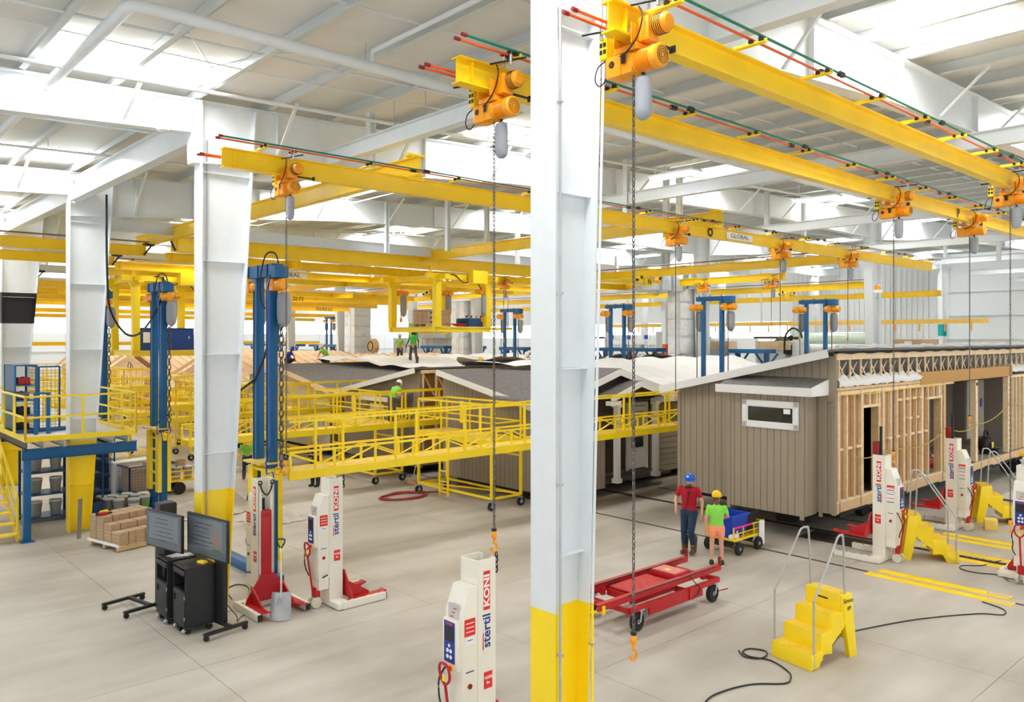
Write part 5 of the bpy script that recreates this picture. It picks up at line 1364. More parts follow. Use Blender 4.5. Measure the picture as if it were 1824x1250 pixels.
T = Thing('spray_bottle', 'white spray bottle on the wagon deck', 'bottle', (16.32, 10.2, .362)); T.mb('bottle', MB().lathe([(.035, 0), (.038, .1), (.02, .13), (.014, .17), (0, .17)], n=12), M_lwhite); T.box('trigger', (.02, 0, .19), (.07, .025, .03), M_red)

# ================================================================== BLACK CABINETS AND MONITORS
def cabinet(lbl, u, v, flap=False):
    T = Thing('rolling_cabinet', lbl, 'cabinet', (u, v, 0))
    w_, d, z0, z1 = .55, .5, .13, 1.12
    t = .02
    T.box('side_panel', (d / 2, t / 2, (z0 + z1) / 2), (d, t, z1 - z0), M_dark); T.box('side_panel', (d / 2, w_ - t / 2, (z0 + z1) / 2), (d, t, z1 - z0), M_dark)
    T.box('back_panel', (d - t / 2, w_ / 2, (z0 + z1) / 2), (t, w_, z1 - z0), M_dark); T.box('top_panel', (d / 2, w_ / 2, z1), (d + .02, w_ + .02, .03), M_dark, bevel=.005)
    T.box('bottom_panel', (d / 2, w_ / 2, z0), (d, w_, .03), M_dark); T.box('shelf', (d / 2, w_ / 2, .72), (d - .02, w_ - .03, .02), M_dark)
    dr = T.box('drawer', (.0, w_ / 2, 1.04), (.03, w_ - .03, .08), M_dark, bevel=.004); T.box('drawer_slot', (-.017, w_ / 2, 1.0), (.006, w_ - .1, .012), M_black, sub=dr)
    T.box('niche_back', (.3, w_ / 2, .86), (.02, w_ - .05, .26), M_black)
    do = T.box('door', (0, w_ / 2, .43), (.025, w_ - .03, .57), M_dark, bevel=.004); T.box('door_handle', (-.02, w_ - .1, .58), (.02, .035, .11), M_black, sub=do)
    T.rod('hinge', (-.01, .02, .6), (-.01, .02, .66), .009, M_steel); T.rod('hinge', (-.01, .02, .25), (-.01, .02, .31), .009, M_steel)
    for x, y in ((.07, .08), (.07, w_ - .08), (d - .07, .08), (d - .07, w_ - .08)):
        T.mb('castor', MB().lathe([(0, -.02), (.055, -.022), (.055, .022), (0, .02)], (x, y, .056), 16, 'Y'), M_tyre); T.box('castor_fork', (x, y, .108), (.06, .06, .03), M_steel)
        if x < .1: T.box('castor_brake', (x - .07, y, .06), (.04, .05, .05), M_steel, ry=.6)
cabinet('black rolling cabinet with open niche under the right monitor', 4.95, 13.6)
cabinet('black rolling cabinet with papers on top under the left monitor', 4.9, 14.3)
T = Thing('papers', 'white papers on the left black cabinet', 'paper', (5.15, 14.55, 1.136)); T.box('sheet', (0, 0, .003), (.3, .2, .004), M_lwhite, rz=.3); T.box('sheet', (.1, -.1, .007), (.28, .2, .004), M_lwhite, rz=-.2)
T = Thing('yellow_case', 'small yellow case on the right black cabinet', 'case', (5.28, 13.72, 1.136), .3); T.box('case', (0, 0, .02), (.1, .16, .035), M_yel, bevel=.008); T.box('lid', (0, 0, .04), (.09, .15, .006), M_ydeck)
def monitor(lbl, u, v, rz, wd, ht, zc, post_y, feet, slide, side_box=False):
    """display facing local -X, width along Y"""
    T = Thing('monitor_stand', lbl, 'monitor', (u, v, 0), rz)
    T.box('bezel', (0, 0, zc), (.05, wd, ht), M_black, bevel=.008)
    sc = T.box('screen', (-.027, 0, zc), (.004, wd - .05, ht - .05), M_screen)
    rnd = random.Random(len(lbl))
    T.box('slide_page', (-.030, .04 if slide else 0, zc + .05), (.002, wd - .2, ht - .22), mat('page' + str(slide), (118, 126, 132), .3), sub=sc)
    for k in range(6):
        T.box('text_line', (-.0315, .12 + rnd.uniform(-.05, .05) if slide else rnd.uniform(-.05, .05), zc + ht * .3 - k * .075), (.001, wd * rnd.uniform(.3, .5), .01), M_lblack if k != 2 else mat('grey_text%d' % slide, (70, 76, 84), .5), sub=sc)
    if slide: T.box('picture', (-.0318, -wd * .25, zc), (.001, .16, .3), mat('slide_picture', (150, 120, 112), .5), sub=sc); T.box('picture_base', (-.0318, -wd * .25, zc - .2), (.001, .26, .06), mat('slide_green', (70, 110, 60), .5), sub=sc)
    T.box('post', (.07, post_y, (zc + .2) / 2 + .1), (.08, .28, zc + .1), M_black, bevel=.01); T.box('mount', (.05, post_y * .4, zc), (.05, .4 + abs(post_y), .3), M_black)
    for y in feet:
        T.bar('foot', (-.42, y, .11), (.38, y, .11), .06, .05, M_black)
        for x in (-.38, .34):
            T.mb('castor', MB().lathe([(0, -.02), (.045, -.022), (.045, .022), (0, .02)], (x, y, .046), 14, 'Y'), M_tyre)
    T.bar('foot_tie', (.07, min(feet), .12), (.07, max(feet), .12), .06, .05, M_black)
    if side_box: T.box('side_cabinet', (.2, -.1, zc - .12), (.22, .5, ht + .1), M_black, bevel=.01)
    T.mb('cable', MB().tube(smooth_path([(.1, post_y, .5), (.3, post_y - .1, .2), (.45, post_y + .1, .02), (.7, post_y + .3, .012), (1.0, post_y + .1, .012)]), .008, 5), M_black)
monitor('black monitor on a wheeled stand, right one, with a picture on its slide', 5.4, 13.78, R(9), 1.28, .72, 1.56, -.3, (-.6, .2), 1)
monitor('black monitor on a wheeled stand, left one, showing faint text', 4.98, 14.66, R(12), 1.12, .66, 1.58, .2, (1.35, .6), 0, side_box=False)
T = Thing('black_case', 'tall black case standing behind the left monitor', 'case', (5.18, 15.2, 0)); T.box('body', (0, 0, 1.0), (.3, .28, 1.92), M_dark, bevel=.01); T.box('lid', (0, 0, 1.965), (.28, .26, .02), M_black); T.rod('bolt', (0, .05, 1.97), (0, .05, 1.99), .02, M_steel)

# ================================================================== CARTONS, BUCKETS, MEZZANINE
T = Thing('pallet', 'wooden pallet with a white edge under the flat cartons', 'pallet', (5.72, 19.95, 0), R(14))
for k in range(6): T.box('deck_board', (.1 + k * .22, .62, .13), (.16, 1.3, .02), M_wood2)
for y in (.05, .62, 1.2): T.box('stringer', (.65, y, .07), (1.3, .08, .1), M_wood2)
T.box('edge_board', (-.02, .62, .15), (.03, 1.34, .06), M_lwhite)
PM = Matrix.Rotation(R(14), 4, 'Z')
def on_pallet(x, y): p = PM @ Vec((x, y, 0)); return (5.72 + p.x, 19.95 + p.y)
random.seed(5)
rows = [(0.02, .34, 4), (.36, .68, 6), (.70, 1.0, 8), (1.02, 1.3, 8)]
for (y0, y1, lay) in rows:
    for c in range(3):
        for l in range(lay):
            if l < lay - 2 and 0 < c < 0: continue
            x, y = on_pallet(.04 + c * .42 + .2, (y0 + y1) / 2)
            T = Thing('carton_bundle', 'strapped flat cartons on the pallet by the mezzanine, %s row, %s stack, %s layer' % (['front', 'second', 'third', 'rear'][rows.index((y0, y1, lay))], ['left', 'middle', 'right'][c], ['bottom', 'second', 'third', 'fourth', 'fifth', 'sixth', 'seventh', 'eighth', 'ninth'][l]), 'carton', (x, y, .142 + l * .075), R(14 + random.uniform(-1, 1)), group='flat carton bundles on the pallet')
            T.box('cartons', (0, 0, .036), (.41, y1 - y0 - .01, .071), M_card, bevel=.004)
            T.box('strap', (.03, 0, .036), (.012, y1 - y0 - .004, .075), M_dark)
x, y = on_pallet(.25, 1.05)
T = Thing('tape_gun', 'yellow and black strapping tools on top of the flat cartons', 'tool', (x, y, .745), .6); T.box('tool_body', (0, 0, .04), (.22, .09, .07), M_yel, bevel=.015); T.rod('tool_handle', (.1, 0, .06), (.32, .05, .05), .02, M_black); T.mb('tool_cable', MB().torus((.2, .12, .02), .1, .012, 14, 5), M_black)
x, y = on_pallet(.1, .85)
T = Thing('hand_drill', 'red and black hand tool on top of the flat cartons', 'tool', (x, y, .745), -.2); T.box('tool_body', (0, 0, .04), (.2, .08, .07), M_red, bevel=.015); T.rod('tool_handle', (.1, 0, .04), (.2, .1, .03), .022, M_black); T.box('tool_foot', (-.12, 0, .04), (.06, .1, .07), M_black, bevel=.01)

def bucket(lbl, u, v, z=0, m=None, lid=True, group='grey lidded buckets beside the cartons', label_c=None):
    T = Thing('bucket', lbl, 'bucket', (u, v, z), random.uniform(0, 6), group=group)
    T.mb('pail', MB().lathe([(.12, 0), (.15, .3), (.16, .3), (.16, .33), (.152, .33), (.152, .36)], n=20), m or M_bucket)
    T.mb('lid', MB().lathe([(.158, .35), (.162, .38), (.15, .395), (.14, .385), (0, .385)], n=20), M_lid if lid else M_dark)
    T.mb('bail', MB().tube([(math.cos(a) * .17, math.sin(a) * .05 + .0, .3 - .12 * math.sin(a)) for a in [PI * k / 8 for k in range(9)]], .005, 5), M_steel)
    if label_c: T.mb('paper_label', MB().cyl((0, 0, .08), (0, 0, .26), .142, .155, n=20), label_c)
gl = mat('green_label', (120, 180, 90), .6); wl = mat('white_label', (225, 225, 220), .6)
bpos = [(6.95, 24.95), (7.3, 24.75), (7.65, 24.9), (6.75, 25.25), (7.15, 25.3), (7.55, 25.35), (7.0, 25.65), (7.4, 25.7), (7.8, 25.5), (6.7, 25.7), (7.9, 25.1)]
bpos = [(u + .1, v - .4) for u, v in bpos]
for i, (u, v) in enumerate(bpos):
    bucket('grey bucket with pale lid behind the flat cartons, ' + ['', 'between the two labelled front ones', '', 'at the left edge of the cluster', 'in the middle of the cluster', 'right of the middle', 'rear left', 'rear centre', 'rear right', 'furthest left at the back', 'furthest right'][i] if i not in (0, 2) else ('grey bucket at the front left of the cluster behind the cartons' if i == 0 else 'grey bucket with a green and white label in the cluster'), u, v, 0, label_c=[None, wl, gl][i % 3] if i in (2,) else (wl if i % 4 == 1 else None))
T = Thing('blue_box', 'small dark blue box beside the buckets', 'box', (6.55, 24.75, 0)); T.box('body', (0, 0, .18), (.3, .3, .36), M_dblue, bevel=.01); T.box('lid', (0, 0, .365), (.31, .31, .015), M_dark)

def mesh_panel(T, p, q, z0, z1, m=M_dblue, n=0, film=True):
    p, q = Vec(p), Vec(q)
    for z in (z0, z1): T.bar('panel_frame', (p.x, p.y, z), (q.x, q.y, z), .04, .04, m)
    for e in (p, q): T.bar('panel_frame', (e.x, e.y, z0), (e.x, e.y, z1), .04, .04, m)
    b = MB(); L = (q - p).length; k = int(L / .09); d = (q - p) / k
    for i in range(1, k): a = p + d * i; b.bar((a.x, a.y, z0), (a.x, a.y, z1), .006)
    kk = int((z1 - z0) / .09)
    for i in range(1, kk): z = z0 + (z1 - z0) * i / kk; b.bar((p.x, p.y, z), (q.x, q.y, z), .006)
    T.mb('wire_mesh', b, m, kind='stuff')
M_dpanel = mat('locker_back_blue', (44, 62, 84), .7)  # dark slate blue of the locker backs
T = Thing('mesh_bin', 'dark blue mesh bin filled with boxes behind the buckets', 'bin', (7.9, 26.4, 0), R(6))
for a, b in (((0, 0, 0), (1.5, 0, 0)), ((1.5, 0, 0), (1.5, 1.1, 0)), ((0, 0, 0), (0, 1.1, 0)), ((0, 1.1, 0), (1.5, 1.1, 0))):
    mesh_panel(T, a, b, .12, .95)
T.box('bin_floor', (.75, .55, .12), (1.5, 1.1, .04), M_dblue)
for x in (0, 1.5):
    for y in (0, 1.1): T.box('bin_foot', (x, y, .06), (.06, .06, .12), M_dblue)
for i, (x, y, sx, sy, h, z, lb) in enumerate([(.35, .4, .6, .6, .75, .145, 'brown carton at the left end of the blue mesh bin'), (1.05, .5, .55, .5, .7, .145, 'open brown carton in the blue mesh bin')]):
    p = Matrix.Rotation(R(6), 4, 'Z') @ Vec((x, y, 0))
    T = Thing('carton', lb, 'carton', (7.9 + p.x, 26.4 + p.y, z), R(6 + 8 * i)); T.box('body', (0, 0, h / 2), (sx, sy, h), M_card, bevel=.005); T.box('flap', (sx / 2 + .08, 0, h - .03), (.18, sy, .01), M_card, ry=.5); T.box('flap', (-sx / 2 - .03, 0, h + .07), (.01, sy, .15), M_card)
T = Thing('plastic_sheet_stack', 'white foam sheets lying across the blue mesh bin', 'sheet', (8.35, 27.6, 0), R(6)); T.box('sheet_stack', (0, 0, .5), (1.3, .5, 1.0), mat('foam_white', (226, 228, 226), .7), bevel=.03); T.box('top_sheet', (0, 0, 1.02), (1.4, .6, .03), M_lwhite)

# mezzanine --------------------------------------------------------------------
MU0, MU1, MV0, MV1, MZ = 4.3, 6.85, 22.35, 27.2, 2.5
T = Thing('mezzanine', 'small blue and yellow raised platform around the left column', 'platform', (0, 0, 0))
T.box('deck', ((MU0 + MU1) / 2, (MV0 + MV1) / 2 + .45, MZ - .03), (MU1 - MU0, MV1 - MV0 - .9, .04), M_deck); T.box('deck', (4.85, MV0 + .45, MZ - .03), (1.1, .9, .04), M_deck); T.box('deck', (6.5, MV0 + .45, MZ - .03), (.7, .9, .04), M_deck)
T.box('deck', (5.85, MV0 + .12, MZ - .03), (.9, .2, .04), M_deck)
for u in (4.7, 5.15, 6.3, 6.65): T.mb('joist', MB().ibeam((u, MV0, MZ - .14), (u, MV1, MZ - .14), .16, .08), M_gal)
T.mb('front_beam', MB().ibeam((MU0 - .05, MV0 + .12, MZ - .36), (MU1 + .05, MV0 + .12, MZ - .36), .27, .14), M_blue); T.mb('back_beam', MB().ibeam((MU0, MV1 - .2, MZ - .36), (MU1, MV1 - .2, MZ - .36), .27, .14), M_blue)
T.mb('side_beam', MB().ibeam((MU0 + .03, MV0, MZ - .14), (MU0 + .03, MV1, MZ - .14), .18, .08), M_dark)
for u, v in ((4.36, 22.5), (6.7, 26.0), (4.4, 27.0)):
    T.mb('support_post', MB().box((u, v, (MZ - .5) / 2 + .01), (.16, .16, MZ - .5)), M_blue, bevel=.006); T.box('post_foot', (u, v, .008), (.3, .3, .016), M_blue)
for a, b in (((MU0, MV0), (MU1, MV0)), ((MU0, MV0), (MU0, 26.2)), ((MU1, MV0), (MU1, MV1)), ((MU0, MV1), (MU1, MV1))):
    T.bar('toe_board', (*a, MZ + .02), (*b, MZ + .02), .02, .13, M_yel)
    for z in (.55, 1.06): T.bar('guard_rail', (*a, MZ + z), (*b, MZ + z), .045, .045, M_yel)
    L = (Vec(b) - Vec(a)).length; n = max(2, round(L / 1.25))
    for k in range(n + 1):
        p = Vec(a) + (Vec(b) - Vec(a)) * k / n; T.box('guard_post', (p.x, p.y, MZ + .53), (.05, .05, 1.06), M_yel)
T = Thing('staircase', 'yellow steel stair beside the mezzanine at the left edge', 'stairs', (0, 0, 0))
def sz(v): return .543 * (v - 22.6)
for u in (3.35, 4.2):
    T.bar('stringer', (u, 22.6, .02), (u, 27.1, 2.4), .04, .2, M_yel)
    T.bar('hand_rail', (u, 22.7, 1.05), (u, 27.1, 3.45), .045, .045, M_yel); T.bar('mid_rail', (u, 22.7, .6), (u, 27.1, 2.95), .035, .035, M_yel)
    for v in (22.7, 23.9, 25.2, 26.6): T.box('rail_post', (u, v, sz(v) + .5), (.05, .05, 1.05), M_yel)
for k in range(12):
    v = 22.7 + k * .37; T.box('tread', (3.78, v, sz(v) + .14), (.82, .26, .035), M_yel)
# blue cage with shelves on the mezzanine
T = Thing('tool_cage', 'blue mesh cage with shelves and open door on the mezzanine', 'cage', (4.42, 24.2, MZ - .005))
T.box('side_sheet', (0, .65, .9), (.02, 1.3, 1.75), mat('cage_side', (60, 92, 118), .5)); T.box('cage_roof', (.25, .65, 1.78), (.52, 1.32, .03), M_dblue); T.box('cage_base', (.25, .65, .02), (.52, 1.32, .03), M_dblue)
for x in (0, .5):
    for y in (0, 1.3): T.box('cage_post', (x, y, .9), (.05, .05, 1.78), M_blue)
for z in (.45, .85, 1.25): T.box('shelf', (.25, .65, z), (.48, 1.26, .025), M_blue)
mesh_panel(T, (.5, 1.3, 0), (.5, .1, 0), .05, 1.75); mesh_panel(T, (.55, 0, 0), (1.05, .05, 0), .08, 1.74)
T.bar('door_bar', (.55, 0, .95), (1.05, .05, .95), .05, .03, M_dblue); T.box('base_rail', (.55, -.12, .06), (1.3, .08, .08), M_dblue); T.box('base_rail', (.6, .3, .06), (1.3, .06, .06), M_dblue)
T = Thing('mezzanine_gate', 'blue steel gate frame in front of the cage on the mezzanine', 'gate', (4.78, 23.6, MZ - .005)); 
for x in (0, .28): T.box('gate_post', (x, 0, .55), (.09, .07, 1.08), M_blue)
T.bar('gate_rail', (0, 0, 1.08), (.32, 0, 1.06), .06, .05, M_blue)
for i, (z, y, nm, m) in enumerate([(.47, .4, 'black tool case on the lowest shelf of the blue cage', M_black), (.87, .5, 'grey tray on the middle shelf of the blue cage', M_bucket), (1.265, .35, 'red tool box on the top shelf of the blue cage', M_red), (.04, .5, 'black sack on the floor of the blue cage', M_black)]):
    T = Thing('tool_case', nm, 'case', (4.66, 24.2 + y, MZ - .005 + z)); T.box('body', (0, 0, .1), (.3, .4, .19), m, bevel=.02); T.box('handle', (0, 0, .205), (.04, .16, .02), M_dark)
# racks and lockers under the mezzanine
T = Thing('storage_rack', 'blue rack with grey totes under the mezzanine', 'rack', (4.75, 24.6, 0))
for x in (0, 1.1):
    for y in (0, .8): T.box('rack_post', (x, y, .95), (.06, .06, 1.9), M_dblue)
for z in (.12, .75, 1.35): T.box('rack_shelf', (.55, .4, z), (1.12, .84, .04), M_dblue)
for z in (.14, .77, 1.37):
    for q in range(2): bucket('grey bucket on the blue rack under the mezzanine, %s shelf, %s' % ({.14: 'bottom', .77: 'middle', 1.37: 'top'}[z], ['left', 'right'][q]), 5.05 + q * .48, 24.95, z, group='grey buckets on the blue rack')
for i, (u, v) in enumerate([(5.95, 25.0), (7.0, 27.6)]):
    T = Thing('mesh_locker', ['dark blue mesh locker left of the yellow column foot', 'dark blue mesh locker right of the yellow column foot'][i], 'locker', (u, v, 0))
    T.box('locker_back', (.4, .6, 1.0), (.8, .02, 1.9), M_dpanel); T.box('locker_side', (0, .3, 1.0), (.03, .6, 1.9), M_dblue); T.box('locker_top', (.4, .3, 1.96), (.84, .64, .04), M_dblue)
    for z in (.08, .6, 1.1, 1.5): T.box('locker_shelf', (.4, .3, z), (.8, .58, .025), M_dblue)
    mesh_panel(T, (0, 0, 0), (.8, 0, 0), .06, 1.94)
T = Thing('white_board', 'white board leaning by the blue post near the cartons', 'board', (5.98, 21.75, 0), R(10)); T.box('board', (0, 0, .3), (.12, .04, .6), M_lwhite, bevel=.004); T.box('board_edge', (0, .022, .3), (.12, .003, .6), M_card)
T = Thing('timber_plank', 'grey plank standing against the yellow column foot', 'plank', (5.42, 21.9, 0), R(12)); T.box('plank', (0, .08, .5), (.1, .03, 1.0), mat('aged_plank', (150, 138, 124), .8), rx=.08); T.box('plank_label', (0, .055, .8), (.05, .006, .12), M_lwhite, rx=.08)
T = Thing('timber_plank', 'brown plank leaning by the stair under the mezzanine', 'plank', (4.55, 23.4, 0)); T.box('plank', (0, .12, .95), (.1, .03, 1.9), M_wood2, rx=.12); T.box('plank_end', (0, .005, .03), (.1, .03, .05), M_card)

# plaster sheet sacks and yellow wagon behind the blue mast
T = Thing('tarp_heap', 'crumpled off-white tarpaulin on the floor behind the second column', 'tarpaulin', (9.3, 23.2, 0))
random.seed(21)
def heap(s, t):
    x = (s - .5) * 2.6; y = (t - .5) * 2.2; r = min(1, math.hypot(x / 1.3, y / 1.1))
    h = (1 - r ** 2) * (.26 + .2 * max(0, math.sin(x * 2.1 + 1)) + .09 * math.sin(x * 6 + y * 4) + .07 * math.sin(y * 9 - x * 3)) if r < 1 else 0
    return (x * (1 + .1 * math.sin(y * 7)), y * (1 + .08 * math.sin(x * 8)), .012 + max(0, h) + random.uniform(0, .02))
T.mb('canvas', MB().grid(44, 36, heap), mat('dirty_canvas', (206, 200, 188), .85, amp=.08), ang=80)
T = Thing('tarp_heap', 'second smaller tarpaulin heap right of the second column', 'tarpaulin', (9.9, 20.6, 0)); T.mb('canvas', MB().grid(30, 26, lambda s, t: tuple(a * b for a, b in zip(heap(s, t), (.6, .5, .7)))), MATS['dirty_canvas'], ang=80)
def small_wagon(lbl, u, v, rz=0):
    T = Thing('equipment_wagon', lbl, 'wagon', (u, v, 0), rz)
    T.box('deck', (.9, .4, .42), (1.8, .8, .04), M_yel2)
    for y in (0, .8):
        for z in (.58, .74): T.bar('side_rail', (0, y, z), (1.8, y, z), .03, .03, M_yel2)
        for x in (0, .45, .9, 1.35, 1.8): T.box('rail_post', (x, y, .58), (.03, .03, .32), M_yel2)
    for x, y in ((.3, -.05), (1.5, -.05), (.3, .85), (1.5, .85)):
        wh = T.mb('tyre', MB().lathe([(.1, -.04), (.17, -.05), (.2, 0), (.17, .05), (.1, .04)], (x, y, .2), 20, 'Y'), M_tyre); T.mb('wheel_rim', MB().lathe([(0, -.03), (.1, -.035), (.1, .035), (0, .03)], (x, y, .2), 16, 'Y'), M_lwhite, sub=wh)
        T.box('axle_block', (x, .4, .3), (.08, .5, .2), M_dark)
    T.mb('draw_handle', MB().tube(smooth_path([(0, .4, .42), (-.3, .4, .35), (-.45, .4, .6), (-.4, .4, 1.0)]), .02, 6), M_dark)
small_wagon('yellow railed wagon loaded with grey pails behind the blue mast', 9.0, 26.1, R(0))
for i in range(4): bucket('grey pail on the yellow wagon behind the blue mast, %s from the left' % ['first', 'second', 'third', 'fourth'][i], 9.35 + i * .36, 26.5, .442, group='grey pails on the yellow wagon')
T = Thing('cable_coil', 'coiled rope on top of the pails of the yellow wagon', 'rope', (9.5, 26.5, .84)); T.mb('coil', MB().tube([(math.cos(a * .6) * (.16 + .01 * math.sin(a)), math.sin(a * .6) * .16, .02 + .003 * a) for a in range(60)], .014, 5), M_tan)
T = Thing('air_hose', 'red air hose coiled on the floor by the scaffold castors', 'hose', (14.4, 20.9, 0)); T.mb('hose', MB().tube([(math.cos(a * .35) * (.75 + .12 * math.sin(a * .2)), math.sin(a * .35) * (.5 + .05 * math.sin(a)), .022 + .0006 * a) for a in range(60)] + [(1.4, -.2, .02), (2.2, .5, .02), (3.0, .2, .02)], .022, 6), mat('hose_red', (160, 40, 50), .5))
T = Thing('broom', 'push broom leaning by the scaffold behind the walkway', 'broom', (15.9, 22.6, 0)); T.rod('handle', (0, 0, .06), (.5, .2, 1.3), .018, M_wood); T.box('brush', (0, 0, .05), (.12, .5, .1), M_wood2, bevel=.01)

# ================================================================== RAILS, PLATES AND CABLES ON THE FLOOR
def strip(name, lbl, cat, u, v0, v1, wd, h, m, group=None):
    T = Thing(name, lbl, cat, (u, (v0 + v1) / 2, 0), group=group)
    T.box('strip', (0, 0, h / 2 + .001), (wd, v1 - v0, h), m); T.box('edge', (-wd / 2 - .015, 0, .003), (.02, v1 - v0, .005), M_rust)
    return T
strip('floor_rail', 'thin rusty rail set in the floor in front of the near house', 'rail', 17.15, -2, 30, .05, .006, M_rust)
strip('floor_rail', 'thin rusty rail under the porch house, further back', 'rail', 21.6, -2, 16.5, .05, .006, M_rust)
T = Thing('tow_chain', 'dark tow chain lying in its floor channel behind the two people', 'chain', (0, 0, 0))
b = MB()
for k in range(300):
    v = 3 + k * .07; b.torus((19.9, v, .02), .035, .009, 8, 4, Matrix.Rotation(R(90 if k % 2 else 0) * .6, 3, 'Y'), sx=.5)
T.mb('links', b, M_chain, kind='stuff'); T.box('channel', (19.9, 13, .002), (.16, 21, .003), M_rust)
for u, v0, v1, lb in ((17.02, 4.75, 7.5, 'yellow floor plate nearest the step stand, left of the rail'), (17.42, 4.9, 7.4, 'yellow floor plate right of the rail near the step stand'), (19.65, 4.6, 7.2, 'yellow floor plate before the tow chain at right'), (20.25, 4.8, 7.6, 'yellow floor plate behind the tow chain at right'),
                      (21.5, 4.8, 7.6, 'yellow floor plate by the further rail'), (21.95, 5.0, 7.7, 'yellow floor plate behind the further rail')):
    T = Thing('floor_plate', lb, 'floor plate', (u, (v0 + v1) / 2, 0)); wd = .26
    T.mb('plate', MB().prism([(-wd / 2, -(v1 - v0) / 2, .001), (wd / 2, -(v1 - v0) / 2, .001), (wd / 2 - .03, -(v1 - v0) / 2, .022), (-wd / 2 + .03, -(v1 - v0) / 2, .022)], (0, v1 - v0, 0)), M_yel2)
    T.box('bare_end', (0, -(v1 - v0) / 2 + .22, .0225), (wd - .07, .4, .002), mat('scuffed_plate', (214, 190, 140), .7)); 
for u0, v0 in ((18.9, 8.6),):
    T = Thing('floor_grate', 'dark slotted floor grate beneath the near house corner', 'grate', (u0, v0, 0)); T.box('grate_frame', (.4, .5, .004), (.9, 1.9, .006), M_rust)
    for k in range(18): T.box('grate_bar', (.4, -.38 + k * .1, .011), (.8, .05, .008), M_dark)
def floor_cable(lbl, pts, r=.011):
    T = Thing('floor_cable', lbl, 'cable', (0, 0, 0)); T.mb('cable', MB().tube(smooth_path([(a, b, r + .002) for a, b in pts], 8), r, 6), M_black)
floor_cable('black cable from the step stand looping right toward the lift at the edge', [(12.55, 6.1), (13.15, 6.21), (13.94, 5.99), (14.92, 5.62), (15.95, 5.04), (16.23, 4.71), (16.57, 4.8), (16.75, 5.2)])
floor_cable('black cable coiled left of the lone step stand and trailing to the bottom edge', [(8.6, 6.0), (9.36, 6.33), (9.81, 6.34), (10.3, 6.19), (10.65, 5.9), (10.85, 5.9), (11.08, 6.05), (11.27, 6.45), (11.17, 6.75), (11.25, 6.93), (11.45, 6.93), (11.55, 6.72), (11.4, 6.6), (11.2, 6.62), (11.1, 6.8), (11.25, 7.0)], .012)
floor_cable('black cable curling over the yellow plates at the right edge', [(20.55, 5.63), (20.18, 5.86), (19.9, 5.95), (19.42, 6.03), (19.1, 6.32), (18.79, 6.25), (18.73, 5.92), (18.9, 5.55), (18.6, 5.3)])
floor_cable('black cable between the monitor stand and the blue mast base', [(6.3, 14.9), (6.45, 15.49), (6.73, 15.72), (6.85, 15.47), (6.72, 15.0), (6.92, 15.2), (7.0, 15.3)])

# ================================================================== BACKGROUND EQUIPMENT
def raised_bench(lbl, u, v0, v1, z=4.45):
    T = Thing('blue_bench', lbl, 'work bench', (u, v0, 0)); L = v1 - v0
    T.box('bench_top', (0, L / 2, z - .1), (.9, L, .2), M_blue)
    for y in [L * .12, L * .88] if L < 3.4 else [L * .1, L * .5, L * .9]:
        T.box('bench_leg', (0, y, z / 2 - .1), (.2, .2, z - .2), M_blue)
        for s in (-1, 1): T.bar('bench_brace', (0, y, z - .95), (0, y + s * .6, z - .2), .08, .08, M_blue)
    return T
for i, a in enumerate([(35.5, 26.9, 31.4), (35.5, 24.5, 26.1), (35.5, 20.3, 22.4), (34.8, 45.0, 47.8), (35.4, 42.1, 44.5), (33.5, 35.4, 37.6), (34.7, 57.4, 64.5), (34.7, 66.8, 78)]):
    raised_bench('tall blue steel bench, ' + ['right of the central column', 'left of the wrapped duct', 'right of the wrapped duct', 'right of the man in the green helmet', 'under the hanging platform', 'just left of the central column', 'far left behind the beige house', 'far left near the end wall'][i], *a)
for i, (u, v, s, hh) in enumerate([(37, 26.2, 1.6, .5), (38.2, 21.5, 2.0, .45), (37, 24, 1.2, .4)]):
    T = Thing('lumber_stack', ['stack of pale boards behind the bench left of the wrapped duct', 'stack of pale boards right of the wrapped duct', 'short stack of pale boards behind the wrapped duct'][i], 'lumber', (u, v, 0))
    T.box('bench_base', (0, 0, 2.2), (.8, s, 4.4), M_wall)
    for k in range(5): T.box('board', (0, 0, 4.44 + k * .09), (.9, s, .08), M_wood)
def duct(lbl, u, v, z0, z1, s=1.1, m=None):
    T = Thing('air_duct', lbl, 'duct', (u, v, 0))
    z = z0
    while z < z1 - .05:
        h = min(.85, z1 - z)
        T.box('duct_section', (0, 0, z + h / 2), (s, s, h - .02), m or M_wrap, bevel=.015)
        T.box('duct_flange', (0, 0, z + h), (s + .06, s + .06, .03), M_gal); z += h
    T.box('duct_seam', (-s / 2 - .01, 0, (z0 + z1) / 2), (.02, .3, z1 - z0), M_gal)
    return T
T = duct('silver wrapped air duct standing at the mid right column', 33.2, 23.75, 0, 7.4, 1.15)
for k in range(3):
    T.box('duct_elbow', (-.4 - k * .5, .2 + k * .35, 7.7 + k * .02), (.9, .9, .8), M_gal, bevel=.02, rz=.4); T.box('duct_flange', (-.65 - k * .5, .4 + k * .35, 7.7), (.04, 1.0, .9), M_gal, rz=.4)
T.box('duct_branch', (-.2, 2.2, 7.9), (1.0, 3.2, .9), M_gal, bevel=.02)
duct('silver wrapped air duct behind the hanging platform', 33.3, 41.3, 0, 7.4, 1.25)
duct('silver wrapped air duct left of the hanging platform, with a dark seam', 34.0, 55.9, 0, 7.4, 1.5)
duct('bare metal air duct beside the wrapped one at mid right', 34.6, 24.6, 0, 8.3, .9, M_gal)
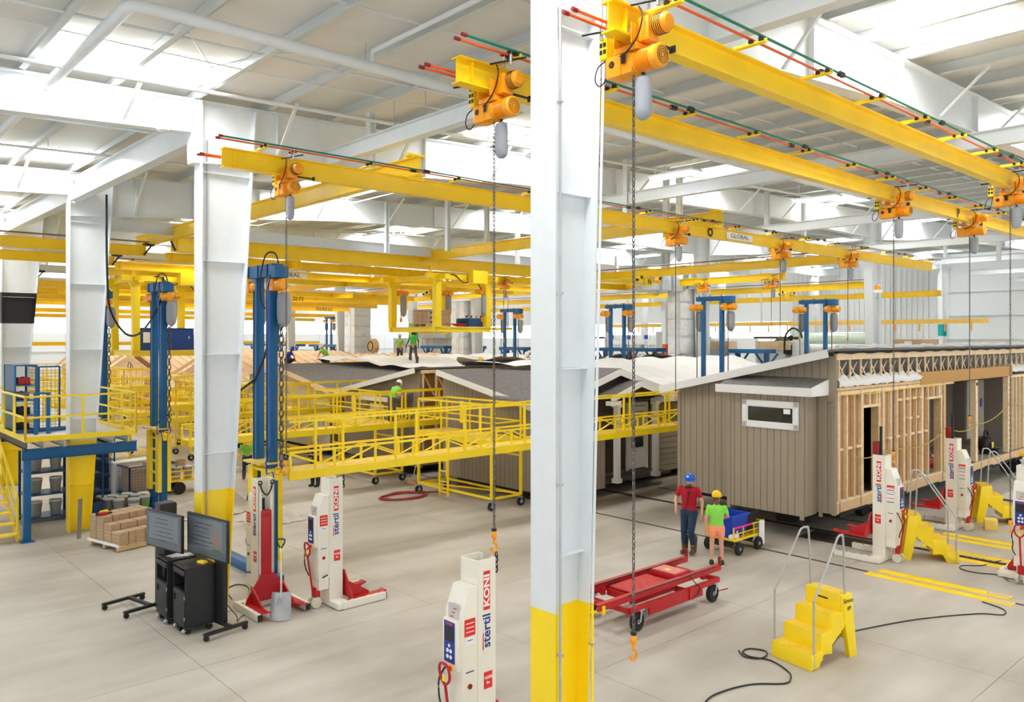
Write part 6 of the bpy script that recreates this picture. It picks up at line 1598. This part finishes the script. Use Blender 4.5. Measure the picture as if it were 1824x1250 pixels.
for i, (u, v, z, L, r, m) in enumerate([(39.5, 18.9, 5.0, 3.9, .3, M_poly), (38.8, 18.9, 4.42, 4.2, .28, M_roll)]):
    T = Thing('film_roll', ['large pale green film roll behind the ridge of the near house', 'large white film roll below the green one'][i], 'roll', (u, v, 0))
    T.mb('roll', MB().cyl((0, -L / 2, z), (0, L / 2, z), r, n=28), m); T.mb('core', MB().cyl((0, L / 2, z), (0, L / 2 + .4, z), .08, n=12), M_dark)
    for y in (-L * .35, L * .35): T.box('roll_cradle', (0, y, (z - r) / 2), (.3, .2, z - r), M_roll)
T = Thing('wrapping_machine', 'white machine with a black hose hoop left of the film rolls', 'machine', (38.2, 21.6 - 1.2, 0))
T.box('machine_body', (0, 0, 2.4), (.8, .9, 4.8), M_roll, bevel=.03); T.mb('hoop', MB().tube(smooth_path([(-.45, .45, 4.2), (-.45, .4, 5.1), (-.45, .0, 5.5), (-.45, -.4, 5.3), (-.45, -.5, 5.0)]), .05, 8), M_black); T.mb('dial', MB().cyl((-.42, .1, 5.0), (-.46, .1, 5.0), .14, n=14), M_dark); T.box('machine_door', (-.42, .2, 4.4), (.03, .3, .5), M_dark)
T = Thing('grey_enclosure', 'grey corrugated enclosure behind the crew on the roofs', 'enclosure', (38, 52, 0)); T.box('enclosure_wall', (0, 0, 2.5), (.3, 9, 5.0), M_wall); [T.box('enclosure_rib', (-.18, -4.4 + q * .8, 2.5), (.05, .06, 5.0), M_white) for q in range(12)]; T.box('enclosure_unit', (-.6, -2, 5.3), (1.5, 4.5, .6), mat('unit_grey', (190, 192, 190), .5))
T = Thing('floor_fan', 'tan round fan unit by the far duct', 'fan', (32.0, 50.5, 0)); T.rod('fan_pole', (0, 0, 0), (0, 0, 4.2), .06, M_dark); T.mb('fan_ring', MB().cyl((-.2, 0, 4.4), (.2, 0, 4.4), .55, n=20), M_tan); T.mb('fan_grille', MB().torus((-.22, 0, 4.4), .35, .04, 18, 5, Matrix.Rotation(R(90), 3, 'Y')), M_dark)
for i, (u, v) in enumerate([(62.5, 22.4), (60.5, 22.0)]):
    T = Thing('carton', ['brown wrapped carton left below the teal banded column', 'brown carton right below the teal banded column'][i], 'carton', (u - 14, v - 4.1, 0)); T.box('stack_base', (0, 0, 2.15), (1.5, 1.5, 4.3), M_wall); T.box('carton_body', (0, 0, 4.62), (1.5, 1.5, .62), M_card, bevel=.02); T.box('carton_label', (-.76, 0, 4.7), (.01, .4, .25), M_lwhite)
T = Thing('goods_shelf', 'white shelf packed with pale spools right of the central column', 'shelves', (40, 32.5, 0)); T.box('upright', (0, -2, 2.7), (.6, .08, 5.4), M_white); T.box('upright', (0, 2, 2.7), (.6, .08, 5.4), M_white)
for z in (3.7, 4.3, 4.9): T.box('shelf', (0, 0, z), (.7, 4, .05), M_white)
for q in range(14):
    for zi, z in enumerate((3.73, 4.33, 4.93)): T.mb('spool', MB().cyl((0, -1.85 + q * .28, z + .0), (0, -1.85 + q * .28, z + .26), .11, n=10), [M_lwhite, M_bucket, M_tub][(q * 3 + zi) % 3] if (q + zi) % 5 == 0 else M_lwhite)
T = Thing('metal_rack', 'black metal rack on the roofs right of the central column', 'rack', (29.5, 27.3, 0))
for z in (3.6, 4.35): T.bar('rack_bar', (0, 0, z), (0, 3.2, z), .08, .08, M_black)
for y in (0, 1.0, 3.2): T.box('rack_post', (0, y, 2.2), (.08, .08, 4.3), M_black)
T = Thing('beacon', 'orange warning beacon on the column behind the framed house', 'beacon', (33.2, 14.19, 6.98)); T.mb('lens', MB().lathe([(.12, 0), (.12, .16), (.08, .2), (0, .21)], n=14), M_org); T.box('beacon_base', (0, 0, -.06), (.3, .26, .12), M_lwhite); T.mb('arm', MB().tube([(0, 0, -.1), (.2, .1, -.35), (.3, .2, -.3)], .02, 5), M_steel)
T = Thing('platform_cart', 'yellow low dolly in the bay beyond the open house', 'dolly', (33.6, 9.0, 0)); T.box('dolly_deck', (0, -.2, .75), (.5, 1.8, .12), M_yel2); [T.mb('dolly_wheel', MB().cyl((x - .05, y, .3), (x + .05, y, .3), .3, n=18), M_tyre) for x in (-.2, .2) for y in (-.9, .5)]; [T.box('dolly_leg', (x, y, .5), (.08, .08, .5), M_dark) for x in (-.2, .2) for y in (-.9, .5)]
T = Thing('floor_mat', 'pale floor mat with red lines beyond the raised lifts', 'mat', (32, 5.6, 0)); T.box('mat', (0, 0, .006), (8, 5.5, .01), mat('pale_mat', (222, 216, 212), .6)); [T.box('red_line', (-4 + k * 1.5, 0, .0125), (.05, 5.4, .003), mat('line_pink%d' % k, (220, 130, 140), .6)) for k in range(6)]
for k in range(2):
    T = Thing('cable_tray', ['dark slot drain behind the second raised lift', 'second dark slot drain further back'][k], 'drain', (26.8 + k * 1.0, 6, 0)); T.box('slot', (0, 0, .004), (.25, 6, .006), M_void); T.box('slot_edge', (-.15, 0, .006), (.04, 6, .01), M_steel)
T = Thing('far_conveyor', 'yellow overhead conveyor rail with hooks across the far right', 'conveyor', (0, 0, 0)); T.bar('rail', (46, 14, 5.9), (46, 40, 5.9), .1, .25, mat('conveyor_tan', (238, 196, 90), .5))
for k in range(20): T.box('hook', (46, 14.8 + k * 1.3, 5.6), (.06, .06, .45), M_org)
for y in (16, 27, 38): T.box('drop', (46, y, 7.7), (.08, .08, 3.4), M_white)
T = Thing('rack_rail', 'yellow overhead rack rail behind the man in the green helmet', 'rail', (0, 0, 0)); T.bar('rail', (34.5, 38, 5.6), (34.5, 50, 5.6), .1, .15, M_yel2)
for k in range(5): T.bar('arm', (34.5, 39 + k * 2.3, 5.6), (33.6, 39.8 + k * 2.3, 5.2), .06, .06, M_yel)
for y in (38.4, 49.4): T.box('drop', (34.5, y, 7.3), (.08, .08, 3.3), M_white)

# ================================================================== PEOPLE
def capsule(b, p, q, r0, r1, n=12):
    p, q = Vec(p), Vec(q)
    b.cyl(p, q, r0, r1, n=n); b.ball(tuple(p), r0, n, 8); b.ball(tuple(q), r1, n, 8)
def loft(b, secs, n=18):
    """closed stack of ellipses [(centre, half depth along X, half width along Y)] following the spine"""
    vs = []; m = len(secs)
    for i, (c, rx, ry) in enumerate(secs):
        t = (Vec(secs[min(i + 1, m - 1)][0]) - Vec(secs[max(i - 1, 0)][0])).normalized()
        y = Vec((0, 1, 0)); x = y.cross(t).normalized()
        for k in range(n):
            g = 2 * PI * k / n; vs.append(Vec(c) + x * math.cos(g) * rx + y * math.sin(g) * ry)
    fs = [(i * n + k, i * n + (k + 1) % n, (i + 1) * n + (k + 1) % n, (i + 1) * n + k) for i in range(m - 1) for k in range(n)]
    b.add(vs, fs + [tuple(range(n))[::-1], tuple(range((m - 1) * n, m * n))])
def blob(T, name, b, m, vox=.02, it=4, label=None):
    """fuse overlapping volumes into one continuous smooth skin"""
    o = T.mb(name, b, m, label=label)
    r = o.modifiers.new('fuse', 'REMESH'); r.mode = 'VOXEL'; r.voxel_size = vox; r.use_smooth_shade = True
    s_ = o.modifiers.new('relax', 'SMOOTH'); s_.factor = .5; s_.iterations = it
    return o

def person(lbl, u, v, z, rz, P=None, h=1.75, shirt=None, legs=None, skin=None, helmet=None, boots=None, hair=M_hair, near=False, sleeve=.6, shorts=False, top=None):
    """local +X is the direction the person faces, +Y their left"""
    shirt = shirt or M_lime; legs = legs or M_denim; skin = skin or M_skin; boots = boots or M_boot
    T = Thing('person', lbl, 'person', (u, v, z), rz, group=None)
    J = dict(pelvis=(0, 0, .93), waist=(0, 0, 1.08), chest=(.0, 0, 1.3), neck=(0, 0, 1.48), head=(.03, 0, 1.62),
             shl=(0, .18, 1.42), ell=(-.02, .25, 1.14), wrl=(.08, .25, .9), shr=(0, -.18, 1.42), elr=(-.02, -.25, 1.14), wrr=(.08, -.25, .9),
             hil=(0, .09, .9), knl=(.02, .11, .5), anl=(0, .12, .09), hir=(0, -.09, .9), knr=(.02, -.11, .5), anr=(0, -.12, .09), hx=0, hz=0)
    J.update(P or {})
    k = h / 1.75
    hz_ = J.pop('hz'); hx_ = J.pop('hx')
    J = {a: Vec(b) * k for a, b in J.items()}
    vx = .013 if near else .024
    def torso(b, g):
        pe, wa, ch, ne = J['pelvis'], J['waist'], J['chest'], J['neck']
        loft(b, [(pe + (pe - wa) * .5, (.095 + g) * k, (.155 + g) * k), (pe, (.105 + g) * k, (.16 + g) * k), (wa, (.098 + g) * k, (.142 + g) * k), (wa.lerp(ch, .6), (.108 + g) * k, (.155 + g) * k),
                 (ch, (.112 + g) * k, (.168 + g) * k), (ch.lerp(ne, .45), (.098 + g) * k, (.158 + g) * k), (ch.lerp(ne, .75), (.07 + g) * k, (.11 + g) * k), (ch.lerp(ne, .92), (.052 + g * .5) * k, (.06 + g * .5) * k)])
    b = MB(); torso(b, 0)
    capsule(b, J['neck'] - (J['neck'] - J['chest']) * .2, J['head'], .056 * k, .055 * k)
    b.ball(tuple(J['head']), .09 * k, 14, 10, (1, .85, 1.15))
    for s in 'lr':
        sh, el, wr = J['sh' + s], J['el' + s], J['wr' + s]
        capsule(b, sh + Vec((0, 0, -.01)), el, .044 * k, .041 * k); capsule(b, el, wr, .041 * k, .027 * k)
        d = (wr - el).normalized(); fw = Vec((1, 0, 0)); fw = (fw - d * fw.dot(d)).normalized()
        side = d.cross(fw) * (1 if s == 'l' else -1)
        capsule(b, wr, wr + d * .07 * k, .026 * k, .03 * k)
        hi, kn, an = J['hi' + s], J['kn' + s], J['an' + s]
        capsule(b, hi, kn, .085 * k, .056 * k); capsule(b, kn, kn.lerp(an, .35), .054 * k, .057 * k); capsule(b, kn.lerp(an, .35), an, .053 * k, .034 * k)
        capsule(b, an, an + Vec((.12, 0, -.045)) * k, .032 * k, .026 * k)
    blob(T, 'body', b, skin, vx)
    for s in 'lr':
        el, wr = J['el' + s], J['wr' + s]
        d = (wr - el).normalized(); fw = Vec((1, 0, 0)); fw = (fw - d * fw.dot(d)).normalized(); inn = Vec((0, -1 if s == 'l' else 1, 0)); inn = (inn - d * inn.dot(d)).normalized()
        hb = MB()
        for off, L in ((.03, .075), (.011, .085), (-.009, .08), (-.028, .062)):
            p0 = wr + d * .085 * k + fw * off * k; p1 = p0 + (d + inn * .25).normalized() * L * .5 * k; p2 = p1 + (d + inn * .8).normalized() * L * .5 * k
            hb.tube([tuple(p0 - d * .02 * k), tuple(p0), tuple(p1), tuple(p2)], .0095 * k, 6)
        t0 = wr + d * .03 * k + fw * .025 * k
        hb.tube([tuple(t0), tuple(t0 + (d * .6 + fw * .6).normalized() * .04 * k), tuple(t0 + (d * .9 + fw * .5 + inn * .3).normalized() * .075 * k)], .011 * k, 6)
        T.mb('fingers', hb, skin)
    b = MB(); torso(b, .016)
    for s in 'lr': capsule(b, J['sh' + s] + Vec((0, 0, -.015)), J['sh' + s].lerp(J['el' + s], sleeve), .06 * k, .058 * k)
    blob(T, 'shirt', b, shirt, vx, 3)
    b = MB(); pe, wa = J['pelvis'], J['waist']
    dn = (pe - wa).normalized() * .1 * k
    loft(b, [(pe + dn, .112 * k, .17 * k), (pe + dn * .2, .125 * k, .18 * k), (pe - dn * .6, .118 * k, .165 * k)])
    for s in 'lr':
        hi, kn, an = J['hi' + s], J['kn' + s], J['an' + s]
        if shorts: capsule(b, hi, hi.lerp(kn, .38), .108 * k, .1 * k)
        else: capsule(b, hi, kn, .104 * k, .074 * k); capsule(b, kn, kn.lerp(an, .62), .074 * k, .064 * k)
    blob(T, 'shorts' if shorts else 'trousers', b, legs, vx, 3)
    for s in 'lr':
        an = J['an' + s]; hgt = .02 if shorts else .24
        b = MB(); capsule(b, an + Vec((0, 0, hgt * k)), an + Vec((0, 0, -.03 * k)), (.085 if not shorts else .05) * k, .064 * k)
        capsule(b, an + Vec((0, 0, -.04 * k)), an + Vec((.16 * k, 0, -.046 * k)), .056 * k, .046 * k)
        blob(T, 'shoe' if shorts else 'boot', b, boots, vx, 2)
    # --- head details
    hM = Matrix.Translation(J['head']) @ Matrix.Rotation(hz_, 4, 'Z') @ Matrix.Rotation(hx_, 4, 'Y')
    def part(nm, b, m, **kw): return T.mb(nm, b, m, M=hM, **kw)
    part('face', MB().ball((.012 * k, 0, -.005), .098 * k, 16, 12, (.98, .80, 1.18)), skin)
    part('nose', MB().prism([(.095 * k, -.014, -.03), (.095 * k, .014, -.03), (.122 * k, 0, -.035), ], (-.012, 0, .05)), skin)
    for y in (-.034, .034):
        part('eye', MB().ball((.094 * k, y * k, .012 * k), .012 * k, 8, 6), M_lwhite); part('pupil', MB().ball((.103 * k, y * k, .012 * k), .006 * k, 6, 5), M_black)
        part('ear', MB().ball((.0, y * 2.35 * k, -.005), .024 * k, 8, 6, (.8, .45, 1.2)), skin)
    part('mouth', MB().box((.096 * k, 0, -.058 * k), (.008, .04 * k, .009)), M_dred)
    part('hair', MB().ball((-.02 * k, 0, .012 * k), .1 * k, 14, 9, (.98, .86, 1.12)), hair)
    if hair is M_hair and near and not shorts: part('beard', MB().ball((.045 * k, 0, -.07 * k), .062 * k, 12, 8, (.9, .95, .75)), hair)
    if helmet:
        part('helmet', MB().lathe([(.116 * k, .03), (.122 * k, .045), (.118 * k, .09), (.095 * k, .135), (.055 * k, .158), (0, .165)], (0, 0, 0), 20, 'Z', 1.08, .92), helmet)
        part('helmet_brim', MB().lathe([(.115 * k, .028), (.135 * k, .03), (.135 * k, .04), (.115 * k, .045)], (.03 * k, 0, 0), 20, 'Z', 1.12, .92), helmet)
        part('helmet_ridge', MB().tube([(-.1 * k, 0, .1), (-.05 * k, 0, .155), (0, 0, .17), (.06 * k, 0, .15), (.11 * k, 0, .09)], .012, 6), helmet)
    if top: top(T, J, k)
    return T

def radio(T, J, k):
    T.box('collar', J['neck'] * 1 + Vec((.03, 0, -.03)), (.16, .17, .03), M_black, bevel=.01)
    T.box('radio_mic', J['chest'] + Vec((.155, .05, .02)), (.03, .05, .07), M_black, bevel=.008)
    T.mb('radio_cord', MB().tube(smooth_path([tuple(J['chest'] + Vec((.16, .05, -.02))), tuple(J['waist'] + Vec((.15, .0, .02))), tuple(J['pelvis'] + Vec((.12, -.1, 0)))]), .008, 5), M_black)
    T.mb('side_panel', MB().ball(tuple(J['waist'] + Vec((0, .1, .05))), .07, 10, 7, (.9, .6, 1.9)), M_black)
    T.box('helmet_label', J['head'] + Vec((.13, 0, .1)), (.004, .05, .05), M_lwhite)
person('person in a red shirt, blue helmet, jeans and boots walking by the near house', 15.5, 10.95, 0, R(195),
       dict(waist=(.0, 0, 1.08), chest=(.02, .0, 1.32), neck=(.05, .03, 1.49), head=(.10, .05, 1.60), ell=(.04, .30, 1.17), wrl=(.14, .33, .93), elr=(.0, -.30, 1.17), wrr=(.2, -.22, .96),
            knl=(.16, .10, .52), anl=(.0, .10, .11), knr=(.04, -.10, .5), anr=(-.06, -.12, .09), hz=.35, hx=.12), 1.88, M_redshirt, M_denim, helmet=M_helm_b, near=True, top=radio)
def shoes(T, J, k):
    for s in 'lr': T.box('shoe_sole', J['an' + s] + Vec((.07, 0, -.08)), (.26, .09, .02), M_lwhite, bevel=.006)
    T.mb('ponytail', MB().ball(tuple(J['head'] + Vec((-.09, 0, -.08))), .05, 10, 7, (.7, .9, 1.3)), M_hair)
person('person in a lime T-shirt, peach shorts and yellow helmet seen from behind at the wagon', 15.15, 9.98, 0, R(38),
       dict(ell=(-.04, .25, 1.12), wrl=(.0, .27, .86), elr=(.06, -.27, 1.17), wrr=(.3, -.25, 1.1), hz=-.5), 1.6, M_lime, M_peach, helmet=M_helm_y, near=True, shorts=True, boots=M_black, top=shoes)
bend = dict(waist=(.05, 0, 1.07), chest=(.2, 0, 1.24), neck=(.32, 0, 1.36), head=(.40, 0, 1.46), shl=(.27, .18, 1.33), shr=(.27, -.18, 1.33), ell=(.34, .24, 1.05), wrl=(.56, .14, 1.0), elr=(.34, -.24, 1.05), wrr=(.56, -.14, 1.0), hx=.6)
crouch = dict(pelvis=(0, 0, .38), waist=(.05, 0, .52), chest=(.18, 0, .7), neck=(.28, 0, .84), head=(.34, 0, .96), shl=(.2, .18, .8), shr=(.2, -.18, .8), ell=(.32, .24, .56), wrl=(.46, .14, .36), elr=(.32, -.24, .56), wrr=(.46, -.14, .36),
              hil=(0, .1, .36), knl=(.36, .14, .36), anl=(.02, .13, .09), hir=(0, -.1, .36), knr=(.36, -.14, .36), anr=(.02, -.13, .09), hx=.7)
arms_in = dict(ell=(.02, .26, 1.14), wrl=(.2, .12, 1.02), elr=(.02, -.26, 1.14), wrr=(.2, -.12, 1.02))
def belt(T, J, k):
    T.mb('tool_belt', MB().torus(tuple(J['pelvis'] + Vec((0, 0, .03))), .155 * k, .035, 18, 7), M_tan)
    T.box('belt_pouch', J['pelvis'] + Vec((.14, .1, -.03)), (.09, .12, .16), M_tan, bevel=.02); T.box('belt_pouch', J['pelvis'] + Vec((.1, -.15, -.03)), (.12, .08, .16), M_tan, bevel=.02)
def dreads(T, J, k):
    belt(T, J, k)
    for q in range(7): T.rod('hair_lock', J['head'] + Vec((-.06, -.09 + q * .03, .0)), J['head'] + Vec((-.08, -.12 + q * .04, -.25)), .014, M_black)
person('person in a lime shirt and green helmet standing on the roof sheet', 23.7, 33.6, 3.68, R(200), dict(ell=(-.03, .30, 1.16), wrl=(.02, .33, .92), elr=(-.03, -.30, 1.16), wrr=(.1, -.32, .95), knl=(.05, .2, .5), anl=(0, .24, .09), knr=(.05, -.14, .5), anr=(0, -.18, .09)), 1.78, mat('green_shirt', (80, 190, 80), .85), M_grey, M_skin2, M_helm_g, hair=M_black, top=dreads)
person('person in a sleeveless lime shirt and white helmet behind the roof sheet', 25.2, 37.0, 3.55, R(215), arms_in, 1.68, M_lime, M_grey, helmet=M_helm_w, sleeve=.12, top=belt)
person('person in a lime shirt and white helmet kneeling on the beige house roof', 20.3, 36.3, 3.62, R(190), crouch, 1.75, M_lime, M_denim, helmet=M_helm_w)
person('person in a blue shirt and cap crouching on the ridge behind the blue mast', 17.9, 35.9, 3.66, R(-60), crouch, 1.45, M_tub, M_denim, M_skin2, M_helm_b)
person('person in a lime shirt and white helmet on the second walkway', 15.0, 22.5, 2.19, R(15), bend, 1.5, M_lime, M_grey, helmet=M_helm_w)
person('person in a lime shirt and white helmet on the scaffold left of the blue mast', 15.6, 34.4, 2.04, R(-40), bend, 1.72, M_lime, M_grey, helmet=M_helm_w)
person('person in a lime shirt half hidden by the left blue mast', 12.9, 31.3, 2.04, R(-30), arms_in, 1.62, M_lime, M_denim, helmet=M_helm_w)
person('person in a black shirt with a hand to the face under the second walkway', 13.2, 24.4, 0, R(200), dict(elr=(.14, -.24, 1.2), wrr=(.16, -.08, 1.46), ell=(.1, .26, 1.14), wrl=(.22, -.02, 1.14)), 1.68, M_black, M_black, helmet=None, hair=M_black, boots=M_black)
person('person in a lime shirt bending down under the walkways behind the blue mast', 12.1, 27.3, 0, R(-120), bend, 1.6, M_lime, M_denim, helmet=M_helm_y)
person('person in a lime shirt crouching on the sheets left of the central column', 26.4, 27.6, 3.28, R(180), crouch, 1.7, M_lime, M_grey, helmet=M_helm_w)
person('person in a yellow helmet crouching low behind the white sheets', 24.2, 28.4, 3.05, R(180), crouch, 1.7, M_lime, M_grey, M_skin2, M_helm_y)
